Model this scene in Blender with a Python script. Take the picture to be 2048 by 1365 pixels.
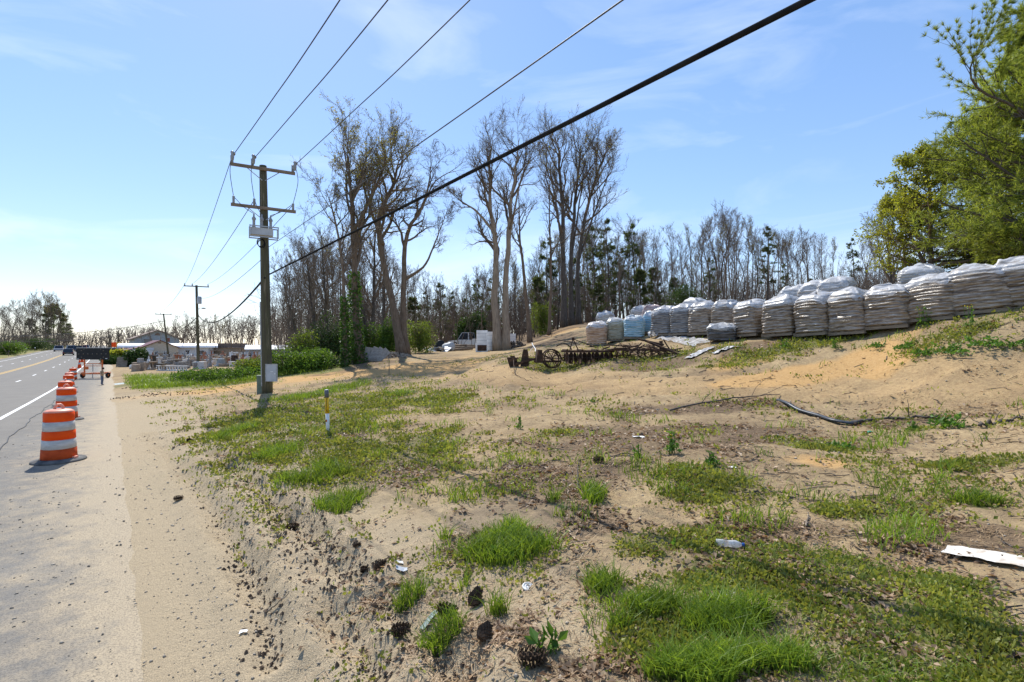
import bpy, math, random
import numpy as np
from math import sin, cos, pi, radians as rad, sqrt

for o in list(bpy.data.objects): bpy.data.objects.remove(o)
SC = bpy.context.scene
COL = SC.collection
EYE = 2.0            # camera height above the ground datum
F = 1024.0           # focal length in photograph pixels (18 mm lens on 36 mm)
HOR = 690.0          # horizon row in the photograph

# ---------------------------------------------------------------- camera
cam = bpy.data.cameras.new('camera'); camo = bpy.data.objects.new('camera', cam); COL.objects.link(camo)
camo.location = (0, 0, EYE); camo.rotation_euler = (rad(90), 0, 0)
cam.lens = 18.0; cam.sensor_width = 36.0; cam.shift_y = (HOR - 682.5) / 2048.0
cam.clip_start = 0.05; cam.clip_end = 6000
SC.camera = camo
# ---------------------------------------------------------------- sky and sun
SUN_AZ, SUN_EL = rad(-25), rad(50)      # azimuth from +Y, negative to the left
w = bpy.data.worlds.new('World'); SC.world = w; w.use_nodes = True
nt = w.node_tree; nt.nodes.clear()
def N(nt, t, **k):
    n = nt.nodes.new(t)
    for a, b in k.items():
        if a in n.inputs.keys(): n.inputs[a].default_value = b
        else: setattr(n, a, b)
    return n
sky = N(nt, 'ShaderNodeTexSky'); sky.sky_type = 'NISHITA'; sky.sun_disc = False
sky.sun_elevation = SUN_EL; sky.sun_rotation = SUN_AZ
sky.altitude = 50; sky.air_density = 1.0; sky.dust_density = 0.15; sky.ozone_density = 2.0
tc = N(nt, 'ShaderNodeTexCoord')
mp = N(nt, 'ShaderNodeMapping'); mp.inputs['Scale'].default_value = (1.2, 2.6, 6.0); mp.inputs['Rotation'].default_value = (0.2, 0.35, 0.5)
nz = N(nt, 'ShaderNodeTexNoise', Scale=1.6, Detail=7.0, Roughness=0.55, Distortion=0.6)
cr = N(nt, 'ShaderNodeValToRGB'); cr.color_ramp.elements[0].position = 0.50; cr.color_ramp.elements[1].position = 0.86
cr.color_ramp.elements[0].color = (0, 0, 0, 1); cr.color_ramp.elements[1].color = (0.42, 0.42, 0.42, 1)
mx = N(nt, 'ShaderNodeMixRGB'); mx.inputs['Color2'].default_value = (8.6, 9.0, 9.5, 1)
bg = N(nt, 'ShaderNodeBackground', Strength=0.115); ow = N(nt, 'ShaderNodeOutputWorld')
L = nt.links.new
L(tc.outputs['Generated'], mp.inputs['Vector']); L(mp.outputs[0], nz.inputs['Vector']); L(nz.outputs['Fac'], cr.inputs[0])
gm_ = N(nt, 'ShaderNodeGamma', Gamma=.62); L(sky.outputs[0], gm_.inputs['Color'])
hsv = N(nt, 'ShaderNodeHueSaturation', Saturation=1.36, Value=2.25); tn_ = N(nt, 'ShaderNodeMixRGB', Fac=1.0); tn_.blend_type = 'MULTIPLY'; tn_.inputs['Color2'].default_value = (.98, .97, 1.04, 1); L(gm_.outputs[0], tn_.inputs['Color1']); L(tn_.outputs[0], hsv.inputs['Color'])
L(cr.outputs[0], mx.inputs['Fac']); L(hsv.outputs[0], mx.inputs['Color1']); L(mx.outputs[0], bg.inputs[0]); L(bg.outputs[0], ow.inputs[0])
sl = bpy.data.lights.new('sun', 'SUN'); sl.energy = 4.6; sl.angle = rad(0.53); sl.color = (1.0, 0.95, 0.86)
so = bpy.data.objects.new('sun', sl); COL.objects.link(so)
so.rotation_euler = (rad(90) - SUN_EL, 0, -SUN_AZ + pi); so.location = (-10, 20, 40)
import mathutils
sdir = mathutils.Vector((sin(SUN_AZ) * cos(SUN_EL), cos(SUN_AZ) * cos(SUN_EL), sin(SUN_EL)))
so.rotation_euler = sdir.to_track_quat('Z', 'Y').to_euler()
SC.view_settings.view_transform = 'Standard'; SC.view_settings.look = 'None'
SC.view_settings.exposure = 0.45; SC.view_settings.gamma = 1.0
SC.render.engine = 'CYCLES'
SC.cycles.max_bounces = 5; SC.cycles.diffuse_bounces = 2; SC.cycles.glossy_bounces = 2; SC.cycles.transmission_bounces = 3; SC.cycles.transparent_max_bounces = 8

# ---------------------------------------------------------------- helpers
RNG = np.random.default_rng(7)
def tag(o, label=None, cat=None, group=None, kind=None):
    if label: o['label'] = label
    if cat: o['category'] = cat
    if group: o['group'] = group
    if kind: o['kind'] = kind
    return o
def mesh_np(name, V, faces, smooth=False, attrs=None):
    """faces: list of (M,k) int arrays"""
    me = bpy.data.meshes.new(name)
    V = np.asarray(V, dtype=np.float32)
    faces = [np.asarray(f, dtype=np.int32) for f in faces if len(f)]
    nl = sum(f.size for f in faces); nf = sum(len(f) for f in faces)
    me.vertices.add(len(V)); me.vertices.foreach_set('co', V.ravel())
    me.loops.add(nl); me.polygons.add(nf)
    me.loops.foreach_set('vertex_index', np.concatenate([f.ravel() for f in faces]))
    tot = np.concatenate([np.full(len(f), f.shape[1], dtype=np.int32) for f in faces])
    st = np.concatenate([[0], np.cumsum(tot)[:-1]]).astype(np.int32)
    me.polygons.foreach_set('loop_start', st); me.polygons.foreach_set('loop_total', tot)
    me.polygons.foreach_set('use_smooth', np.full(nf, bool(smooth)))
    me.update(calc_edges=True)
    if attrs:
        for k, a in attrs.items():
            at = me.attributes.new(k, 'FLOAT', 'POINT'); at.data.foreach_set('value', np.asarray(a, dtype=np.float32))
    return me
def obj(name, me, mat, parent=None, loc=(0, 0, 0), rot=(0, 0, 0)):
    o = bpy.data.objects.new(name, me); COL.objects.link(o)
    if mat is not None and len(me.materials) == 0: me.materials.append(mat)
    o.location = loc; o.rotation_euler = rot; o.parent = parent
    return o
def empty(name, loc, rz=0, label=None, cat=None, group=None):
    o = bpy.data.objects.new(name, None); COL.objects.link(o); o.empty_display_size = 0.2
    o.location = loc; o.rotation_euler = (0, 0, rz)
    return tag(o, label, cat, group)
def copy_tree(o, parent=None):
    c = o.copy(); COL.objects.link(c); c.parent = parent
    for ch in o.children: copy_tree(ch, c)
    return c
def frames(P):
    """P (N,k,3) -> tangent, two normals"""
    T = np.gradient(P, axis=1); T /= np.linalg.norm(T, axis=2, keepdims=True) + 1e-9
    ref = np.zeros_like(T); ref[..., 0] = 1.0
    m = np.abs(T[:, :1, 0]) > 0.8
    ref = np.where(m[..., None], np.array([0, 1.0, 0]), ref)
    A = np.cross(T, ref); A /= np.linalg.norm(A, axis=2, keepdims=True) + 1e-9
    B = np.cross(T, A)
    return T, A, B
class MB:
    def __init__(s): s.v = []; s.f = {}; s.n = 0
    def add(s, V, F_):
        V = np.asarray(V, dtype=np.float64).reshape(-1, 3); F_ = np.asarray(F_)
        s.v.append(V); s.f.setdefault(F_.shape[1], []).append(F_ + s.n); s.n += len(V); return s
    def box(s, c, d, rz=0, rx=0, ry=0, taper=1.0):
        x, y, z = d[0] / 2, d[1] / 2, d[2] / 2
        V = np.array([[a * x * (taper if e > 0 else 1), b * y * (taper if e > 0 else 1), e * z] for e in (-1, 1) for b in (-1, 1) for a in (-1, 1)])
        M = mathutils.Euler((rx, ry, rz)).to_matrix()
        V = V @ np.array(M).T + np.array(c)
        return s.add(V, [[0, 2, 3, 1], [4, 5, 7, 6], [0, 1, 5, 4], [2, 6, 7, 3], [0, 4, 6, 2], [1, 3, 7, 5]])
    def chains(s, P, R, n=6, cap=True):
        P = np.asarray(P, dtype=float); R = np.asarray(R, dtype=float)
        Nn, k, _ = P.shape; T, A, B = frames(P)
        a = np.arange(n) * 2 * pi / n
        V = P[:, :, None, :] + R[:, :, None, None] * (np.cos(a)[None, None, :, None] * A[:, :, None, :] + np.sin(a)[None, None, :, None] * B[:, :, None, :])
        i, j, q = np.meshgrid(np.arange(Nn), np.arange(k - 1), np.arange(n), indexing='ij')
        b0 = i * k * n + j * n
        Q = np.stack([b0 + q, b0 + (q + 1) % n, b0 + n + (q + 1) % n, b0 + n + q], -1).reshape(-1, 4)
        base = s.n
        s.add(V, Q)
        if cap and n > 2:
            i = np.arange(Nn)[:, None] * k * n
            q = np.arange(n)[None]
            s.f.setdefault(n, []).append(base + i + q[:, ::-1]); s.f[n].append(base + i + (k - 1) * n + q)
        return s
    def ribbons(s, P, R, rng):
        Nn, k, _ = P.shape; T = P[:, -1] - P[:, 0]; q = rng.normal(size=(Nn, 3)); sd = np.cross(T, q); sd /= np.linalg.norm(sd, axis=1, keepdims=True) + 1e-9
        o = sd[:, None] * (R * 1.3)[..., None]; V = np.stack([P - o, P + o], 2); i, j = np.meshgrid(np.arange(Nn), np.arange(k - 1), indexing='ij'); b = (i * k + j) * 2
        return s.add(V, np.stack([b, b + 1, b + 3, b + 2], -1).reshape(-1, 4))
    def tube(s, pts, r, n=8, cap=True):
        pts = np.asarray(pts, dtype=float); r = np.full(len(pts), r) if np.isscalar(r) else np.asarray(r)
        return s.chains(pts[None], r[None], n, cap)
    def lathe(s, prof, n=20, c=(0, 0, 0), sx=1, sy=1):
        prof = np.asarray(prof, dtype=float); k = len(prof); a = np.arange(n) * 2 * pi / n
        V = np.stack([prof[:, 0, None] * np.cos(a) * sx + c[0], prof[:, 0, None] * np.sin(a) * sy + c[1], np.repeat(prof[:, 1, None], n, 1) + c[2]], -1)
        j, q = np.meshgrid(np.arange(k - 1), np.arange(n), indexing='ij'); b0 = j * n
        return s.add(V, np.stack([b0 + q, b0 + (q + 1) % n, b0 + n + (q + 1) % n, b0 + n + q], -1).reshape(-1, 4))
    def prism(s, poly, y0, y1, axis='y'):
        """poly in (x,z) extruded along y (or (x,y) along z)"""
        p = np.asarray(poly, dtype=float); n = len(p)
        def mk(t):
            return np.stack([p[:, 0], np.full(n, t), p[:, 1]], -1) if axis == 'y' else (np.stack([np.full(n, t), p[:, 0], p[:, 1]], -1) if axis == 'x' else np.stack([p[:, 0], p[:, 1], np.full(n, t)], -1))
        base = s.n
        s.add(np.concatenate([mk(y0), mk(y1)]), [[i, (i + 1) % n, n + (i + 1) % n, n + i] for i in range(n)])
        s.f.setdefault(n, []).append(np.array([list(range(n))[::-1]]) + base); s.f[n].append(np.array([list(range(n, 2 * n))]) + base)
        return s
    def mesh(s, name, smooth=False):
        return mesh_np(name, np.concatenate(s.v), [np.concatenate([np.asarray(x) for x in v]) for v in s.f.values()], smooth)
    def build(s, name, mat, parent=None, smooth=False, loc=(0, 0, 0), rot=(0, 0, 0)):
        return obj(name, s.mesh(name, smooth), mat, parent, loc, rot)
def ih(x):
    x = x.astype(np.uint64); x = (x ^ (x >> np.uint64(15))) * np.uint64(0x2c1b3c6d) & np.uint64(0xffffffff)
    x = (x ^ (x >> np.uint64(12))) * np.uint64(0x297a2d39) & np.uint64(0xffffffff)
    return ((x ^ (x >> np.uint64(15))) & np.uint64(0xffffff)).astype(float) / 0xffffff
def vn(x, y, seed=0):
    xi = np.floor(x); yi = np.floor(y); fx = x - xi; fy = y - yi
    xi = (xi + 100000).astype(np.int64); yi = (yi + 100000).astype(np.int64)
    h = lambda a, b: ih((a * 73856093 ^ b * 19349663 ^ seed * 83492791) & 0xffffffff)
    u = fx * fx * (3 - 2 * fx); v = fy * fy * (3 - 2 * fy)
    return (h(xi, yi) * (1 - u) + h(xi + 1, yi) * u) * (1 - v) + (h(xi, yi + 1) * (1 - u) + h(xi + 1, yi + 1) * u) * v
def fbm(x, y, sc, seed=0, octv=4, gain=0.5):
    a = 1; t = 0; s = 0
    for i in range(octv):
        t = t + a * vn(x * sc, y * sc, seed + i * 11); s += a; a *= gain; sc *= 2.03
    return t / s
def sstep(a, b, x):
    t = np.clip((x - a) / (b - a), 0, 1); return t * t * (3 - 2 * t)

# ---------------------------------------------------------------- terrain shape
ROADK = 0.79          # the road runs along (-0.79, 1); o = x + 0.79 y is the offset across it
_ry = np.array([-50, 0, 5, 10.5, 17, 24, 35, 45, 60, 80, 102, 130, 160, 260, 400, 900.])
_rh = np.array([2.4, 2.45, 2.45, 2.43, 2.5, 2.72, 3.02, 3.15, 3.2, 3.2, 3.05, 2.7, 2.25, 1.6, 1.2, 1.0])
def road_z(y): return -np.interp(y, _ry, _rh)
CP = [  # photograph column, row, depth in metres
 (0,1365,3.8),(300,1365,3.6),(640,1365,3.3),(1024,1365,2.95),(1500,1365,2.6),(2048,1365,2.4),
 (0,1100,6.2),(260,1100,6.0),(600,1100,5.4),(1024,1100,4.75),(1500,1100,4.2),(2048,1100,3.8),
 (120,925,10.5),(250,930,10.3),(450,900,10.5),(660,862,11.5),(1024,900,8.6),(1500,900,7.4),(2048,900,6.3),
 (230,800,24),(400,800,22.8),(535,787,22),(800,790,18),(1100,800,14.5),(1500,800,12),(2048,800,9.2),
 (640,752,30),(900,745,25),(1100,750,20),(1500,750,14.8),(1800,745,12.3),(2048,735,10.5),
 (1040,726,22),(1180,722,20.8),(1330,716,19.5),(1192,692,27),(1330,673,24.6),(1480,668,21),(1635,660,17.7),(1790,646,15.3),(1970,629,13),(2048,622,12.2),
 (1700,692,15.2),(1900,682,12.3),(1450,710,17.5),
 (720,727,36),(800,712,39),(900,702,47),(1003,701,44),(1090,676,50),(1130,655,52),(1200,645,60),(1400,632,60),(1600,600,55),(1800,580,45),(2048,560,32),
 (600,742,34),(480,766,32),(300,776,33),(520,735,64),(400,728,84),(300,728,84),(300,718,116),(400,718,116),(560,715,110),(700,700,80),(850,692,85),(1000,680,90),
 (100,705,200),(300,700,200),(600,695,200),(900,680,160),(1200,650,150),(1600,625,140),(2000,610,130),
]
cx = []; cz = []
for px, py, Y in CP:
    cx.append(((px - 1024) / F * Y, Y)); cz.append(-(py - HOR) / F * Y)
for x, y, z in [(0, -1, -1.8), (-4, 0, -2.4), (4, 0, -1.35), (-12, -6, -2.4), (0, -8, -1.8), (10, -6, -.6), (25, 5, 1.2), (40, 20, 4), (60, 60, 7), (-60, 10, -2.6), (-120, 60, -3), (-300, 300, -2), (0, 500, 0), (400, 400, 8), (-500, 100, -3), (500, 0, 8), (0, -300, -2), (-300, -300, -3), (300, -300, 4)]:
    cx.append((x, y)); cz.append(z)
for Y in (14, 30, 45, 65, 100, 150, 250):
    for o in (-26, -10):
        cx.append((o - ROADK * Y, Y)); cz.append(road_z(Y))
cx = np.array(cx, float); cz = np.array(cz)
def warp(x, y):
    r = np.sqrt(x * x + y * y + 1.0); s = np.log1p(r / 2.0) / r
    return np.stack([x * s, y * s], -1) * 2
_c = warp(cx[:, 0], cx[:, 1])
def tpsk(d2): return np.where(d2 > 1e-12, d2 * np.log(d2 + 1e-12), 0)
n = len(_c)
K = tpsk(((_c[:, None] - _c[None]) ** 2).sum(-1)) + np.eye(n) * 0.01
Pm = np.concatenate([np.ones((n, 1)), _c], 1)
A = np.zeros((n + 3, n + 3)); A[:n, :n] = K; A[:n, n:] = Pm; A[n:, :n] = Pm.T
W = np.linalg.solve(A, np.concatenate([cz, np.zeros(3)]))
def tps(x, y):
    sh = np.shape(x); q = warp(np.ravel(x), np.ravel(y)); out = np.empty(len(q))
    for i in range(0, len(q), 40000):
        b = q[i:i + 40000]; d2 = ((b[:, None] - _c[None]) ** 2).sum(-1)
        out[i:i + 40000] = tpsk(d2) @ W[:n] + W[n] + b @ W[n + 1:]
    return out.reshape(sh)
def base_z(x, y):
    """smooth height, world z"""
    x = np.asarray(x, float); y = np.asarray(y, float)
    o = x + ROADK * y
    t = tps(x, y)
    wr = sstep(2.6, 0.4, o) * sstep(-60, -26, o)
    return EYE + t * (1 - wr) + road_z(y) * wr
def gp(px, py):
    """ground point seen at a photograph pixel"""
    Y = np.geomspace(1.2, 300, 1500); x = (px - 1024) / F * Y; zr = EYE - (py - HOR) / F * Y
    d = zr - base_z(x, Y); i = np.argmax(d < 0) if (d < 0).any() else len(Y) - 1
    if i > 0:
        t = d[i - 1] / (d[i - 1] - d[i] + 1e-9); Yh = Y[i - 1] + t * (Y[i] - Y[i - 1])
    else: Yh = Y[0]
    xx = (px - 1024) / F * Yh
    return np.array([xx, Yh, float(base_z(xx, Yh))])
def at(px, py, Y): return np.array([(px - 1024) / F * Y, Y, EYE - (py - HOR) / F * Y])
def ground_at(px, Y):
    x = (px - 1024) / F * Y; return np.array([x, Y, float(base_z(x, Y))])
# ---------------------------------------------------------------- materials
def new_mat(name):
    m = bpy.data.materials.new(name); m.use_nodes = True; t = m.node_tree; t.nodes.clear()
    return m, t, t.links.new
def pmat(name, c1, c2=None, scale=5.0, rough=0.8, bump=0.0, detail=5.0, spec=0.3, stretch=(1, 1, 1), metal=0.0, c3=None, bscale=None, lo=0.35, hi=0.65, coat=0.0, alpha=1.0):
    m, t, L = new_mat(name)
    b = N(t, 'ShaderNodeBsdfPrincipled'); o = N(t, 'ShaderNodeOutputMaterial'); L(b.outputs[0], o.inputs[0])
    b.inputs['Roughness'].default_value = rough; b.inputs['Metallic'].default_value = metal; b.inputs['Specular IOR Level'].default_value = spec
    b.inputs['Coat Weight'].default_value = coat; b.inputs['Alpha'].default_value = alpha
    tc = N(t, 'ShaderNodeTexCoord'); mp = N(t, 'ShaderNodeMapping'); mp.inputs['Scale'].default_value = stretch; L(tc.outputs['Object'], mp.inputs[0])
    if c2 is not None:
        nz = N(t, 'ShaderNodeTexNoise', Scale=scale, Detail=detail, Roughness=0.6); L(mp.outputs[0], nz.inputs['Vector'])
        cr = N(t, 'ShaderNodeValToRGB'); e = cr.color_ramp.elements; e[0].position = lo; e[1].position = hi
        e[0].color = (*c1, 1); e[1].color = (*c2, 1)
        if c3 is not None: q = e.new((lo + hi) / 2 + .08); q.color = (*c3, 1)
        L(nz.outputs['Fac'], cr.inputs[0]); L(cr.outputs[0], b.inputs['Base Color'])
    else: b.inputs['Base Color'].default_value = (*c1, 1)
    if bump:
        n2 = N(t, 'ShaderNodeTexNoise', Scale=bscale or scale * 2, Detail=6.0, Roughness=0.65); L(mp.outputs[0], n2.inputs['Vector'])
        bp = N(t, 'ShaderNodeBump', Strength=min(bump, 1.0), Distance=0.02); L(n2.outputs['Fac'], bp.inputs['Height']); L(bp.outputs[0], b.inputs['Normal'])
    return m
def leafmat(name, c1, c2, trans=0.5, scale=0.8, rough=0.5, tcol=None):
    """thin leaf: diffuse plus light through the blade; hue varies over the plant"""
    m, t, L = new_mat(name)
    d = N(t, 'ShaderNodeBsdfPrincipled', Roughness=rough); d.inputs['Specular IOR Level'].default_value = 0.25
    tr = N(t, 'ShaderNodeBsdfTranslucent'); mx = N(t, 'ShaderNodeMixShader', Fac=trans); o = N(t, 'ShaderNodeOutputMaterial')
    g = N(t, 'ShaderNodeNewGeometry'); cr = N(t, 'ShaderNodeValToRGB'); e = cr.color_ramp.elements; e[0].color = (*c1, 1); e[1].color = (*c2, 1)
    L(g.outputs['Random Per Island'], cr.inputs[0])
    tc = N(t, 'ShaderNodeTexCoord'); nz = N(t, 'ShaderNodeTexNoise', Scale=scale, Detail=2.0); L(tc.outputs['Object'], nz.inputs['Vector'])
    hs = N(t, 'ShaderNodeHueSaturation'); mr = N(t, 'ShaderNodeMapRange'); mr.inputs[1].default_value = .3; mr.inputs[2].default_value = .7; mr.inputs[3].default_value = 0.7; mr.inputs[4].default_value = 1.3
    L(nz.outputs['Fac'], mr.inputs[0]); L(mr.outputs[0], hs.inputs['Value']); L(cr.outputs[0], hs.inputs['Color'])
    L(hs.outputs[0], d.inputs['Base Color'])
    h2 = N(t, 'ShaderNodeMixRGB', Fac=1.0); h2.blend_type = 'MULTIPLY'; h2.inputs['Color2'].default_value = (*(tcol or (1.25, 1.15, .6)), 1)
    L(hs.outputs[0], h2.inputs['Color1']); L(h2.outputs[0], tr.inputs[0])
    L(d.outputs[0], mx.inputs[1]); L(tr.outputs[0], mx.inputs[2]); L(mx.outputs[0], o.inputs[0])
    return m
M = {}
M['bark'] = pmat('bark_grey_brown', (.115, .082, .056), (.22, .165, .118), 3.0, .9, .6, stretch=(4, 4, .7))
M['bark_pale'] = pmat('bark_pale', (.22, .165, .118), (.36, .285, .21), 2.5, .9, .5, stretch=(4, 4, .6))
M['bark_dark'] = pmat('bark_dark', (.06, .05, .042), (.125, .105, .088), 3.0, .9, .5, stretch=(4, 4, .7))
M['twig'] = pmat('twig_brown', (.11, .082, .058), (.19, .148, .11), 1.0, .9)
M['twig_far'] = pmat('twig_far', (.115, .086, .062), (.21, .165, .125), .4, .9)
M['leaf_spring'] = leafmat('leaf_spring', (.10, .165, .028), (.22, .28, .05), .5)
M['bud'] = leafmat('bud_leaf', (.20, .20, .035), (.33, .29, .06), .5)
M['ivy'] = leafmat('ivy_leaf', (.035, .085, .018), (.09, .17, .03), .35)
M['leaf_green'] = leafmat('leaf_green', (.06, .13, .02), (.15, .25, .04), .45)
M['leaf_lime'] = leafmat('leaf_lime', (.18, .22, .028), (.34, .36, .06), .62)
M['needle'] = leafmat('pine_needle', (.13, .19, .035), (.30, .35, .075), .55, scale=.5)
M['needle_far'] = leafmat('pine_needle_far', (.075, .105, .04), (.14, .175, .065), .4, scale=.3)
M['leaf_dark'] = leafmat('leaf_dark', (.03, .065, .016), (.07, .12, .028), .3)
M['grass'] = leafmat('grass_blade', (.10, .18, .02), (.22, .31, .045), .5, scale=1.2, rough=.45)
M['cover'] = leafmat('ground_cover_leaf', (.13, .17, .03), (.30, .31, .075), .4, scale=1.5)
M['weed'] = leafmat('weed_leaf', (.07, .16, .025), (.15, .28, .05), .4, scale=2)
M['dead_leaf'] = leafmat('dead_leaf', (.15, .085, .042), (.42, .30, .19), .25, scale=3, tcol=(1, .8, .5))
M['straw'] = leafmat('dry_straw', (.20, .12, .06), (.46, .33, .19), .15, scale=3, tcol=(1, .8, .5))
M['pebble'] = pmat('pebble', (.20, .17, .135), (.45, .39, .31), 8, .8)
M['flower'] = pmat('yellow_flower', (.75, .55, .02), rough=.6)
M['wood_dark'] = pmat('weathered_pole_wood', (.08, .064, .046), (.21, .17, .12), 2.5, .9, .7, stretch=(6, 6, .35), c3=(.10, .095, .05))
M['wood_arm'] = pmat('crossarm_wood', (.16, .12, .085), (.30, .23, .16), 4, .85, .4, stretch=(.5, 5, 5))
M['wood_plank'] = pmat('grey_plank', (.12, .095, .07), (.28, .23, .175), 5, .85, .4, stretch=(.5, 4, 4))
M['steel'] = pmat('galvanised_steel', (.27, .28, .29), (.42, .43, .44), 9, .5, metal=.6)
M['panel_grey'] = pmat('grey_panel_paint', (.40, .42, .44), (.50, .52, .54), 3, .5)
M['porcelain'] = pmat('grey_porcelain', (.22, .22, .225), (.34, .34, .345), 6, .35)
M['wire'] = pmat('weathered_wire', (.05, .05, .052), (.11, .11, .115), 2, .55)
M['cable'] = pmat('black_cable', (.012, .012, .013), (.03, .03, .032), 3, .9, .3, spec=.05)
M['rust'] = pmat('rusty_iron', (.035, .022, .016), (.15, .075, .038), 7, .9, .6, c3=(.075, .042, .028))
M['orange'] = pmat('orange_sheeting', (.78, .06, .004), (.88, .09, .006), 4, .6, spec=.15)
M['orange_worn'] = pmat('orange_worn_plastic', (.38, .05, .012), (.55, .085, .02), 6, .7, spec=.15)
M['drum_white'] = pmat('dirty_white_sheeting', (.42, .40, .37), (.58, .56, .53), 5, .5, stretch=(1, 1, 3))
M['orange_top'] = pmat('faded_orange_plastic', (.75, .25, .16), (.85, .36, .25), 5, .5)
M['rubber'] = pmat('grey_rubber', (.06, .06, .062), (.17, .165, .155), 5, .85, .3)
M['black'] = pmat('black_paint', (.008, .008, .009), (.018, .018, .02), 4, .5)
M['tyre'] = pmat('tyre_rubber', (.012, .012, .013), (.03, .03, .03), 8, .85)
M['trailer_orange'] = pmat('trailer_orange_paint', (.55, .11, .02), (.68, .18, .05), 5, .5)
M['lamp_amber'] = pmat('amber_lens', (.16, .13, .10), rough=.25)
M['white'] = pmat('white_paint', (.72, .72, .70), (.82, .82, .80), 3, .5)
M['marking_white'] = pmat('road_paint_white', (.50, .50, .49), (.78, .78, .77), 9, .7, lo=.25, hi=.5)
M['marking_yellow'] = pmat('road_paint_yellow', (.45, .27, .05), (.66, .40, .07), 9, .7, lo=.25, hi=.5)

# ---------------------------------------------------------------- fields over the ground (world metres)
def blob_list(bl):
    out = []
    for px, py, hw, hh in bl:
        c = gp(px, py); a = gp(px, py + hh); b = gp(px, max(py - hh, 640))
        out.append((c[0], c[1], hw * c[1] / F, max(.12, min(abs(b[1] - a[1]) / 2, 6))))
    return out
def field(x, y, bl, jit=0.35, js=2.0, seed=3):
    m = np.zeros_like(x); j = (fbm(x, y, js, seed, 3) - .5) * 2 * jit
    for cx_, cy_, rx, ry in bl:
        k = (np.abs(x - cx_) < rx * 2.0) & (np.abs(y - cy_) < ry * 2.0)
        if not k.any(): continue
        d = np.sqrt(((x[k] - cx_) / rx) ** 2 + ((y[k] - cy_) / ry) ** 2)
        m[k] = np.maximum(m[k], sstep(1.35, .35, d + j[k]))
    return m
def path_dist(x, y, pts):
    d = np.full(x.shape, 1e9)
    for a, b in zip(pts[:-1], pts[1:]):
        ab = b[:2] - a[:2]; t = np.clip(((x - a[0]) * ab[0] + (y - a[1]) * ab[1]) / (ab @ ab), 0, 1)
        d = np.minimum(d, np.hypot(x - a[0] - t * ab[0], y - a[1] - t * ab[1]))
    return d
TALL = blob_list([(555,908,48,16),(625,955,75,24),(680,1012,62,26),(470,868,40,12),(690,775,52,12),(600,795,70,10),(800,790,40,7),(1020,1098,88,42),(1185,990,30,20),(1108,1003,18,10),
  (1205,1170,55,32),(1300,1215,70,32),(1440,1245,110,38),(1420,1345,170,38),(1960,1000,42,20),(1240,1260,40,24),(1550,1330,60,30),(820,1210,30,12),(930,1178,22,18),(890,1085,22,8),(880,1290,40,14),(1000,1225,30,18)])
COVER = blob_list([(640,830,230,55),(760,900,200,45),(870,800,90,16),(560,900,130,50),(1430,970,140,50),(1330,1075,150,40),(1500,1150,220,60),(1750,1200,300,110),(1950,1330,180,80),(1600,1310,200,70),
  (1350,1250,180,90),(1750,1010,140,26),(1950,930,100,20),(1700,665,330,22),(1850,700,240,25),(1450,700,70,10),(1330,715,90,10),(1160,725,120,12),(1040,725,60,8),(1640,890,80,14),(1120,870,60,8),(900,935,40,14),(1850,860,60,14),
  (300,765,70,12),(420,762,110,14),(520,755,60,14)])
LITTER = blob_list([(1100,960,200,60),(1300,870,280,38),(1150,1040,120,40),(1500,1060,200,50),(1130,720,200,22),(1100,685,90,16),(1300,730,130,18),(1400,815,220,14),(1850,830,200,26),(950,1060,120,50),(1000,1260,140,80),(820,940,110,36),
  (620,880,150,24),(1900,760,150,14),(1900,1080,160,50),(1500,700,80,14),(700,735,120,10),(1200,1330,200,50),(500,830,120,16),(860,1150,140,60)])
CLAY = blob_list([(1650,740,200,22),(1560,760,160,10),(1500,720,80,16),(640,752,110,8),(420,782,140,7),(1120,662,40,14),(1250,640,90,20),(950,690,70,8),(860,735,160,12),(1350,945,60,14),(1650,925,70,16),(1800,720,100,16)])
TRACK = [gp(*p) for p in [(235,802),(380,792),(520,778),(640,760),(760,745),(880,738),(985,750),(1120,765),(1300,772),(1500,772),(1750,775),(2046,772)]]
TRACK2 = [gp(*p) for p in [(780,742),(900,718),(1010,705)]]
RUTS = [[gp(*p) for p in pl] for pl in (
  [(360,860),(430,925),(505,1000),(560,1075),(640,1175),(720,1290),(770,1365)],
  [(430,905),(520,985),(600,1065),(690,1150),(830,1270),(930,1365)],
  [(470,925),(560,1005),(650,1085),(730,1160)],
  [(300,870),(400,985),(470,1090),(520,1200),(545,1330)])]
TIRES = [[gp(*p) for p in pl] for pl in ([(990,775),(930,752),(905,735)], [(1050,770),(1200,755),(1500,748)], [(300,800),(520,786),(700,762),(860,742)], [(300,790),(520,772),(700,748)], [(1100,790),(1500,790),(2046,800)])]

# ---------------------------------------------------------------- ground sheet
def axis(lo, hi, c, a, dt):
    t0 = math.asinh((lo - c) / a); t1 = math.asinh((hi - c) / a); k = int((t1 - t0) / dt)
    return c + a * np.sinh(np.linspace(t0, t1, k))
gx = axis(-700, 500, 0.3, 2.8, .0225); gy = axis(-30, 1000, 4.2, 2.8, .0225)
GX, GY = np.meshgrid(gx, gy, indexing='xy')
Zb = base_z(GX, GY)
OFF = GX + ROADK * GY
near = sstep(60, 25, np.hypot(GX, GY))
tr = np.minimum(path_dist(GX, GY, TRACK), path_dist(GX, GY, TRACK2))
trk = sstep(2.3, 1.0, tr + (fbm(GX, GY, .8, 5, 3) - .5) * 1.6)
rl = sstep(0.3, 2.0, OFF)                                            # off the pavement
f_tall = field(GX, GY, TALL); f_cov = field(GX, GY, COVER, .5, 1.6, 8); f_lit = field(GX, GY, LITTER, .6, 1.3, 21); f_clay = field(GX, GY, CLAY, .5, 1.2, 31)
rough_amp = near * rl * (.35 + .65 * sstep(1.0, 4.0, OFF)) * (1 - .45 * trk)
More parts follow.
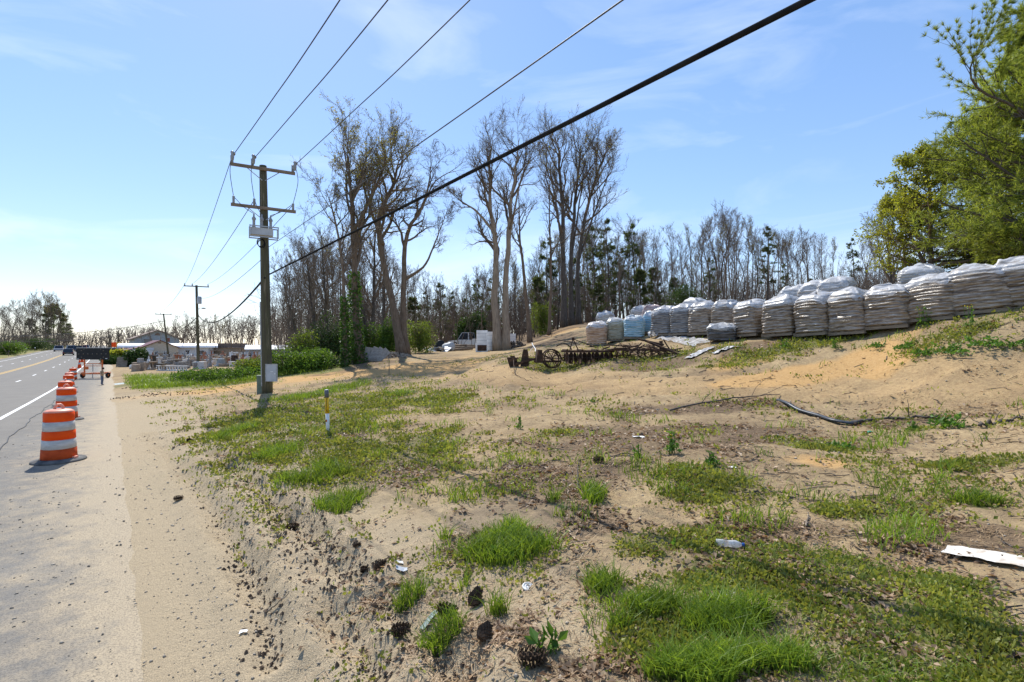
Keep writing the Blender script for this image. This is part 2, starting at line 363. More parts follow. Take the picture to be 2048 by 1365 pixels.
Z = Zb + rough_amp * ((fbm(GX, GY, .7, 41, 3) - .5) * .10 + (fbm(GX, GY, 3.0, 42, 4) - .5) * .085 + (fbm(GX, GY, 9, 44, 3) - .5) * .055 * sstep(16, 7, GY))
rutm = np.zeros_like(Z)
for i, rp in enumerate(RUTS):
    d = path_dist(GX, GY, rp) + (fbm(GX, GY, 2.2, 60 + i, 2) - .5) * .16
    prof = -.085 * np.exp(-(d / .085) ** 2) + .06 * np.exp(-((d - .22) / .09) ** 2) + .05 * (fbm(GX, GY, 7, 66 + i, 3) - .5) * sstep(.5, .1, d)
    tread = .02 * np.sin((GX * .7 + GY) * 34) * sstep(.16, .06, d)
    Z += (prof + tread) * sstep(.1, 1.0, OFF) * (.5 + fbm(GX, GY, 1.3, 70 + i, 2)); rutm = np.maximum(rutm, sstep(.22, .05, d))
for i, rp in enumerate(TIRES):
    d = path_dist(GX, GY, rp) + (fbm(GX, GY, .9, 80 + i, 2) - .5) * .5
    Z += -.06 * np.exp(-(d / .22) ** 2) + .05 * np.exp(-((d - .5) / .2) ** 2); rutm = np.maximum(rutm, .5 * sstep(.3, .08, d))
# broken clods where the slope was scraped
clod = field(GX, GY, blob_list([(1560,725,130,20),(1800,735,160,20),(1480,705,70,12),(1900,760,160,16),(300,795,110,8),(420,790,100,6),(780,735,60,6)]), .5, 1.5, 91)
Z += clod * (fbm(GX, GY, 2.6, 92, 4) - .42) * .30
# wooded mound, spoil and the ditch beside the drive
pud = gp(241, 767)
Z -= .10 * np.exp(-(((GX - pud[0]) / 1.1) ** 2 + ((GY - pud[1]) / 2.0) ** 2))
inside = sstep(0.28, -0.6, OFF) * sstep(-22.6, -21.6, OFF)
Z -= inside * (.05 + .0035 * np.hypot(GX, GY))
mnd = (fbm(GX, GY, .05, 99, 4) - .5) * sstep(45, 90, np.hypot(GX, GY)) * sstep(10, 40, GX + .5 * GY)
Z += mnd * 1.2
ny, nx = GX.shape
idx = np.arange(nx * ny).reshape(ny, nx)
Q = np.stack([idx[:-1, :-1], idx[:-1, 1:], idx[1:, 1:], idx[1:, :-1]], -1).reshape(-1, 4)
woods = sstep(43, 49, GY) * sstep(-3, 2, GX + .30 * (GY - 50)) + sstep(4, 12, GX - 4 - .2 * GY) * sstep(24, 32, GY)
grassy = sstep(-22.5, -24, OFF) + sstep(1.3, 2.6, OFF) * sstep(29, 33, GY) * sstep(58, 48, GY) * sstep(-3, -7, GX + .22 * GY - 1.5)
GA = {'tall': f_tall, 'cover': f_cov * (1 - trk * .8), 'litter': np.clip(f_lit + np.clip(woods, 0, 1), 0, 1) * (1 - trk * .7), 'clay': np.clip(f_clay + trk * .35, 0, 1),
      'track': trk, 'rut': rutm, 'lawn': np.clip(grassy, 0, 1), 'shoulder': sstep(5.6, 1.4, OFF + (fbm(GX, GY, .8, 13, 3) - .5) * 2.5) * sstep(-1, 0, OFF) * sstep(40, 18, GY) }
gm = mesh_np('ground', np.stack([GX, GY, Z], -1).reshape(-1, 3), [Q], True, {k: v.ravel() for k, v in GA.items()})
from bisect import bisect_left
def gz(x, y):
    """height of the built ground sheet (bilinear)"""
    x = np.asarray(x, float); y = np.asarray(y, float)
    i = np.clip(np.searchsorted(gx, x) - 1, 0, nx - 2); j = np.clip(np.searchsorted(gy, y) - 1, 0, ny - 2)
    u = (x - gx[i]) / (gx[i + 1] - gx[i]); v = (y - gy[j]) / (gy[j + 1] - gy[j])
    return (Z[j, i] * (1 - u) + Z[j, i + 1] * u) * (1 - v) + (Z[j + 1, i] * (1 - u) + Z[j + 1, i + 1] * u) * v
def G(px, py):
    p = gp(px, py); p[2] = float(gz(p[0], p[1])); return p
def GY_(px, Y):
    x = (px - 1024) / F * Y; return np.array([x, Y, float(gz(x, Y))])

def ground_material():
    m, t, L = new_mat('bare_soil_and_litter')
    b = N(t, 'ShaderNodeBsdfPrincipled', Roughness=.95); b.inputs['Specular IOR Level'].default_value = .1
    o = N(t, 'ShaderNodeOutputMaterial'); L(b.outputs[0], o.inputs[0])
    tc = N(t, 'ShaderNodeTexCoord'); P_ = tc.outputs['Object']
    def noise(s, d=6, r=.6):
        q = N(t, 'ShaderNodeTexNoise', Scale=s, Detail=float(d), Roughness=r); L(P_, q.inputs['Vector']); return q.outputs['Fac']
    def ramp(x, a, bb, c1=(0, 0, 0), c2=(1, 1, 1)):
        q = N(t, 'ShaderNodeValToRGB'); e = q.color_ramp.elements; e[0].position = a; e[1].position = bb; e[0].color = (*c1, 1); e[1].color = (*c2, 1); L(x, q.inputs[0]); return q.outputs[0]
    def mix(f, a, bb):
        q = N(t, 'ShaderNodeMixRGB'); (L(f, q.inputs[0]) if not isinstance(f, float) else setattr(q.inputs[0], 'default_value', f))
        for i, c in ((1, a), (2, bb)): (L(c, q.inputs[i]) if not isinstance(c, tuple) else setattr(q.inputs[i], 'default_value', (*c, 1)))
        return q.outputs[0]
    def math_(op, a, bb):
        q = N(t, 'ShaderNodeMath', operation=op)
        for i, c in ((0, a), (1, bb)): (L(c, q.inputs[i]) if not isinstance(c, float) else setattr(q.inputs[i], 'default_value', c))
        return q.outputs[0]
    def att(n_):
        q = N(t, 'ShaderNodeAttribute'); q.attribute_name = n_; return q.outputs['Fac']
    big, mid, fin, vf = noise(.35, 5), noise(2.2, 6), noise(14, 5, .7), noise(70, 4, .7)
    sand = mix(ramp(mid, .35, .65), (.34, .248, .135), (.48, .362, .20))
    sand = mix(ramp(fin, .40, .62), mix(.55, sand, (.20, .14, .09)), sand)
    sand = mix(ramp(vf, .36, .50), mix(.5, sand, (.13, .095, .065)), sand)
    clay = mix(ramp(fin, .3, .7), (.40, .235, .095), (.52, .34, .155))
    lit = mix(ramp(fin, .35, .65), (.10, .068, .045), (.24, .17, .11))
    lit = mix(ramp(vf, .35, .65), mix(.6, lit, (.045, .03, .02)), lit)
    grn = mix(ramp(fin, .3, .7), (.075, .085, .028), (.17, .165, .06))
    c = mix(math_('MULTIPLY', ramp(big, .48, .62), .45), sand, lit)
    c = mix(ramp(math_('ADD', math_('MULTIPLY', att('clay'), .9), math_('MULTIPLY', mid, .35)), .35, .85), c, clay)
    c = mix(math_('MULTIPLY', ramp(math_('ADD', att('litter'), math_('SUBTRACT', mid, .5)), .25, .8), .80), c, lit)
    c = mix(math_('MULTIPLY', ramp(math_('ADD', att('cover'), math_('MULTIPLY', math_('SUBTRACT', fin, .5), 1.6)), .35, .9), .75), c, grn)
    c = mix(math_('MULTIPLY', ramp(math_('ADD', att('tall'), math_('SUBTRACT', fin, .5)), .3, .8), .8), c, (.06, .075, .022))
    c = mix(math_('MULTIPLY', ramp(math_('ADD', att('lawn'), math_('SUBTRACT', mid, .5)), .3, .7), .8), c, mix(ramp(mid, .3, .7), (.09, .125, .03), (.22, .21, .07)))
    c = mix(math_('MULTIPLY', att('rut'), .4), c, (.16, .115, .08))
    grit = mix(ramp(noise(120, 3, .8), .42, .56), (.25, .203, .14), (.49, .395, .262))
    c = mix(math_('MULTIPLY', att('shoulder'), .9), c, grit)
    L(c, b.inputs['Base Color'])
    h = math_('ADD', math_('MULTIPLY', fin, .6), math_('MULTIPLY', vf, .4))
    bp = N(t, 'ShaderNodeBump', Strength=.9, Distance=.035); L(h, bp.inputs['Height']); L(bp.outputs[0], b.inputs['Normal'])
    return m
tag(obj('ground', gm, ground_material()), kind='structure')

# ---------------------------------------------------------------- highway
def road_material():
    m, t, L = new_mat('worn_asphalt_with_sand')
    b = N(t, 'ShaderNodeBsdfPrincipled', Roughness=.85); b.inputs['Specular IOR Level'].default_value = .25
    o = N(t, 'ShaderNodeOutputMaterial'); L(b.outputs[0], o.inputs[0])
    tc = N(t, 'ShaderNodeTexCoord'); P_ = tc.outputs['Object']
    a = N(t, 'ShaderNodeAttribute'); a.attribute_name = 'off'
    lane = N(t, 'ShaderNodeAttribute'); lane.attribute_name = 'wear'
    n1 = N(t, 'ShaderNodeTexNoise', Scale=.9, Detail=6.0, Roughness=.65); L(P_, n1.inputs['Vector'])
    n2 = N(t, 'ShaderNodeTexNoise', Scale=70., Detail=3.0, Roughness=.8); L(P_, n2.inputs['Vector'])
    n3 = N(t, 'ShaderNodeTexNoise', Scale=2.2, Detail=9.0, Roughness=.78); L(P_, n3.inputs['Vector'])
    def ramp(x, p0, p1, c1, c2):
        q = N(t, 'ShaderNodeValToRGB'); e = q.color_ramp.elements; e[0].position = p0; e[1].position = p1; e[0].color = (*c1, 1); e[1].color = (*c2, 1); L(x, q.inputs[0]); return q.outputs[0]
    def mixc(f, c1, c2, bt='MIX'):
        q = N(t, 'ShaderNodeMixRGB'); q.blend_type = bt
        for i, c in ((0, f), (1, c1), (2, c2)):
            if isinstance(c, tuple): q.inputs[i].default_value = (*c, 1)
            elif isinstance(c, float): q.inputs[i].default_value = c
            else: L(c, q.inputs[i])
        return q.outputs[0]
    asp = mixc(ramp(n1.outputs['Fac'], .35, .65, (0, 0, 0), (1, 1, 1)), (.185, .17, .148), (.225, .208, .18))
    asp = mixc(ramp(n2.outputs['Fac'], .35, .6, (.65, .65, .65), (0, 0, 0)), asp, (.08, .078, .075))
    asp = mixc(lane.outputs['Fac'], asp, (.14, .132, .12))
    sandc = mixc(ramp(n2.outputs['Fac'], .38, .55, (0, 0, 0), (1, 1, 1)), (.22, .182, .13), (.44, .355, .238))
    ad = N(t, 'ShaderNodeMath', operation='ADD'); mu = N(t, 'ShaderNodeMath', operation='MULTIPLY'); L(n3.outputs['Fac'], mu.inputs[0]); mu.inputs[1].default_value = 1.9
    L(a.outputs['Fac'], ad.inputs[0]); L(mu.outputs[0], ad.inputs[1])
    c = mixc(ramp(ad.outputs[0], .42, 1.0, (0, 0, 0), (.92, .92, .92)), asp, sandc)
    L(c, b.inputs['Base Color'])
    bp = N(t, 'ShaderNodeBump', Strength=.5, Distance=.012); L(n2.outputs['Fac'], bp.inputs['Height']); L(bp.outputs[0], b.inputs['Normal'])
    return m
ry_ = np.concatenate([np.arange(-30, 30, .35), np.arange(30, 110, 1.2), np.geomspace(110, 900, 50)])
ro_ = np.concatenate([np.linspace(-22.1, -4.4, 20), np.linspace(-4.2, 1.0, 30)])
RO, RY = np.meshgrid(ro_, ry_); edge = RO > .9
ROj = RO + np.where(edge, (fbm(RY, RY * 0, 1.6, 5, 4, .7) - .5) * .30, 0)
RX = ROj - ROADK * RY
def road_top(y): return EYE + road_z(y) + .012
RZ = road_top(RY) - .06 * sstep(0., 1.0, RO) - .02 * (fbm(RX, RY, 2.5, 17, 3) - .5) * sstep(-.5, .3, RO)
# strong band of sand by the crack and under the drums, faint further in, attribute drives the shader
offa = np.interp(RO.ravel(), [-22.1, -4.3, -3.4, -2.4, -1.4, -.5, .2, .9], [-1.2, -1.1, -.9, -.62, -.38, -.08, .3, .5]) 
offa += np.interp(RY.ravel(), [0, 4, 7, 12, 18, 40], [-.28, -.22, -.02, .04, -.05, -.12]) * (RO.ravel() > -4.4)
wear = (np.exp(-((RO + 5.0) / .5) ** 2) + np.exp(-((RO + 6.6) / .5) ** 2) + np.exp(-((RO + 9.0) / .5) ** 2) + np.exp(-((RO + 10.6) / .5) ** 2)).ravel() * .35
k = np.arange(RO.size).reshape(RO.shape)
RQ = np.stack([k[:-1, :-1], k[:-1, 1:], k[1:, 1:], k[1:, :-1]], -1).reshape(-1, 4)
road = tag(obj('road', mesh_np('road', np.stack([RX, RY, RZ], -1).reshape(-1, 3), [RQ], True, {'off': offa, 'wear': wear}), road_material()), kind='structure')
def strip(name, o0, y0, y1, wd, mat, step=1.5, lift=.005):
    ys = np.arange(y0, y1 + step * .5, step) if y1 - y0 < 60 else np.concatenate([np.arange(y0, y0 + 60, step), np.geomspace(y0 + 60, y1, 60)])
    V = []
    for y in ys:
        for s in (-.5, .5):
            V.append((o0 + s * wd - ROADK * y, y, road_top(y) + lift))
    nq = len(ys) - 1; i = np.arange(nq) * 2
    o_ = obj(name, mesh_np(name, V, [np.stack([i, i + 1, i + 3, i + 2], -1)]), mat, road); return o_
strip('edge_line', -3.62, -20, 420, .17, M['marking_white'])
strip('edge_line', -19.8, -20, 420, .17, M['marking_white'])
strip('centre_line', -11.55, -20, 420, .17, M['marking_yellow']); strip('centre_line', -11.98, -20, 420, .17, M['marking_yellow'])
for i in range(18):
    y0 = 33.2 + i * 9.58 
    strip('lane_dash', -7.65, y0, y0 + 2.4, .17, M['marking_white'], .6)
    strip('lane_dash', -15.8, y0 + 3, y0 + 5.4, .17, M['marking_white'], .6)
# crack sealed with tar beside the edge line
pts = [(-2.55 - ROADK * y + .05 * sin(y * 1.7) + .03 * sin(y * 5), y, road_top(y) + .002) for y in np.arange(4, 40, .4)]
mb = MB(); mb.tube(pts, .016, 5); mb.build('tar_seam', M['black'], road)
# ---------------------------------------------------------------- trees
def unit(v): return v / (np.linalg.norm(v, axis=-1, keepdims=True) + 1e-9)
def sub(P, R, n, t0, t1, ang, ratio, k, up, wig, rng, rmul=.62, rtip=.25, fall=.55, minlen=.12, rmin=.004):
    """n children on every chain of P; returns their chains"""
    Nn, kk, _ = P.shape; n = int(n)
    Lp = np.linalg.norm(np.diff(P, axis=1), axis=2).sum(1)
    t = t0 + (t1 - t0) * ((np.arange(n)[None] + rng.random((Nn, n))) / n)
    u = t * (kk - 1); i = np.clip(u.astype(int), 0, kk - 2); f = (u - i)[..., None]
    r_ = np.arange(Nn)[:, None]
    p = P[r_, i] * (1 - f) + P[r_, i + 1] * f; T = unit(P[r_, i + 1] - P[r_, i])
    rr = R[r_, i] * (1 - f[..., 0]) + R[r_, i + 1] * f[..., 0]
    q = rng.normal(size=T.shape); q = unit(q - (q * T).sum(-1, keepdims=True) * T)
    a = ang[0] + (ang[1] - ang[0]) * rng.random((Nn, n)); a = a[..., None]
    D = unit(np.cos(a) * T + np.sin(a) * q)
    Ln = np.maximum(Lp[:, None] * ratio * (1 - fall * t) * (.6 + .7 * rng.random((Nn, n))), minlen)
    p = p.reshape(-1, 3); D = D.reshape(-1, 3); Ln = Ln.ravel(); rr = rr.ravel()
    C = [p]; st = (Ln / (k - 1))[:, None]
    for j in range(k - 1):
        D = unit(D + np.array([0, 0, up]) + rng.normal(size=D.shape) * wig); C.append(C[-1] + D * st)
    C = np.stack(C, 1)
    r0 = np.maximum(np.minimum(rr * rmul, Ln * .035), rmin); tt = np.linspace(0, 1, k)[None]
    return C, np.maximum(r0[:, None] * (1 - tt * (1 - rtip)), rmin * .8)
def spline(pts, k):
    pts = np.asarray(pts, float); n = len(pts); t = np.linspace(0, n - 1, k); i = np.clip(t.astype(int), 0, n - 2); f = (t - i)[:, None]
    g = lambda q: pts[np.clip(q, 0, n - 1)]
    p0, p1, p2, p3 = g(i - 1), g(i), g(i + 1), g(i + 2)
    return .5 * (2 * p1 + (p2 - p0) * f + (2 * p0 - 5 * p1 + 4 * p2 - p3) * f * f + (3 * p1 - p0 - 3 * p2 + p3) * f ** 3)
def cards(Pn, size, rng, fold=.25, asp=.6, up=0.0):
    """leaf-shaped quads (4 corners, slightly folded) at points"""
    n = len(Pn); d = unit(rng.normal(size=(n, 3)) + np.array([0, 0, up])); s = rng.normal(size=(n, 3)); s = unit(s - (s * d).sum(-1, keepdims=True) * d)
    L_ = (size * (.6 + .8 * rng.random(n)))[:, None]
    nn = np.cross(d, s)
    V = np.stack([Pn, Pn + d * L_ * .5 + s * L_ * asp * .5 + nn * L_ * fold, Pn + d * L_, Pn + d * L_ * .5 - s * L_ * asp * .5 + nn * L_ * fold * .3], 1)
    return V.reshape(-1, 3), np.arange(n * 4).reshape(-1, 4)
def flare(Pt, Rt, amt=.55, h=.9):
    z = Pt[:, 2] - Pt[0, 2]; return Rt * (1 + amt * np.exp(-z / h))
def bare_tree(seed, stems, n1=14, n2=7, n3=6, n4=5, spread=.42, t0=.35, ang=(.45, 1.0), up=.10, wig=.16, leaf=0, leafsize=.07, rmin=.007, sides=10, ratio2=.5, fall=.5):
    """stems: list of (points, base radius). returns trunk MB, crown MB, leaf arrays"""
    rng = np.random.default_rng(seed); tr = MB(); cr = MB(); tips = []
    len0 = None; N1 = n1
    for pts, r in stems:
        P = spline(pts, 18); ls_ = np.linalg.norm(np.diff(P, axis=0), axis=1).sum(); len0 = len0 or ls_; n1 = max(5, int(round(N1 * min(1, ls_ / len0 * .9)))); P[1:-1, :2] += rng.normal(size=(16, 2)) * r * .12
        t = np.linspace(0, 1, 18); R = flare(P, np.maximum(r * (1 - t) ** .8, .02), .5, r * 3)
        tr.chains(P[None], R[None] * .82, sides)
        B1 = sub(P[None], R[None], n1, t0, .97, ang, spread, 8, up, wig, rng, .6, .2, fall, .6, rmin * 1.6)
        B2 = sub(*B1, n2, .2, .98, (.4, .95), ratio2, 6, up * .9, wig * 1.2, rng, .6, .25, .4, .4, rmin * 1.25)
        B3 = sub(*B2, n3, .15, 1, (.35, .9), .55, 4, up * .8, wig * 1.2, rng, .6, .3, .3, .25, rmin)
        cr.chains(*B1, 6, False); cr.chains(*B2, 4, False); cr.ribbons(*B3, rng); tips.append(B3[0][:, 2:].reshape(-1, 3))
        if n4:
            B4 = sub(*B3, n4, .1, 1, (.3, .8), .65, 3, up * .5, wig, rng, .7, .4, .2, .18, rmin * .75); cr.ribbons(*B4, rng); tips.append(B4[0][:, 1:].reshape(-1, 3))
    tips = np.concatenate(tips); lv = None
    if leaf:
        s = tips[rng.choice(len(tips), min(leaf, len(tips) * 2))]; lv = cards(s + rng.normal(size=s.shape) * .05, leafsize, rng)
    return tr, cr, lv
def put_tree(name, label, cat, seed, base, stems, bark='bark', leafmat_='bud', group=None, twig='twig', ivy=None, **kw):
    """stems given as lists of (dx, dy, dz) from the base"""
    tr, cr, lv = bare_tree(seed, stems, **kw)
    e = empty(name, base, 0, label, cat, group)
    tr.build('trunk', M[bark], e, True); c = cr.build('crown', M[twig], e, True)
    if lv: obj('buds', mesh_np('buds', lv[0], [lv[1]]), M[leafmat_], e)
    if ivy:
        rng = np.random.default_rng(seed + 5); P = spline(stems[0][0], 60); k = P[:, 2] < ivy; P = P[k]; r = stems[0][1]
        n_ = int(1500 * ivy / 6); i = rng.integers(0, len(P), n_); a = rng.random(n_) * 2 * pi; rr = r * (1.05 + .5 * rng.random(n_)) * (1 - .5 * P[i, 2] / (ivy * 2))
        q = P[i] + np.stack([np.cos(a) * rr, np.sin(a) * rr, rng.normal(size=n_) * .15], -1)
        v, f = cards(q, .16, rng, asp=.8); obj('ivy', mesh_np('ivy', v, [f]), M['ivy'], e)
    return e
def up_to(base, px, py, Y=None):
    """offset from a base to the point seen at a pixel at the base's depth (or Y)"""
    return tuple(at(px, py, Y or base[1]) - np.asarray(base))

# ---- the large trees, one by one
b = GY_(720, 36)
put_tree('bare_tree', 'tall bare tree with ivy on its trunk and pale yellow buds, beside leaning white slabs', 'tree', 11, b,
  [([(0, 0, 0), up_to(b, 710, 600), up_to(b, 705, 430), up_to(b, 701, 370), up_to(b, 697, 300)], .34),
   ([up_to(b, 708, 520), up_to(b, 730, 420), up_to(b, 762, 350), up_to(b, 772, 300)], .17)],
  ivy=6.2, leaf=4200, leafsize=.11, n1=20, n2=8, n3=6, n4=4, spread=.44, t0=.33, up=.12, fall=.62)
b = GY_(690, 34.5)
put_tree('bare_tree', 'slim ivy-covered tree left of the tall budding tree', 'tree', 12, b,
  [([(0, 0, 0), up_to(b, 689, 640), up_to(b, 686, 540), up_to(b, 668, 430), up_to(b, 650, 380)], .2)], ivy=4.6, leaf=500, leafsize=.1, n1=14, n2=7, n3=6, n4=4, spread=.42, t0=.45, fall=.6)
b = GY_(803, 39)
put_tree('bare_tree', 'brown-trunked bare tree leaning left out of a shared root', 'tree', 13, b,
  [([(0, 0, 0), up_to(b, 780, 590), up_to(b, 757, 450), up_to(b, 788, 360), up_to(b, 804, 305)], .38), ([up_to(b, 765, 490), up_to(b, 735, 400), up_to(b, 715, 330)], .18)], bark='bark', leaf=1600, leafsize=.11, n1=18, n2=8, n3=6, n4=4, spread=.44, t0=.42, up=.12, fall=.62)
b = GY_(812, 39.6)
put_tree('bare_tree', 'upright bare tree with crooked branches reaching right, behind the leaning trunk', 'tree', 14, b,
  [([(0, 0, 0), up_to(b, 806, 600), up_to(b, 812, 480), up_to(b, 850, 400), up_to(b, 862, 330)], .33), ([up_to(b, 808, 560), up_to(b, 850, 530), up_to(b, 876, 470), up_to(b, 895, 420)], .14)], n1=14, n2=8, n3=6, n4=4, spread=.4, t0=.42, wig=.26, up=.04, fall=.6)
b = GY_(1003, 44)
put_tree('bare_tree', 'twin-stemmed pale bare tree beside the white wrapped stacks', 'tree', 15, b,
  [([(-.25, 0, 0), up_to(b, 990, 600), up_to(b, 991, 500), up_to(b, 978, 370), up_to(b, 985, 275)], .46), ([(.35, -.1, 0), up_to(b, 1013, 590), up_to(b, 1018, 450), up_to(b, 1030, 345), up_to(b, 1040, 275)], .40),
   ([up_to(b, 992, 470), up_to(b, 955, 425), up_to(b, 925, 405), up_to(b, 905, 390)], .15), ([up_to(b, 1018, 480), up_to(b, 1045, 350), up_to(b, 1075, 310)], .13)],
  bark='bark_pale', n1=16, n2=8, n3=6, n4=4, spread=.34, t0=.45, up=.10, leaf=500, leafsize=.11, fall=.62)
b = GY_(1060, 50)
put_tree('bare_tree', 'slender bare tree leaning left on the leafy mound', 'tree', 16, b,
  [([(0, 0, 0), up_to(b, 1050, 570), up_to(b, 1040, 470), up_to(b, 1036, 360)], .27)], bark='bark', n1=12, n2=6, n3=5, n4=3, spread=.3, t0=.45)
b = GY_(1098, 51)
put_tree('bare_tree', 'thin straight bare tree between the leaning one and the trunk cluster', 'tree', 17, b,
  [([(0, 0, 0), up_to(b, 1103, 560), up_to(b, 1099, 450), up_to(b, 1101, 345)], .21)], bark='bark', n1=14, n2=6, n3=5, n4=2, spread=.2, t0=.4)
for i, (px, top, tp, r, sd, lb) in enumerate([(1128, 292, 1118, .40, 18, 'left trunk'), (1143, 302, 1160, .34, 19, 'middle trunk'), (1158, 312, 1205, .33, 20, 'right trunk')]):
    b = GY_(px, 54 + i)
    put_tree('bare_tree', lb + ' of the tall three-tree cluster on the mound', 'tree', sd, b,
      [([(0, 0, 0), up_to(b, px - 2, 540), up_to(b, (px * 2 + tp) / 3, 420), up_to(b, tp, 320), up_to(b, tp + 2, top)], r), ([up_to(b, px - 1, 520), up_to(b, px + (tp - px) * .3 + (-14, 12, 26)[i], 400), up_to(b, tp + (-28, 14, 30)[i], 300)], .16)],
      bark='bark_dark', leaf=900, leafsize=.12, n1=18, n2=8, n3=6, n4=4, spread=.37, t0=.38, up=.16, fall=.6)
# leaning saplings behind the roadside hedge
for i, (px, Y, tops, sd) in enumerate([(608, 40, [(585, 640), (566, 560)], 31), (640, 42, [(622, 600), (612, 500)], 32), (655, 44, [(650, 580), (640, 455)], 33), (625, 47, [(628, 600), (600, 475)], 34), (745, 46, [(748, 560), (752, 420)], 35), (765, 52, [(768, 560), (765, 430)], 36), (735, 43, [(722, 600), (700, 520)], 37)]):
    b = GY_(px, Y)
    put_tree('bare_tree', ['leaning sapling nearest the utility pole', 'brushy sapling behind the roadside hedge', 'tall thin tree behind the hedge, left of the ivy trunks', 'thin tree leaning left behind the hedge', 'dark thin tree right behind the ivy trunks', 'straight dark tree behind the leaning slabs', 'rough-barked trunk leaning left behind the ivy tree'][i], 'tree', sd, b,
      [([(0, 0, 0)] + [up_to(b, *q) for q in tops], (.13, .15, .17, .14, .26, .26, .3)[i])], n1=20, n2=7, n3=5, n4=3, spread=.32, t0=.15, twig='twig_far', bark='bark_dark')

# ---- the woods behind the clearing: a few kinds, copied
def forest_kind(seed, H, r, n1, spread, t0, up, bark, n3=5, n4=2, lean=.4, leaf=0):
    rng = np.random.default_rng(seed)
    st = [([(0, 0, 0), (rng.normal() * lean, rng.normal() * lean, H * .45), (rng.normal() * lean * 1.5, rng.normal() * lean * 1.5, H * .8), (rng.normal() * lean * 2, rng.normal() * lean * 2, H)], r)]
    tr, cr, lv = bare_tree(seed, st, n1=n1, n2=6, n3=n3, n4=n4, spread=spread, t0=t0, up=up, rmin=.009, sides=7, leaf=leaf, leafsize=.12)
    e = empty('bare_tree', (0, 0, 0)); tr.build('trunk', M[bark], e, True); cr.build('crown', M['twig_far'], e, True)
    if lv: obj('buds', mesh_np('buds', lv[0], [lv[1]]), M['bud'], e)
    return e
def pine_kind(seed, H, r, crown0, reach, ntuft=6, mat='needle_far', name='pine_tree', needles=26, nl=.16, nb=46, kb=6, droop=-.02, nw=.012):
    rng = np.random.default_rng(seed)
    P = spline([(0, 0, 0), (rng.normal() * .15, rng.normal() * .15, H * .5), (rng.normal() * .2, rng.normal() * .2, H)], 14); t = np.linspace(0, 1, 14)
    R = flare(P, np.maximum(r * (1 - t) ** .85, .015), .4, .6)
    tr = MB(); tr.chains(P[None], R[None], 8)
    tb = crown0 + (1 - crown0) * np.sqrt(rng.random(nb)) if crown0 > .3 else crown0 + (1 - crown0) * rng.random(nb)
    a = rng.random(nb) * 2 * pi; Lb = reach * (1 - ((tb - crown0) / (1 - crown0)) ** 1.5 * .8) * (.55 + .6 * rng.random(nb)) * np.where(tb < crown0 + .12, .75, 1)
    u = tb * 13; i = np.clip(u.astype(int), 0, 12); p = P[i] + (P[i + 1] - P[i]) * (u - i)[:, None]
    D = np.stack([np.cos(a), np.sin(a), .10 + .5 * (tb - crown0)], -1); C = [p]
    for j in range(kb - 1):
        D = unit(D + np.array([0, 0, droop + .05 * j / kb]) + rng.normal(size=D.shape) * .10); C.append(C[-1] + D * (Lb / (kb - 1))[:, None])
    C = np.stack(C, 1); rb = np.maximum(R[i] * .35, .02)[:, None] * np.linspace(1, .25, kb)[None]
    br = MB(); br.chains(C, rb, 5, False)
    S = sub(C, rb, ntuft, .25, 1, (.4, 1.0), .42, 4, .06, .15, rng, .5, .3, .5, .25, .006); br.chains(*S, 3, False)
    S2 = sub(*S, 3, .2, 1, (.4, 1.0), .6, 3, .08, .15, rng, .6, .4, .3, .15, .005); br.ribbons(*S2, rng)
    base = np.concatenate([S[0][:, 1:].reshape(-1, 3), S2[0].reshape(-1, 3)]); dirs = np.concatenate([np.repeat(unit(S[0][:, -1] - S[0][:, 0]), 3, 0), np.repeat(unit(S2[0][:, -1] - S2[0][:, 0]), 3, 0)])
    nn = len(base) * needles; bi = np.repeat(np.arange(len(base)), needles)
    d = unit(dirs[bi] * .75 + rng.normal(size=(nn, 3)) * .55); s = unit(np.cross(d, rng.normal(size=(nn, 3))))
    q = base[bi] + dirs[bi] * (rng.random(nn)[:, None] - .4) * .25; ln = nl * (.6 + .7 * rng.random(nn))[:, None]
    V = np.stack([q - s * nw, q + s * nw, q + d * ln], 1).reshape(-1, 3)
    e = empty(name, (0, 0, 0)); tr.build('trunk', M['bark_dark'], e, True); br.build('branches', M['bark_dark'], e, True)
    obj('needles', mesh_np('needles', V, [np.arange(nn * 3).reshape(-1, 3)]), M[mat], e)
    return e
FK = [forest_kind(101, 15, .17, 18, .22, .42, .22, 'bark', 5, 2), forest_kind(102, 17, .2, 16, .26, .5, .2, 'bark_dark', 5, 2), forest_kind(103, 13, .13, 18, .24, .35, .2, 'bark', 5, 2),
      forest_kind(104, 16, .18, 14, .30, .55, .16, 'bark_pale', 5, 2), forest_kind(105, 11, .10, 20, .26, .22, .18, 'bark', 4, 2), forest_kind(106, 16, .16, 16, .22, .45, .25, 'bark_dark', 5, 2, leaf=600)]
PK = [pine_kind(201, 15, .2, .30, 2.3, 5, needles=14, nl=.22, nw=.014), pine_kind(202, 13, .17, .2, 2.2, 5, needles=14, nl=.22, nw=.014), pine_kind(203, 8, .11, .18, 2.0, 6, needles=14, nl=.22, nw=.014)]
LB = {0: 'bare slender tree in the woods behind the clearing', 1: 'dark green pine standing among the bare trees of the woods'}
used = set()
def plant(kinds, k, p, sc, rz, label, group, cat='tree'):
    src = kinds[k]; key = id(src)
    o = src if key not in used else copy_tree(src); used.add(key)
    o.location = p; o.rotation_euler = (0, 0, rz); o.scale = (sc, sc, sc); tag(o, label, cat, group); return o
rng = np.random.default_rng(77)
